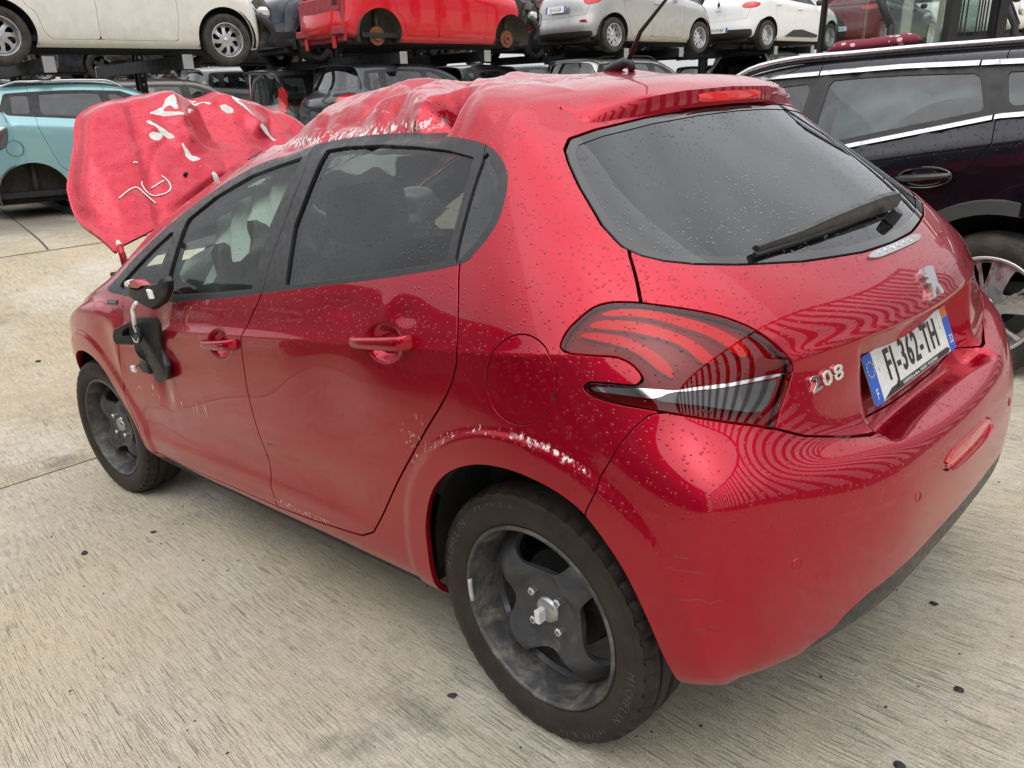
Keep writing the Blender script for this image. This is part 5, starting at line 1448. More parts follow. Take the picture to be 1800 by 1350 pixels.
    U = S.offset(-.018); U.to_obj('bonnet_underside', HM['red_low'], hood)

def build_mirror():
    root = HERO; blk = m_plain('mirror_plastic', (.020,.021,.023), .5, noise=.5, nscale=40, bump=.001, bscale=120)
    mr = empty('door_mirror'); mr.parent = root; mr['label'] = 'broken driver door mirror hanging by its cable'
    def slab(name, P, y0, th, mat, bend=0.0):
        n = len(P); xs = np.array(P); c = xs.mean(0)
        rings = []
        for k, (yy, sc) in enumerate(((y0, .93), (y0+th*.25, 1.0), (y0+th*.75, 1.0), (y0+th, .88))):
            rings.append([(c[0]+(x-c[0])*sc, yy+bend*math.sin((x-c[0])*20+(z-c[1])*14), c[1]+(z-c[1])*sc) for x, z in P])
        v = [p for r in rings for p in r]
        f = [(i*n+j, i*n+(j+1) % n, (i+1)*n+(j+1) % n, (i+1)*n+j) for i in range(3) for j in range(n)]+[tuple(range(n)), tuple(range(3*n, 4*n))]
        m = MB(); m.add(v, f); return m.build(name, mat, mr, auto=40)
    slab('mirror_base', [(1.769,.986),(1.738,.992),(1.703,.985),(1.644,.984),(1.581,1.002),(1.516,1.009),(1.459,1.032),(1.437,1.019),(1.448,.99),(1.50,.959),(1.548,.935),(1.611,.915),(1.648,.924),(1.668,.935),(1.719,.949),(1.773,.962)], .848, .034, blk, .010)
    slab('cap_fragment', [(1.726,1.01),(1.678,1.017),(1.636,1.016),(1.592,1.001),(1.636,.989),(1.696,.988),(1.746,.996)], .86, .03, HM['red_low'])
    slab('fragment_edge', [(1.746,.996),(1.735,1.010),(1.705,1.016),(1.700,1.002),(1.72,.99)], .872, .022, HM['wht'])
    slab('clip', [(1.535,.995),(1.515,.992),(1.508,.965),(1.528,.962)], .893, .012, HM['wht'])
    low = slab('mirror_bracket', [(1.787,.867),(1.715,.885),(1.582,.893),(1.578,.873),(1.601,.823),(1.616,.778),(1.601,.748),(1.573,.725),(1.583,.697),(1.60,.675),(1.70,.647),(1.719,.652),(1.711,.685),(1.715,.717),(1.757,.74),(1.787,.764),(1.806,.799),(1.785,.842)], .868, .020, blk, .014)
    slab('mirror_shell', [(1.939,.803),(1.909,.831),(1.787,.867),(1.77,.857),(1.849,.832),(1.871,.807),(1.81,.81),(1.827,.774),(1.936,.77),(1.944,.781)], .868, .030, blk, .012)
    m = MB(); m.lathe([(.905,.034), (.915,.040), (.920,.036), (.912,.026), (.895,.022)], 20, 'y', (1.69,0,.838)); m.build('pivot_ring', blk, mr, smooth=True)
    m = MB(); m.lathe([(.9185,.0335), (.9215,.031), (.9185,.0285)], 20, 'y', (1.69,0,.838), a0=3.3, a1=6.0); m.build('ring_edge', HM['chrome'], mr, smooth=True)
    m = MB(); m.tube([tuple(p) for p in spl([(1.638,.905,.945), (1.665,.912,.923), (1.666,.915,.896), (1.675,.915,.869), (1.688,.908,.842)], 4)], .0075, 7); m.build('white_cable', m_plain('cable_white', (.72,.71,.66), .5, noise=.25, nscale=60), mr, smooth=True)
    m = MB(); m.box((1.756,.875,.703), (.06,.03,.05), None, 0, .005); m.build('motor', blk, mr)
    m = MB(); m.tube([tuple(p) for p in spl([(1.779,.88,.721), (1.839,.875,.697), (1.889,.872,.682)], 4)], .0028, 5); m.build('wire', HM['rubber'], mr)
    m = MB(); m.box((1.905,.872,.673), (.036,.014,.024), None, 0, .003); m.build('connector', HM['wht'], mr)

def build_cabin():
    root = HERO; D, G = HM['dark'], HM['grey']
    fab = m_plain('seat_fabric', (.055,.056,.060), .9, noise=.3, nscale=80, bump=.001, bscale=400)
    head = m_plain('headlining', (.42,.41,.38), .95, noise=.15)
    def seat(x, y, nm='front_seat', w=.50):
        s = empty(nm); s.parent = root; s.location = (x, y, 0)
        def cushion(name, prof, w_, par):
            m = MB(); n = len(prof); rings = []
            for yy, sc in ((-w_/2, .86), (-w_/2+.04, 1), (0, 1.03), (w_/2-.04, 1), (w_/2, .86)):
                c = np.mean(prof, 0); rings.append([(c[0]+(a-c[0])*sc, yy, c[1]+(b-c[1])*sc) for a, b in prof])
            m.add([p for r in rings for p in r], [(i*n+j, i*n+(j+1) % n, (i+1)*n+(j+1) % n, (i+1)*n+j) for i in range(4) for j in range(n)]+[tuple(range(n)), tuple(range(4*n, 5*n))])
            return m.build(name, fab, par, smooth=True)
        cushion('seat_cushion', [(.26,.46),(.24,.54),(.05,.53),(-.2,.48),(-.24,.42),(-.1,.38),(.2,.40)], w, s)
        cushion('seat_back', [(-.16,.46),(-.20,.60),(-.27,.85),(-.33,1.03),(-.40,1.05),(-.42,1.0),(-.36,.75),(-.28,.48)], w*.95, s)
        h = cushion('headrest', [(-.34,1.09),(-.35,1.20),(-.38,1.25),(-.43,1.24),(-.44,1.12),(-.41,1.07)], w*.52, s)
        m = MB()
        for q in (-.05, .05): m.tube([(-.38,q,1.02), (-.39,q,1.10)], .006, 6)
        m.build('headrest_post', HM['chrome'], h)
    seat(1.42, .36); seat(1.42, -.36)
    seat(.52, .33, 'rear_seat', .62); seat(.52, -.33, 'rear_seat', .62)
    # dashboard, wheel
    m = MB(); prof = [(2.42,.98),(2.15,1.0),(1.98,.985),(1.90,.93),(1.92,.80),(2.05,.70),(2.2,.62),(2.5,.6)]
    n = len(prof); ys = [-.70,-.35,0,.35,.70]; m.add([(x-.03*math.cos(y*2), y, z) for y in ys for x, z in prof], [(i*n+j, i*n+(j+1) % n, (i+1)*n+(j+1) % n, (i+1)*n+j) for i in range(4) for j in range(n)]+[tuple(range(n)), tuple(range(4*n, 5*n))])
    m.build('dashboard', D, root, auto=50)
    m = MB(); m.box((1.93,.36,1.03), (.10,.30,.07), None, 0, .03); m.build('instrument_hood', D, root)
    T = mathutils.Matrix.Translation((1.77,.36,.93)) @ mathutils.Euler((0, math.radians(-62), 0)).to_matrix().to_4x4()
    m = MB(); m.tube([T @ V((.175*math.cos(a), .175*math.sin(a), 0)) for a in np.linspace(0, 2*math.pi, 32, endpoint=False)], .016, 8, closed=True)
    for a in (0, 2.2, -2.2): m.tube([T @ V((0,0,-.02)), T @ V((.17*math.cos(a), .17*math.sin(a), 0))], .016, 6)
    m.lathe([(-.03,.06),(-.005,.055),(.0,.02)], 16, 'z'); b0 = len(m.v)-16*3; m.v[b0:] = [tuple(T @ V(p)) for p in m.v[b0:]]
    m.build('steering_wheel', D, root, smooth=True)
    # cabin lining below the windows, floor, headlining, pillar covers
    for S, nm, mirror in ((HLp, 1, False), (HRp, 1, True)):
        for key in ('door_f', 'door_r', 'side', 'frame_f', 'frame_r'):
            s = S[key].offset(-.045 if not key.startswith('frame') else -.03)
            s = Shell(s.v, -s.n, s.t[:, ::-1], s.tag)
            if key == 'side': s = s.sub((s.v[s.t][:, :, 2].mean(1) > .55) & (s.v[s.t][:, :, 0].mean(1) > -.15))
            (s.mirror() if mirror else s).to_obj('door_lining' if key.startswith('door') else 'pillar_lining', D if key.startswith('door') or key == 'side' else G, root)
    r = HLp['roof'].join(HRp['roof'].mirror()).offset(-.022); r = Shell(r.v, -r.n, r.t[:, ::-1], r.tag); r.to_obj('headlining', head, root)
    m = MB(); m.box((1.05,0,.33), (2.6,1.45,.03)); m.box((-.28,0,.62), (.42,1.1,.03)); m.box((2.46,0,.72), (.04,1.35,.5)); m.build('cabin_floor', D, root)
    m = MB(); m.box((-.02,0,.99), (.52,1.12,.025), None, 0, .01); m.build('parcel_shelf', D, root)
    # deployed airbags, slack
    bag = m_plain('airbag_cloth', (.60,.62,.57), .9, noise=.12, nscale=8)
    def blob(name, c, r, M, seed):
        bm = bmesh.new(); bmesh.ops.create_icosphere(bm, subdivisions=4, radius=1)
        vs = np.array([v.co[:] for v in bm.verts]); n_ = vnoise(vs*2.1+seed)*.28+vnoise(vs*5+seed)*.10
        for v, q in zip(bm.verts, n_): v.co = V((v.co.x*r[0], v.co.y*r[1], v.co.z*r[2]))*(1+q)
        me = bpy.data.meshes.new(name); bm.to_mesh(me); bm.free(); me.polygons.foreach_set('use_smooth', [True]*len(me.polygons)); o = obj(name, me, bag, root); o.matrix_basis = mathutils.Matrix.Translation(c) @ mathutils.Euler(M).to_matrix().to_4x4(); return o
    blob('steering_airbag', (1.72,.36,.99), (.10,.27,.22), (0,-.4,0), 3.0)
    blob('dashboard_airbag', (1.86,-.34,1.05), (.16,.26,.14), (0,.2,0), 8.0)
    m = MB(); n1, n2 = 22, 8
    for i in range(n1):
        for j in range(n2):
            t = j/(n2-1); x = .30+1.15*i/(n1-1); m.v.append((x, -.60-.10*t+.02*math.sin(i*1.1+j), 1.34-.02*(x-.8)**2*4-.26*t*(.7+.3*math.sin(i*.5))))
    m.f = [(i*n2+j, (i+1)*n2+j, (i+1)*n2+j+1, i*n2+j+1) for i in range(n1-1) for j in range(n2-1)]; m.m = [0]*len(m.f); m.build('curtain_airbag', bag, root, smooth=True)
    m = MB()
    for i in range(n1):
        for j in range(n2):
            t = j/(n2-1); x = 1.02+.62*i/(n1-1); top = 1.335-.32*(x-1.02)**1.4; m.v.append((x, .555+.10*t+.018*math.sin(i*1.3+j*.7), top-(.17+.05*math.sin(i*.7))*t))
    m.f = [(i*n2+j, (i+1)*n2+j, (i+1)*n2+j+1, i*n2+j+1) for i in range(n1-1) for j in range(n2-1)]; m.m = [0]*len(m.f); m.build('curtain_airbag', bag, root, smooth=True)
    # engine bay
    m = MB(); m.box((2.75,.1,.62), (.42,.55,.32), None, 0, .04); m.box((2.72,.1,.80), (.36,.40,.06), None, 0, .02); m.build('engine', m_plain('engine_grey', (.09,.09,.09), .6, .3, noise=.5, nscale=25), root)
    m = MB(); m.box((2.70,-.40,.72), (.22,.18,.20), None, 0, .01); m.build('battery', D, root)
    m = MB(); m.box((3.05,0,.55), (.05,1.1,.35)); m.build('radiator', D, root)
build_hood(); build_mirror(); build_cabin()

# ------------------------------------------------------------------ generic cars for the yard
CARM = {}
def car_mats():
    M = CARM
    M['glass'] = m_glass('car_glass', (.16,.18,.18), drops=0, dirt=.10); M['glass_clear'] = m_glass('car_glass_clear', (.42,.52,.49), drops=0, dirt=.14)
    M['black'] = m_plain('car_black_plastic', (.020,.021,.022), .55, noise=.4, nscale=12)
    M['dark'] = m_plain('car_interior', (.015,.015,.016), .8, noise=.3); M['seat'] = m_plain('car_seat', (.05,.05,.052), .9, noise=.3)
    M['tyre'] = m_rubber('old_tyre', (.022,.021,.020), .45); M['rimdark'] = m_plain('dark_steel_rim', (.03,.031,.033), .5, .3, noise=.4, nscale=15)
    M['rimsil'] = m_plain('silver_rim', (.50,.51,.53), .32, .75, noise=.2); M['chrome'] = m_plain('car_chrome', (.72,.73,.74), .15, 1.0)
    M['red'] = m_lens('lamp_red', (.55,.006,.010), .15); M['clear'] = m_lens('lamp_clear', (.55,.56,.57), .1); M['amber'] = m_lens('lamp_amber', (.75,.22,.01), .15)
    M['white'] = m_plain('car_plate_white', (.72,.72,.70), .35); M['blue'] = m_plain('car_plate_blue', (.01,.08,.42), .35); M['ink'] = m_plain('car_plate_ink', (.012,.012,.012), .4)
    M['rust'] = m_plain('rusty_disc', (.20,.075,.035), .8, .3, noise=.5, nscale=30); M['greasy'] = m_plain('greasy_metal', (.07,.062,.052), .7, .3, noise=.6, nscale=18)
    M['alu'] = m_plain('dusty_alloy', (.30,.30,.30), .45, .7, noise=.4, nscale=20)
car_mats()

def gen_body(s, levels):
    wb, ro, fo, w, H = s['wb'], s['ro'], s['fo'], s['w'], s['H']; zs = s.get('zs', .20)
    xa, xw, xr, xg = s['xa'], s['xw'], s['xr'], s['xg']; zh, zf = s['zh'], s['zf']; b0, b1 = s['belt']
    belt = lambda x: b1+(b0-b1)*min(1, max(0, x/(xa)))
    cols = [wb+.42, wb+.02, xa, (xa+xw)/2, xw, (xw+xr)/2+.05, xr+.12, xr-.25]
    edge = [zf+.06, zh-.045, zh+.025, (zh+H)/2+.025, H-.055, H-.035, H-.055, H-.075]
    if 'edges' in s: edge[4:] = s['edges']
    side = []; cap = []
    for i, (x, ze) in enumerate(zip(cols, edge)):
        hood = i < 2
        bz = ze-.075 if hood else min(belt(x), ze-.09 if i == 2 else 9)
        tp = 0 if x < wb-.1 else .34*(x-wb+.1)**2
        tr = 0 if x > .1 else .10*(x-.1)**2
        yb = w-.045-tp; ye = (yb-.07 if hood else (yb-.10 if i == 2 else yb-.055-(ze-bz)*s.get('lean', .36)))
        c = []
        for k in range(9):
            if k == 0: p = (w-.075-tp-tr, zs)
            elif k == 1: p = (w-.022-tp-tr, zs+.07)
            elif k == 2: p = (w-.004-tp-tr, zs+.07+.35*(bz-.16-zs-.07))
            elif k == 3: p = (w-tp-tr, bz-.17)
            elif k == 4: p = (w-.012-tp-tr, bz-.06)
            elif k == 5: p = (yb-tr, bz)
            elif k == 6: p = (yb+(ye-yb)*.40-tr*.5, bz+(ze-bz)*.47)
            elif k == 7: p = (yb+(ye-yb)*.80, bz+(ze-bz)*.86)
            else: p = (ye-.025*(0 if hood else 1), ze)
            xx = x
            if i == len(cols)-1: xx = (-.12 if k <= 4 else -.12+(xr-.25+.12)*((k-4)/4)*.75)
            c.append((xx, p[0], p[1]))
        side.append(c); ye = c[-1][1]
        xc = (.05, .06, .14, .12, .05, 0, -.02, -.04)[i]; cr = (.045, .05, .03, .03, .045, .05, .05, .045)[i]; xo = side[-1][-1][0]
        if i in (2, 3): cr = .012
        cap.append([(xo+xc*.7, ye*.55, ze+cr*.8), (xo+xc, 0, ze+cr)])
    zt = H-.085
    rc = [(-ro+.10, zs+.06), (-ro+.015, zs+.12), (-ro, .47), (-ro+.035, .66), (-ro+.07, b1-.12), (xg, b1+s.get('gb', .0)), (xg+(xr-xg)*.48-.12*.48, b1+(zt-b1)*.5), (xg+(xr-.16-xg)*.92, b1+(zt-b1)*.92), (xr-.17, zt+.02)]
    rear = []
    for fx, fy, dz in ((.20, .87, 0), (.055, .56, .0), (0, 0, .0)):
        c = []
        for k, (x, z) in enumerate(rc):
            ys = side[-1][k][1]; g = fx if k < 5 else fx*(.9-.11*(k-5))
            c.append((x+g, ys*fy if fy else 0, z+(.02 if k >= 7 and fy == 0 else 0)+(-.012*fy if k >= 7 else 0)))
        rear.append(c)
    front = []
    for fx, fy in ((-.26, .80), (-.07, .48), (0, 0)):
        c = []
        for k in range(9):
            z = zs+.03+(zf-zs-.03)*k/8; bul = .06*math.sin(math.pi*min(1, k/8+.15)); c.append((wb+fo-.06+bul-(.10 if k == 8 else .02*(k > 6))+fx, side[0][k][1]*fy, z+(.02 if fy < .6 else 0)*(k/8)))
        front.append(c)
    co, nrm, q, mi = body_net(side, rear, front, cap, levels)
    s['_cols'] = [c[-1][0] for c in side]; s['_edge'] = [c[-1][2] for c in side]; s['_belt'] = belt
    return co, nrm, q, mi

def plate(par, M4, text, w=.52, h=.11):
    m = MB(); m.box((0,0,0), (w, h, .006), None, 0, .002); p = m.build('number_plate', CARM['white'], par, mat4=M4)
    for x in (-1, 1):
        m = MB(); m.box((x*(w/2-.022), 0, .0035), (.042, h, .001)); m.build('plate_band', CARM['blue'], p)
    o = obj('plate_lettering', text_mesh(text, h*.86, .0004, sx=.74, res=1), CARM['ink'], p); o.location = (0, -.002, .0042); return p

def gen_car(name, label, s, M4, paint, levels=3, group=None, wheels=(1,1,1,1), right_only=False):
    C = CARM
    root = tag(empty(name, M4), label, 'car', group)
    co, nrm, q, mi = gen_body(s, levels); wb, ro, w, H = s['wb'], s['ro'], s['w'], s['H']; belt = s['_belt']; WR = s.get('WR', .30); zs = s.get('zs', .20)
    xs_, ze_ = np.array(s['_cols'])[::-1], np.array(s['_edge'])[::-1]; zedge = lambda x: np.interp(x, xs_, ze_)
    xB, xC, xF = s['xB'], s['xC'], s['xa']-.13; xE = s.get('xE', s['xr']-.10); AR = s.get('AR', WR+.055)
    paint_m = paint
    H_ = half_of(co, nrm, q, mi, True); s['_shell'] = H_
    R = {}
    top = H_.sub(H_.tag == T_TOP); r = H_.sub(H_.tag != T_TOP)
    for cx in (0, wb):
        P = [(cx+AR*1.02*math.cos(a), WR+.02+AR*math.sin(a)) for a in np.linspace(-.45, math.pi+.45, 22)]
        _, r = cutg(r, F_SIDE, P, 0, lambda v: v[:,1] > .3)
    # rear lamp
    if 'lamp' in s:
        P = [corn(p) for p in s['lamp']]; R['lamp'], r = cutg(r, F_CORN, spl(P, 3, True), .006, lambda v: (v[:,0] < .25) & (v[:,2] > .4))
    # rear window
    yb = w*s.get('gw', .76); zb = belt(0)+.055; zt_ = H-.115
    gp = [(-.06, zb-.01), (0, zb-.01), (yb*.7, zb), (yb*.95, zb+.03), (yb*.98, zb+.09), (yb*.84, zt_-.05), (yb*.76, zt_-.005), (yb*.4, zt_+.015), (0, zt_+.02), (-.06, zt_+.02)]
    R['rw'], r = cutg(r, F_REAR, gp, .006, lambda v: v[:,0] < s['xr']+.05)
    # side windows
    xsamp = np.linspace(xE+.06, xF-.02, 10); topc = [(x, min(zedge(x)-.065, H-.10)) for x in xsamp]
    dl = [(xF+.04, belt(xF)+.028), (xB, belt(xB)+.018), (xC, belt(xC)+.018), (xE+.04, belt(xE)+.03), (xE-.02, belt(xE)+.10)]+[(xE+.02, (belt(xE)+topc[0][1])/2+.05)]+topc
    dlo, r = cutg(r, F_SIDE, np.array(dl), .002, lambda v: v[:,1] > .35)
    # doors
    zd = zs+.085
    fd = [(xB, zd), (xF+.02, zd), (xF+.06, .55), (xF+.05, belt(xF)+.3), (xB-.02, belt(xB)+.5), (xB+.01, belt(xB)-.15)]
    a = AR+.035
    rd = [(xB, zd), (xB+.01, belt(xB)-.15), (xB-.02, belt(xB)+.5), (xC, belt(xC)+.5), (xC-.01, belt(xC)-.10), (a*.75, WR+a*.80), (a*.98, WR+.25), (a*1.10, zd+.08), (a*1.25, zd)]
    if s.get('doors', 4) == 4: R['rd'], r = cutg(r, F_SIDE, spl(rd, 1, True), .006, lambda v: v[:,1] > .35)
    R['fd'], r = cutg(r, F_SIDE, np.array(fd), .006, lambda v: v[:,1] > .35)
    if s.get('hatch', True):
        tgp = [(-.06, s.get('tz', .60)), (0, s.get('tz', .60)), (w*.72, s.get('tz', .60)+.03), (w*.80, .9), (w*.82, belt(0)+.1), (w*.7, H-.2), (w*.62, H-.09), (0, H-.06), (-.06, H-.06)]
        R['tg'], r = cutg(r, F_REAR, tgp, .006, lambda v: v[:,0] < s['xr']-.05)
    if s.get('low'):
        lo, r = cutg(r, F_SIDE, [(-2, s['low']), (-.45, s['low']), (-.36, .12), (-2, .12)], .002); R['low'] = lo
    # windscreen and bonnet
    xa, xw = s['xa'], s['xw']; yw = w*.62
    ws = [(xw+.03, -.1), (xw+.03, 0), (xw+.0, yw*.82), (xa-.06, yw*1.14), (xa+.06, yw*.7), (xa+.11, 0), (xa+.11, -.1)]
    R['ws'], top = cutg(top, F_PLAN, ws, .006)
    hp = [(xa+.13, -.1), (xa+.13, 0), (xa+.08, yw*.7), (xa-.02, yw*1.22), (wb+s['fo']-.25, yw*1.2), (wb+s['fo']-.12, -.1)]
    R['hood'], top = cutg(top, F_PLAN, hp, .006)
    g, frame = {}, dlo
    def pane(x0, x1, sh0=0., sh1=0.):
        xs = np.linspace(x0, x1, 6); P = [(x1, belt(x1)+.05), (x0, belt(x0)+.05)]
        return P+[(x+(sh0*(1-(x-x0)/(x1-x0))+sh1*(x-x0)/(x1-x0)), min(zedge(x), H-.04)-.095) for x in xs]
    panes = [('front_pane', xB+.05, xF-.10, -.03, -.20)]
    if s.get('doors', 4) == 4: panes.append(('rear_pane', xC+.045, xB-.045, .05, -.04))
    if s.get('quarter', True): panes.append(('quarter_pane', xE+.09, xC-.05, .03, .03))
    for nm, x0, x1, s0, s1 in panes: g[nm], frame = cutg(frame, F_SIDE, np.array(pane(x0, x1, s0, s1)), 0)
    both = lambda k: R[k].join(R[k].mirror())
    gl = C[s.get('glass', 'glass')]
    # assemble
    cutx = s.get('nose_cut')
    body = r.join(r.mirror())
    if cutx is not None:
        _, body = body.split(cutx-body.v[:,0])
    body.to_obj('body_shell', paint_m, root, flange=.010)
    rf = top.join(top.mirror())
    if cutx is not None: _, rf = rf.split(cutx-rf.v[:,0])
    rf.to_obj('roof_panel', C['black'] if s.get('black_roof') else paint_m, root)
    if 'tg' in R:
        if s.get('no_tailgate'): pass
        else: both('tg').to_obj('tailgate', paint_m, root, flange=.012)
    if cutx is None and not s.get('no_hood'): both('hood').to_obj('bonnet', paint_m, root, flange=.01)
    both('ws').offset(-.003).to_obj('windscreen', C['glass_clear'], root)
    if not s.get('no_rw'): both('rw').offset(-.003).to_obj('rear_window', gl, root, flange=.004)
    if 'low' in R: both('low').offset(.003).to_obj('lower_bumper', C['black'], root, flange=.01)
    for sgn in ((-1,) if right_only else (-1, 1)):
        f = (lambda z: z.mirror()) if sgn < 0 else (lambda z: z)
        fdo = f(R['fd']).to_obj('front_door', paint_m, root, flange=.012)
        rdo = f(R['rd']).to_obj('rear_door', paint_m, root, flange=.012) if 'rd' in R else root
        f(frame.offset(-.001)).to_obj('window_frame', C['black'], root, flange=.008)
        for nm in g: f(g[nm].offset(-.006)).to_obj('window_pane', gl, fdo if nm == 'front_pane' else (rdo if nm == 'rear_pane' and rdo is not root else root))
        if 'lamp' in R:
            lo = f(R['lamp'].offset(.004)).to_obj('tail_lamp', s.get('lampmat', C['red']), root, flange=.015)
            if 'lamp2' in s:
                a_, _ = cutg(R['lamp'], F_CORN, spl([corn(p) for p in s['lamp2']], 3, True), 0); f(a_.offset(.006)).to_obj('lamp_section', C[s.get('lamp2mat', 'clear')], lo)
        # handles
        for x, par in ((xB+.14, fdo), (xC+.10, rdo)):
            if par is root or s.get('no_handles'): continue
            z = belt(x)-.13; m = MB(); m.box((x, sgn*(w+.012), z), (.20, .022, .028), None, 0, .009); m.build('door_handle', paint_m, par, auto=60)
        # mirror
        if s.get('mirrors', True):
            m = MB(); m.box((xF-.06, sgn*(w+.07), belt(xF)+.07), (.10, .17, .12), None, 0, .035); m.build('door_mirror', C['black'], root, auto=60)
    # inside
    m = MB(); m.box(((xa+xE)/2, 0, zs+.10), (xa-xE+.4, 2*w-.22, .06)); m.box((wb*.5, 0, zs+.03), (wb+.9, 2*w-.5, .08)); m.box((xa+.0, 0, belt(xa)-.14), (.5, 2*w-.25, .26), None, 0, .05)
    for y in (-1, 1): m.box((xa-.75-.20, y*w*.42, belt(xB)-.08), (.14, .46, .62), None, 0, .05); m.box((.35, y*w*.40, belt(0)-.12), (.14, .56, .55), None, 0, .05)
    for y in (-1, 1):
        m.box((xa-1.02, y*w*.42, belt(xB)+.28), (.09, .24, .15), None, 0, .03)
    m.build('cabin', C['dark'], root)
    for cx in (0, wb):
        for y in (-1, 1):
            m = MB(); m.lathe([(y*(w-.03), AR+.02), (y*(w-.28), AR+.02), (y*(w-.30), .02)], 18, 'y', (cx, 0, WR+.02), a0=-.3, a1=math.pi+.3)
            m.build('wheel_housing', C['greasy'] if s.get('bare') else C['dark'], root, smooth=True)
    wmats = dict(tyre=C['tyre'], rim=C[s.get('rimmat', 'rimsil')], disc=C[s.get('rimmat', 'rimsil')], hub=C[s.get('rimmat', 'rimsil')], bolt=C['alu'], dark=C['dark'])
    k = 0
    for cx in (0, wb):
        for y in (-1, 1):
            if wheels[k] == 1:
                wo = wheel('wheel', root, s.get('wk', 'spoke'), s.get('wn', 7), wmats, R=WR, rimR=s.get('rimR', WR*.66), width=s.get('tw', .19), detail=False, nbolt=0)
                wo.location = (cx, y*(w-.11), WR); wo.rotation_euler = (0, 0, 0 if y > 0 else math.pi)
            else:
                if wheels[k] == 0:
                  m = MB(); m.lathe([(.0, .02), (.035, .03), (.035, .065), (.012, .07), (.010, .128), (-.012, .128), (-.012, .05)], 30); b = m.build('brake_disc', C['rust'], root, auto=40); b.location = (cx, y*(w-.16), WR); b.rotation_euler = (0, 0, 0 if y > 0 else math.pi)
                m = MB(); m.tube([(cx+.03, y*(w-.2), WR+.02), (cx+.05, y*(w-.26), WR+.45)], [.03, .03], 10); m.tube([(cx, y*(w-.2), WR), (cx+.2, y*(w-.5), WR-.03)], .03, 8); m.build('suspension_leg', C['greasy'], root, smooth=True)
            k += 1
    if s.get('plate'):
        x, z, tl = s['plate'][1:4]; plate(root, frame_at((x, 0, z), (0,-1,0), (-math.cos(tl), 0, math.sin(tl))), s['plate'][0])
    if s.get('rails'):
        rm = C[s['rails']] if isinstance(s['rails'], str) else C['chrome']
        for y in (-1, 1):
            xs = np.linspace(s['xr']-.05, s['xw']+.05, 9); yy = np.interp(xs, xs_, np.array([0]*len(xs_))) if False else None
            pts = []
            for i, x in enumerate(xs):
                e = zedge(x); k_ = np.argmin((rf.v[:,0]-x)**2+((rf.v[:,1]-y*(w*.66))**2)); pts.append((x, y*(w*.67), float(rf.v[k_, 2])+(.045 if 0 < i < 8 else .0)))
            m = MB(); m.tube([tuple(p) for p in spl(pts, 3)], .016, 8); m.build('roof_rail', rm, root, smooth=True)
    s['_root'] = root; s['_paint'] = paint_m
    return root

# ------------------------------------------------------------------ racks and the cars on them
def hatch(**k):
    d = dict(wb=2.50, ro=.66, fo=.80, w=.86, H=1.48, xa=2.02, xw=1.22, xr=.02, xg=-.40, zh=.98, zf=.72, belt=(.93, 1.04), xB=1.02, xC=.20, WR=.305)
    d.update(k); return d
def gpaint(nm, col, **k):
    k.setdefault('dirt', .25); k.setdefault('metal', .3); return m_paint(nm, col, **k)
LAMP_HI = [(-.30,.80,1.00),(-.40,.70,1.02),(-.50,.60,1.0),(-.54,.56,.90),(-.52,.62,.80),(-.44,.74,.80),(-.32,.82,.86)]

def rack():
    met = m_plain('rack_steel', (.018,.021,.025), .6, noise=.4, nscale=8); endm = m_plain('rack_end_plate', (.30,.31,.31), .5, .3, noise=.3, nscale=14)
    bays = [.43, 2.0, 5.2, 6.8, 10.1, 11.7, 15.0, 16.5]
    for i, t in enumerate(bays):
        root = tag(empty('cantilever_rack', gmat(t, 1.9, H1(t)-.12)), '', 'rack', 'dark steel racks holding the cars')
        h2 = H2(t)-H1(t)+.12+.02
        m = MB()
        for y in (-.09, .09): m.box((0, y, 1.9), (.10, .03, 3.8))
        m.box((0, 0, 1.9), (.03, .16, 3.8)); po = m.build('rack_post', met, root)
        # holes punched up the post flanges
        m = MB()
        for k in range(30):
            for y in (-.106, .106): m.box((0, y, .25+.12*k), (.026, .004, .040))
        hm = m.build('post_hole', m_plain('hole_light_%d' % i, (.55,.56,.57), .7), po); hm['kind'] = 'stuff'
        for z in (h2, ):
            for sg in (-1, 1):
                m = MB(); L = 1.95
                m.box((-.045, sg*L/2, z), (.012, L, .15)); m.box((0, sg*L/2, z+.07), (.10, L, .012)); m.box((0, sg*L/2, z-.07), (.10, L, .012)); a = m.build('rack_arm', met, root)
                m = MB(); m.box((0, sg*(L+.005), z), (.13, .012, .17), None, 0, .003); m.build('end_plate', endm, a)
        m = MB(); m.box((0, 0, .10), (.16, 4.0, .20)); m.build('rack_foot', met, root)
    for lev, dz in (('low', .25), ('mid', 2.2)):
        m = MB(); root = empty('rack_beam', gmat(6, 1.9, H1(6)-.12)); m.box((0, 0, dz), (22, .06, .10)); m.build('beam', met, root); tag(root, dict(low='long steel beam along the rack posts near the ground', mid='long steel beam along the rack posts behind the upper cars', top='long steel beam joining the tops of the rack posts')[lev], 'beam')
    names = ['steel rack post between the blue car and the rear of the white car above', 'steel rack post with punched holes under the front of the white car', 'steel rack post behind the dark hatchback under the wheelless red car', 'steel rack post under the front of the wheelless red car', 'steel rack post under the tail of the silver hatchback', 'steel rack post under the front of the silver hatchback', 'steel rack post under the tail of the white hatchback with black sills', 'steel rack post under the front of the white hatchback with black sills']
    rs = [o for o in bpy.data.objects if o.name.startswith('cantilever_rack')]
    for o, n in zip(sorted(rs, key=lambda q: q.name), names): o['label'] = n
rack()

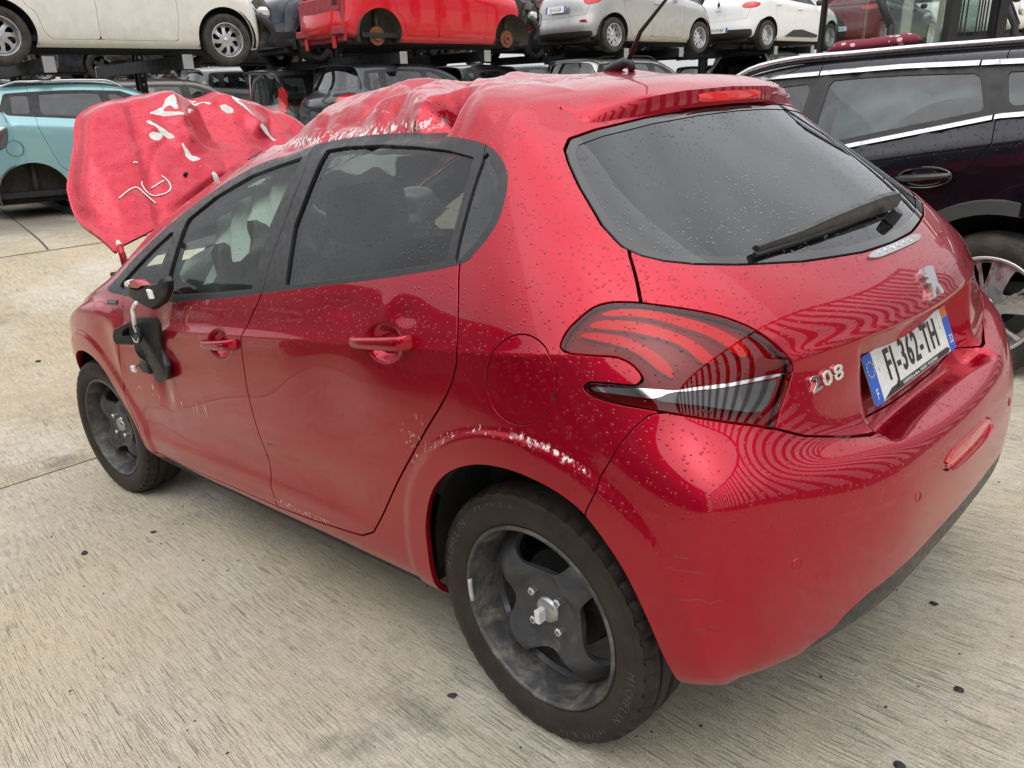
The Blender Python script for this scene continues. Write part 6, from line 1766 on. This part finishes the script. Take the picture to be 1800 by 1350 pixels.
# upper row, left to right
s = hatch(wb=2.54, w=.86, H=1.50, zh=1.02, zf=.80, belt=(.98,1.05), WR=.31, wk='rose', wn=8, nose_cut=3.02, AR=.365)
white_car = gen_car('white_hatchback', 'white hatchback on the upper rack with its front end torn off', s, gmat(0, .76, H2(0)+.01), gpaint('white_paint', (.68,.67,.62), dirt=.22, metal=0), 3)
def nose_wreck(root, s, seed, red=None):
    R = random.Random(seed); wb = s['wb']; C = CARM
    m = MB()
    for k in range(26):
        x = wb+.30+R.random()*.42; y = -.62+1.2*R.random(); z = .42+R.random()*.42
        m.box((0,0,0), (.06+.16*R.random(), .05+.15*R.random(), .05+.14*R.random()), mathutils.Matrix.Translation((x,y,z)) @ mathutils.Euler((R.random(), R.random(), R.random())).to_matrix().to_4x4(), 0, .01)
    m.build('engine', C['greasy'], root)['kind'] = 'stuff'
    m = MB(); m.box((wb+.72, 0, .50), (.08, 1.15, .10), None, 0, .02); m.build('crash_beam', C['greasy'] if red is None else red, root)
    m = MB(); m.tube([(wb+.5, -.74, .62), (wb+.66, -.70, .50), (wb+.70, -.66, .38), (wb+.60, -.68, .30)], [.05,.06,.05,.03], 8); m.build('bumper_remnant', C['black'], root, smooth=True)
    m = MB(); m.box((wb+.60, -.66, .66), (.16, .14, .14), None, 0, .04); m.build('headlamp', C['clear'], root)
    m = MB()
    for k in range(6):
        p = V((wb+.35+.3*R.random(), -.7+.2*R.random(), .8-.2*R.random())); m.tube([p, p+V((.1,-.05,-.12)), p+V((.14,.03,-.28))], .008, 5)
    m.build('loose_cable', C['black'], root)
nose_wreck(white_car, s, 4)
s = hatch(wb=2.47, w=.84, H=1.46, zh=.97, WR=.29, nose_cut=2.62, bare=True, mirrors=False, no_tailgate=True, no_rw=True, hatch=True, belt=(.94,1.05))
redp = gpaint('bright_red_paint', (.55,.006,.018), dirt=.15, metal=0)
red_car = gen_car('red_wheelless_hatchback', 'bright red hatchback without wheels or bumpers on the upper rack', s, gmat(4.85, .76, H2(5)+.03), redp, 3, wheels=(0,0,0,0))
nose_wreck(red_car, s, 9, redp)
m = MB(); m.box((-.50,0,.52), (.06,1.32,.62), None, 0, .02); m.box((-.535,-.52,.70), (.03,.18,.14)); m.box((-.56,0,.36), (.08,1.36,.10), None, 0, .01); m.build('rear_panel', m_plain('dull_red_panel', (.30,.03,.04), .6, noise=.45, nscale=9), red_car)
for y in (-.42, .42):
    m = MB(); m.box((-.56, y, .24), (.03,.09,.22), None, 0, .01); m.build('tow_bracket', redp, red_car)
m = MB(); m.box((-.54,-.50,.74), (.02,.16,.10)); m.build('vent_flap', CARM['black'], red_car)
s = hatch(wb=2.49, w=.86, H=1.48, WR=.295, wk='cover', wn=8, low=.36, lamp=LAMP_HI, plate=('DJ-012-EA', -.668, .74, .18), rimmat='rimsil')
silver = gpaint('silver_paint', (.46,.46,.46), metal=.7, dirt=.3)
fiesta = gen_car('silver_hatchback', 'silver hatchback with white wheel covers on the upper rack, tail turned to the camera', s, gmat(9.75, .76, H2(9.7)+.04), silver, 3)
for y in (-1,):
    m = MB(); m.box((-.57, y*.60, .53), (.03,.17,.04), mathutils.Matrix.Rotation(0, 4, 'Z'), 0, .01); m.build('reflector', CARM['red'], fiesta)
s = hatch(wb=2.59, w=.865, H=1.45, WR=.30, wk='cover', wn=9, low=.42, lamp=[(-.30,.82,.92),(-.42,.70,.96),(-.52,.58,.94),(-.55,.52,.86),(-.50,.66,.83),(-.38,.78,.85)], plate=('EV-399-BR', -.66, .42, .05), belt=(.92,1.06))
clio = gen_car('white_hatchback', 'white hatchback with black sill patches and a dark lower bumper on the upper rack', s, gmat(14.6, .76, H2(14.6)+.03), gpaint('clean_white_paint', (.72,.73,.73), dirt=.12, metal=0), 3)
m = MB(); m.poly([(.62,-.868,.28), (1.95,-.868,.28), (1.98,-.868,.34), (1.3,-.872,.44), (.95,-.872,.42)], .01, (0,-1,0)); m.build('sill_patch', CARM['black'], clio)
o = obj('model_lettering', text_mesh('CLIO', .055, .002, sx=1.3), CARM['ink'], clio, frame_at((-.66,0,.80), (0,-1,0), (-1,0,.1)))
m = MB(); m.poly([(-.665,0,1.0), (-.665,.035,.93), (-.665,0,.86), (-.665,-.035,.93)], .012, (-1,0,0)); m.build('diamond_emblem', CARM['ink'], clio)
s = hatch(wb=2.67, w=.89, H=1.45, WR=.31, wk='spoke', wn=5, lamp=[(-.30,.85,.95),(-.44,.74,.98),(-.56,.60,.96),(-.58,.50,.90),(-.52,.68,.86),(-.38,.80,.87)], lampmat=CARM['red'], plate=('CL-208-CL', -.665, .45, .05))
gen_car('dark_grey_hatchback', 'dark grey hatchback at the far end of the upper rack, next to the lift mast', s, gmat(19.6, .70, H2(19.6)+.05), gpaint('slate_paint', (.05,.055,.065)), 2)
dk = gpaint('black_paint', (.012,.013,.016)); navy = gpaint('navy_paint', (.015,.02,.035)); gm = gpaint('grey_paint', (.12,.12,.125), metal=.6); brn = gpaint('brown_grey_paint', (.13,.118,.108), metal=.6); slv = gpaint('pale_silver_paint', (.42,.43,.44), metal=.7)
s = hatch(wb=2.54, WR=.32, wk='spoke', wn=5, rimmat='rimdark'); gen_car('navy_hatchback', 'dark car on the back row with black alloy wheels, between the white and red cars', s, gmat(5.0, 3.0, H2(5)+.02), navy, 2)
s = hatch(wb=2.54, WR=.31, wk='round', wn=10, rimmat='rimdark'); gen_car('black_hatchback', 'black car with plain steel wheels hidden behind the front of the red wheelless car', s, gmat(9.9, 3.0, H2(9.7)), dk, 2)
# lower row
s = hatch(wb=2.375, ro=.50, fo=.76, w=.80, H=1.53, xa=1.92, xw=1.16, xr=-.06, xg=-.32, zh=1.05, zf=.85, belt=(.98,1.14), xB=.98, xC=.16, WR=.285, rails='chrome', rimmat='rimdark', lamp=[(-.17,.76,1.04),(-.26,.68,1.05),(-.34,.60,.98),(-.36,.58,.86),(-.30,.66,.80),(-.20,.74,.86)], lampmat=CARM['chrome'], lamp2=[(-.24,.70,1.02),(-.31,.63,1.0),(-.32,.62,.90),(-.25,.69,.90)], lamp2mat='red', AR=.355, bare=True, no_handles=True)
spark = gen_car('blue_hatchback', 'light blue small hatchback with silver roof rails and its rear wheel missing', s, gmat(.02, .66, H1(0)-.02), gpaint('ice_blue_paint', (.26,.46,.50), metal=.45, dirt=.12), 3, wheels=(-1,-1,1,1))
m = MB(); m.tube([(-.13+.085*math.cos(a), -.800-.004*math.sin(a), .82+.085*math.sin(a)) for a in np.linspace(0, 2*math.pi, 28, endpoint=False)], .0035, 5, closed=True); m.build('flap_seam', CARM['black'], spark)
s = hatch(wb=2.54, w=.86, H=1.47, lamp=LAMP_HI, xr=-.02, xg=-.42, black_roof=False)
d207 = gen_car('dark_hatchback', 'dark grey hatchback with red tail lamps on the lower rack behind the crushed roof', s, gmat(4.65, .76, H1(5)+.18), gpaint('anthracite_paint', (.045,.05,.06), metal=.5), 3)
m = MB(); m.lathe([(.0,.045), (.002,.044), (.002,.0001)], 20, 'z'); m.build('round_sticker', CARM['white'], d207, auto=40, mat4=frame_at((-.20,-.40,1.235), (0,-1,0), (-.72,0,.69)))
s = hatch(wb=2.65, ro=.85, w=.87, H=1.50, xr=-.45, xg=-.80, xE=-.50, rails='black', zh=.98, lamp=LAMP_HI); gen_car('silver_estate', 'silver estate car with black roof bars on the lower rack under the silver hatchback', s, gmat(10.0, .76, H1(10)+.17), slv, 2)
s = hatch(wb=2.6, no_tailgate=True, no_rw=True, w=.88, H=1.56, belt=(1.0,1.1)); gen_car('grey_hatchback', 'dark car with its tail opened up on the lower rack under the white hatchback', s, gmat(15.0, .76, H1(15)+.20), gm, 2)
s = hatch(wb=2.6, w=.87, H=1.5); gen_car('black_hatchback', 'black car low on the rack between the dark hatchback and the silver estate', s, gmat(8.5, 3.4, H1(9)+.15), dk, 2)
s = hatch(wb=2.7, ro=.8, w=.88, H=1.47, xr=-.3, xg=-.7, xE=-.35, glass='glass_clear', zh=.96); gen_car('brown_saloon', 'brown-grey car seen side-on between the blue car and the grey van', s, gmat(2.7, 5.6, H1(3)+.12), brn, 2)
s = hatch(wb=2.6, w=.85, H=1.50, glass='glass_clear'); gen_car('white_hatchback', 'white car mostly hidden behind the brown-grey car', s, gmat(5.2, 8.2, H1(5)+.35), gpaint('dull_white_paint', (.6,.6,.6), metal=0), 2)
s = hatch(wb=2.68, ro=.62, w=.89, H=1.80, xr=-.28, xg=-.46, xE=-.34, zh=1.10, zf=.95, belt=(1.08,1.14), lamp=[(-.36,.86,1.45),(-.48,.76,1.46),(-.50,.74,1.2),(-.50,.74,.98),(-.40,.84,.98),(-.36,.87,1.2)]); gen_car('grey_van', 'tall silver-grey van seen from behind with upright tail lamps', s, gmat(4.9, 3.6, H1(4)-.12), gpaint('grey_van_paint', (.22,.225,.23), metal=.6), 2)
s = hatch(wb=2.6, H=1.55, w=.88, ro=.7); gen_car('dark_estate', 'dark car standing behind the roof of the light blue hatchback', s, gmat(-.6, 3.8, H1(0)+.10), dk, 2)
s = hatch(wb=3.0, ro=.9, H=1.95, w=.95, xr=-.6, xg=-.75, xE=-.6, zh=1.15, zf=1.0, belt=(1.15,1.15)); gen_car('grey_delivery_van', 'large grey van between the silver estate and the opened dark car', s, gmat(13.4, 4.4, H1(14)-.3), gm, 2)
s = hatch(wb=2.6, H=1.6, w=.9); gen_car('black_suv', 'black car at the back under the rear wheel of the white car', s, gmat(-2.5, 3.6, H1(0)+.2), dk, 2)

# more stacked cars further back between the racks, copies of those above
_src = [o for o in bpy.data.objects if o.parent is None and o.get('category') == 'car' and o.name.startswith(('grey_hatchback', 'black_hatchback', 'dark_estate', 'brown_saloon', 'silver_estate', 'navy_hatchback', 'black_suv'))]
_src.sort(key=lambda o: o.name); _k = 0
for _s, _lv, _ts in ((3.2, 1, (-6.5, 14.6, 19.4)), (3.2, 0, (-6.0, 18.5, 23.0)), (6.4, 1, (-6.2, -1.4, 3.5, 8.3, 13.1, 18.0)), (6.6, 0, (-5.0, 8.0, 12.7, 17.4, 22.2)), (9.8, 1, (-4, .9, 5.8, 10.7, 15.6)), (9.9, 0, (-3.2, 1.6, 10.5, 15.5, 20.5, 25)), (13.2, 1, (-2, 3, 8, 13)), (13.2, 0, (-2, 3, 8, 13)), (17, 1, (0, 5, 10)), (17, 0, (0, 5, 10)), (21, 1, (2, 7, 12)), (21, 0, (2, 7, 12))):
    for _t in _ts:
        _k += 1
        if _k-1 not in (1,2,4,7,8,9,13,14,15,16,18,19,23,25,27,29,30,34,37,43): continue      # the others would be hidden
        _o = copy_tree(_src[((_k-1)*3) % len(_src)]); _o.matrix_basis = gmat(_t, _s, (H2(_t) if _lv else H1(_t)+.12))
        tag(_o, 'car stacked far back in the rows behind the racks', 'car', 'cars stacked far back behind the racks')

def remove_tree(o):
    for c in list(o.children): remove_tree(c)
    bpy.data.objects.remove(o)
remove_tree([o for o in _src if o.name == 'black_suv'][0])

# ------------------------------------------------------------------ dark SUV beside the red car
def build_suv():
    C = CARM
    s = dict(wb=2.705, ro=.93, fo=.93, w=.92, H=1.60, edges=[1.585, 1.545, 1.475, 1.43], zs=.32, xa=2.15, xw=1.32, xr=-.45, xg=-.75, zh=1.10, zf=.95, belt=(.94, 1.205), xB=.93, xC=.02, xE=-.62, WR=.345, rimR=.240, tw=.225, AR=.425, wk='spoke', wn=5, lean=.40, no_handles=True, quarter=True, glass='glass_clear', mirrors=True)
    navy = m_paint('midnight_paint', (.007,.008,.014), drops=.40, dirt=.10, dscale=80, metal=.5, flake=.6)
    s['rimmat'] = 'rimsil'
    root = gen_car('dark_suv', 'dark navy SUV with chrome window trim parked right beside the red car', s, mathutils.Matrix.Translation((-.045, -3.255, 0)), navy, 4)
    belt = s['_belt']; w = s['w']
    VS = s['_shell']; VS = VS.sub(VS.tag != T_TOP)
    def pt(x, z, out=.0):
        q_ = surf(VS, (0, 2), x, z, .06)[0]; return (x, float(q_.y)+out, z)
    xs_, ze_ = np.array(s['_cols'])[::-1], np.array(s['_edge'])[::-1]; zedge = lambda x: float(np.interp(x, xs_, ze_))
    def strip(name, f, x0, x1, h, n=26):
        m = MB(); P = []
        for x in np.linspace(x0, x1, n):
            z = f(x); a = pt(x, z+h/2); b = pt(x, z-h/2)
            P += [(x, a[1]-.004, a[2]), (x, a[1]+.013, a[2]-h*.12), (x, b[1]+.013, b[2]+h*.12), (x, b[1]-.004, b[2])]
        m.add(P, [(4*k+j, 4*k+j+1, 4*k+4+j+1, 4*k+4+j) for k in range(n-1) for j in range(3)]); return m.build(name, CH, root, auto=60)
    CH = m_plain('satin_aluminium', (.72,.72,.73), .25, .9, noise=.08)
    top = lambda x: min(zedge(x)-.055, 1.60)
    strip('chrome_roof_trim', top, -.55, .115, .026); strip('chrome_roof_trim', top, .125, .905, .026); strip('chrome_roof_trim', top, .915, 1.75, .026)
    bl = lambda x: belt(x)+.012
    strip('chrome_belt_trim', bl, -.58, .015, .024); strip('chrome_belt_trim', bl, .025, .925, .024); strip('chrome_belt_trim', bl, .935, 2.0, .024)
    # silver roof rail
    rv = np.vstack([np.array([v.co[:] for v in o.data.vertices]) for o in root.children if o.name.startswith('roof_panel')]); pts = []
    for i, x in enumerate(np.linspace(-.55, 1.55, 12)):
        k = np.argmin((rv[:,0]-x)**2+(rv[:,1]-.60)**2); pts.append((x, .615, float(rv[k,2])+(.008 if i in (0, 11) else .026)))
    for sg in (1, -1):
        m = MB(); m.tube([(x, y*sg, z) for x, y, z in spl(pts, 3)], .015, 8); m.build('roof_rail', CH, root, smooth=True)
        m = MB(); m.tube([(x, y*sg*.99, z-.022) for x, y, z in spl(pts, 3)], .012, 6); m.build('rail_foot', C['black'], root, smooth=True)
    # handle cup and grip
    hb = pt(.29, .975)
    m = MB(); m.lathe([(.0,.0001), (-.012,.05), (-.006,.075), (.001,.083), (.004,.080)], 28, 'y'); m.v = [(x*1.5, y, z*.62) for x, y, z in m.v]
    cup = m.build('handle_cup', m_plain('gloss_black', (.006,.006,.008), .05, coat=1), root, auto=60); cup.location = (.28, hb[1]+.026, .965)
    m = MB(); R_ = []
    for k in range(11):
        t = k/10; x = .405-.235*t; b = .030*math.sin(math.pi*min(1, max(0, t)))**.6; R_.append((x, hb[1]+.026+b, .968+.004*t))
    m.tube(R_, [.010]+[.015]*9+[.012], 8); m.build('grip', m_plain('grip_black', (.012,.012,.015), .15, coat=.5), cup).matrix_parent_inverse = mathutils.Matrix.Translation(cup.location).inverted()
    # wheel-arch cladding
    for cx in (0, s['wb']):
        m = MB(); P = []; n = 30; A = s['AR']
        for k in range(n+1):
            a = -.30+(math.pi+.60)*k/n
            for rr, dy in ((A-.008, -.03), (A-.006, .012), (A+.055, .012), (A+.062, .0)):
                x = cx+rr*1.02*math.cos(a); z = s['WR']+.02+rr*math.sin(a); P.append((x, pt(x, max(z, .36))[1]+dy, z))
        m.add(P, [(4*k+j, 4*k+j+1, 4*k+5+j, 4*k+4+j) for k in range(n) for j in range(3)]); m.build('arch_cladding', m_plain('cladding_grey_%d' % (cx > 1), (.045,.046,.048), .6, noise=.2), root, auto=50)
    # alloy: machined faces over the dark barrel of the near rear wheel
    for cx in (0, s['wb']):
        m = MB()
        for k in range(5):
            a0 = math.pi*.5+2*math.pi*k/5
            for sg in (-1, 1):
                a, b = a0+sg*.055, a0+sg*.20
                pr = [(.050, a-sg*.06), (.10, a0+sg*.045), (.222, a0+sg*.12), (.226, a0+sg*.235), (.165, a0+sg*.175), (.10, a0+sg*.17)]
                m.poly([(r*math.cos(q_), .112-.03*(r/.22), r*math.sin(q_)) for r, q_ in pr], .016, (0,1,0))
        o = m.build('alloy_spoke', m_plain('machined_alloy_%d' % (cx > 1), (.62,.61,.60), .25, .9, noise=.15), root); o.location = (cx, w-.11, s['WR'])
        m = MB(); m.lathe([(.098,.244), (.106,.240), (.100,.228), (.085,.225)], 48); o = m.build('alloy_lip', m_plain('alloy_lip_%d' % (cx > 1), (.60,.59,.58), .28, .9), root, smooth=True); o.location = (cx, w-.11, s['WR'])
        m = MB(); m.lathe([(.115,.0001), (.115,.030), (.108,.036), (.08,.036)], 20); o = m.build('wheel_centre', C['black'], root, auto=40); o.location = (cx, w-.11, s['WR'])
    # airbag curtain / cloth hanging inside the windows
    cl = m_plain('hanging_cloth', (.46,.60,.55), .85, noise=.12, nscale=6)
    m = MB(); n1, n2 = 24, 14
    for i in range(n1):
        for j in range(n2):
            x = -.50+1.35*i/(n1-1); t = j/(n2-1); z = 1.47-.36*t*(.72+.28*math.sin(i*.34+.4)); m.v.append((x, .575+.10*t+.02*math.sin(i*.9+j*.5)+.02*math.sin(i*.37-j*.8), z))
    m.f = [(i*n2+j, (i+1)*n2+j, (i+1)*n2+j+1, i*n2+j+1) for i in range(n1-1) for j in range(n2-1)]; m.m = [0]*len(m.f)
    m.build('curtain_airbag', cl, root, smooth=True)
    # patterned bag on the roof
    N = NT('spotted_fabric'); P = N.obj(); v = N.voro(P, 17, 'F1', .7); sc = N.n('SeparateColor'); N.t.links.new(v.outputs['Color'], sc.inputs[0])
    sp = N.math('LESS_THAN', v.outputs['Distance'], .30); c = N.mix(N.math('MULTIPLY', sp, N.math('GREATER_THAN', sc.outputs[0], .25)), (.16,.012,.030), N.mix(N.math('GREATER_THAN', sc.outputs[1], .62), (.70,.35,.38), (.22,.55,.50)))
    N.bsdf(Base_Color=c, Roughness=.85)
    m = MB(); n = 14; prof = []
    for k in range(n+1):
        t = k/n; prof.append((t*.62, .085*(1-(2*t-1)**6)**.5*(1+.08*math.sin(9*t))+.004))
    m.lathe([(a, r) for a, r in prof], 18, 'x'); m.v = [(x, y*1.5, z*.62) for x, y, z in m.v]
    b = m.build('patterned_bag', N.m, None, smooth=True, mat4=mathutils.Matrix.Translation((.50, -3.02, 1.625)) @ mathutils.Euler((0, -.02, .30)).to_matrix().to_4x4() @ mathutils.Matrix.Scale(.78, 4)); tag(b, 'maroon fabric bag with pale and teal spots lying on the SUV roof', 'bag')
build_suv()

# ------------------------------------------------------------------ lift truck and far cars behind the SUV
def build_lift():
    r0, f0 = 5.28, 10.6; o = g2w(r0, f0, .30); x = G_ROT @ np.array([.96, .28, 0]); z = G_ROT[:, 2]; y = np.cross(z, x); M4 = basis(o, x, y, z)
    root = tag(empty('lift_truck', M4), 'dark lift truck with a tall black mast behind the SUV', 'lift truck'); C = CARM
    lg = m_glass('lift_glass', (.80,.88,.85), refl=.3, dirt=.03)
    bl = m_plain('lift_black', (.020,.020,.022), .5, .2, noise=.4, nscale=10)
    for sx in (-.34, .34):
        m = MB(); m.box((sx, -.55, 1.7), (.13, .10, 3.4)); m.box((sx*.80, -.53, 1.75), (.05, .08, 3.4)); m.build('mast_rail', bl, root)
    for zz in (.5, 1.35, 2.2, 3.3):
        m = MB(); m.box((0, -.52, zz), (.70, .05, .13)); m.build('mast_crossbar', bl, root)
    for k, sx in enumerate((-.20, -.15, -.09, .08, .13, .17, .21)):
        m = MB(); m.tube([(sx, -.50, .4), (sx+.01*math.sin(k), -.49, 1.8), (sx, -.50, 3.3)], .010, 6); m.build('mast_chain', bl, root)
    # cab
    for sx in (-0.92, 0.92):
        m = MB(); m.tube([(sx, 1.0, .9), (sx, .98, 1.98), (sx, .1, 2.02), (sx*.98, -.25, 1.55), (sx*.98, -.28, .9)], .045, 8); m.build('cab_frame', bl, root, smooth=True)
        m = MB(); m.poly([(sx, .95, 1.0), (sx, .93, 1.93), (sx, .12, 1.96), (sx, -.18, 1.5), (sx, -.2, 1.0)], .006, (1,0,0)); m.build('cab_window', lg, root)
    m = MB(); m.tube([(-0.92, -.25, 1.55), (-.95, .06, 2.0), (.95, .06, 2.0), (0.92, -.25, 1.55)], .045, 8); m.build('cab_front_bar', bl, root, smooth=True)
    m = MB(); m.box((0, .5, .55), (2.0, 1.6, .75), None, 0, .08); m.build('chassis', m_plain('lift_body', (.10,.10,.11), .5, noise=.3), root)
    m = MB(); m.box((0, .30, 1.5), (1.7, .02, .8)); m.build('cab_screen', lg, root)
    for sx in (.62, .98):
        m = MB(); m.lathe([(0,.0001), (-.0,.06), (.05,.07), (.07,.03)], 16, 'y'); l = m.build('work_lamp', m_plain('lamp_glass_%d' % int(sx*100), (.9,.9,.88), .08, .6), root, smooth=True); l.location = (sx, -.30, 1.72)
    m = MB(); m.tube([(.55,-.1,2.0), (.62,-.42,2.02), (.64,-.45,1.9)], .014, 6); m.lathe([(-.02,.001), (-.02,.06), (.02,.06), (.02,.001)], 14, 'y', (.64,-.46,1.84)); m.build('cab_mirror', bl, root, smooth=True)
    for sx in (-.9, .9):
        for yy in (-.1, 1.0):
            m = MB(); m.lathe([(-.12,.12), (-.12,.30), (-.09,.34), (.09,.34), (.12,.30), (.12,.12)], 24, 'x', (sx, yy, .04)); m.build('wheel', C['tyre'], root, smooth=True)
build_lift()
wp = gpaint('fleet_white_paint', (.66,.66,.65), metal=0, dirt=.2)
s = hatch(wb=2.7, ro=.9, w=.92, H=1.70, zs=.25, xr=-.5, xg=-.75, xE=-.6, zh=1.1, zf=.95, belt=(1.08,1.15), glass='glass_clear', WR=.34); gen_car('white_suv', 'white car on the far rack behind the lift mast', s, gmat(24.6, .7, H2(24)+.05), wp, 2)
s = hatch(wb=2.6, H=1.5, glass='glass_clear', rimmat='rimdark', wk='round', wn=10); gen_car('white_hatchback', 'white hatchback on the far rack at the picture corner beyond the lift truck', s, gmat(20.2, -2.6, H2(20)), wp, 2)

# ------------------------------------------------------------------ behind the photographer: what the paint and glass mirror
def build_surroundings():
    wall = m_plain('shed_cladding', (.10,.105,.11), .6, .2, noise=.25, nscale=1.2); pale = m_plain('shed_band', (.42,.43,.43), .6, noise=.15)
    # long low shed on the driver's side
    root = tag(empty('low_shed', mathutils.Matrix.Translation((9.5, 10.0, 0))), 'long low dark workshop shed across the yard from the red car', 'building')
    m = MB(); m.box((0, 3, 2.7), (34, 6, 5.4)); m.build('wall', wall, root)
    m = MB(); m.box((0, 2.9, 5.5), (34.6, 6.9, .25)); m.build('roof', m_plain('shed_roof', (.06,.06,.065), .7), root)
    for k in range(7):
        m = MB(); m.box((-14+4.6*k, -.03, 1.6), (2.2, .08, 2.4)); m.build('window', CARM['glass'], root)
        m = MB(); m.box((-14+4.6*k, -.02, 3.0), (2.4, .10, .2)); m.build('lintel', pale, root)
    # tall open screen of upright slats (the striped reflections in bumper and tailgate)
    sl = m_plain('slat_steel', (.045,.046,.05), .6, .3, noise=.2)
    root = tag(empty('slatted_screen', mathutils.Matrix.Translation((-8.3, -1.6, 0)) @ mathutils.Euler((0, 0, math.radians(15))).to_matrix().to_4x4()), 'tall open screen of upright dark steel slats behind the photographer', 'screen')
    m = MB(); m.box((0, 0, 4.0), (.10, .34, 6.8)); first = m.build('slat', sl, root); first.location = (0, -15.5, 0)
    for k in range(1, 35):
        o = first.copy(); COL.objects.link(o); o.location = (0, -15.5+.90*k, 0)
    for z in (.75, 7.45):
        m = MB(); m.box((.10, 0, z), (.14, 31, .20)); m.build('rail', sl, root)
    m = MB(); m.box((.2, 0, .35), (.3, 31, .7)); m.build('plinth', wall, root)
build_surroundings()
s = hatch(wb=2.6, w=.9, H=1.62, zs=.25, WR=.33, zh=1.08, zf=.9, belt=(1.02,1.1), rimmat='rimdark'); gen_car('black_crossover', 'black car parked across from the driver side of the red hatchback', s, mathutils.Matrix.Translation((1.3, 3.65, 0)), dk, 2)
# ------------------------------------------------------------------ bits on the ground
CRUMBS = [(-.43,.72,.016,'largest dark crumb on the concrete behind the rear wheel'), (-.66,.44,.011,'dark crumb on the concrete below the middle of the rear bumper'), (-.52,-.21,.008,'tiny dark crumb on the concrete beyond the bumper towards the SUV wheel'), (-.68,.12,.009,'dark crumb on the concrete near the right picture edge'), (-.49,.71,.010,'flat dark crumb just nearer than the largest crumb behind the rear wheel'), (2.05,1.16,.011,'dark crumb on the concrete left of the front wheel'), (1.99,0.92,.008,'smaller dark crumb beside the one left of the front wheel'), (.28,.86,.009,'thin dark crumb on the concrete in front of the rear wheel'), (5.0,.42,.014,'dark crumb far out on the slab beyond the front wing')]
def crumbs():
    rk = m_plain('dark_crumb', (.030,.030,.033), .8, noise=.5, nscale=60); R = random.Random(5); n = 0
    big = CRUMBS
    for i, (x, y, r, lb) in enumerate(big):
        bm = bmesh.new(); bmesh.ops.create_icosphere(bm, subdivisions=2, radius=r)
        for v in bm.verts: v.co = V((v.co.x*(.8+.7*R.random())*1.2, v.co.y*(.7+.6*R.random()), v.co.z*(.4+.5*R.random())))
        me = bpy.data.meshes.new('crumb'); bm.to_mesh(me); bm.free(); o = obj('debris_crumb', me, rk); o.location = (x, y, float(ground_z(x, y))+r*.3); o.rotation_euler = (0, 0, R.random()*6)
        tag(o, lb, 'debris', 'dark crumbs on the concrete')
    vs, fs = [], []
    for k in range(1600):
        x = -1.4+8*R.random()**1.6; y = -1.2+4.0*R.random(); r = .0012+.0028*R.random()**3; a = R.random()*6; z = float(ground_z(x, y)); b = len(vs)
        vs += [(x+1.5*r*math.cos(a), y+1.5*r*math.sin(a), z), (x-r*math.sin(a), y+r*math.cos(a), z), (x-1.5*r*math.cos(a), y-1.5*r*math.sin(a), z), (x+r*math.sin(a), y-r*math.cos(a), z), (x+.3*r, y, z+r*1.3)]
        fs += [(b,b+1,b+4), (b+1,b+2,b+4), (b+2,b+3,b+4), (b+3,b,b+4)]
    me = mesh_from('grit', vs, fs); tag(obj('grit', me, m_plain('grit', (.06,.056,.05), .9, noise=.5, nscale=90)), 'fine dark grit scattered over the concrete', 'grit', kind='stuff')
crumbs()
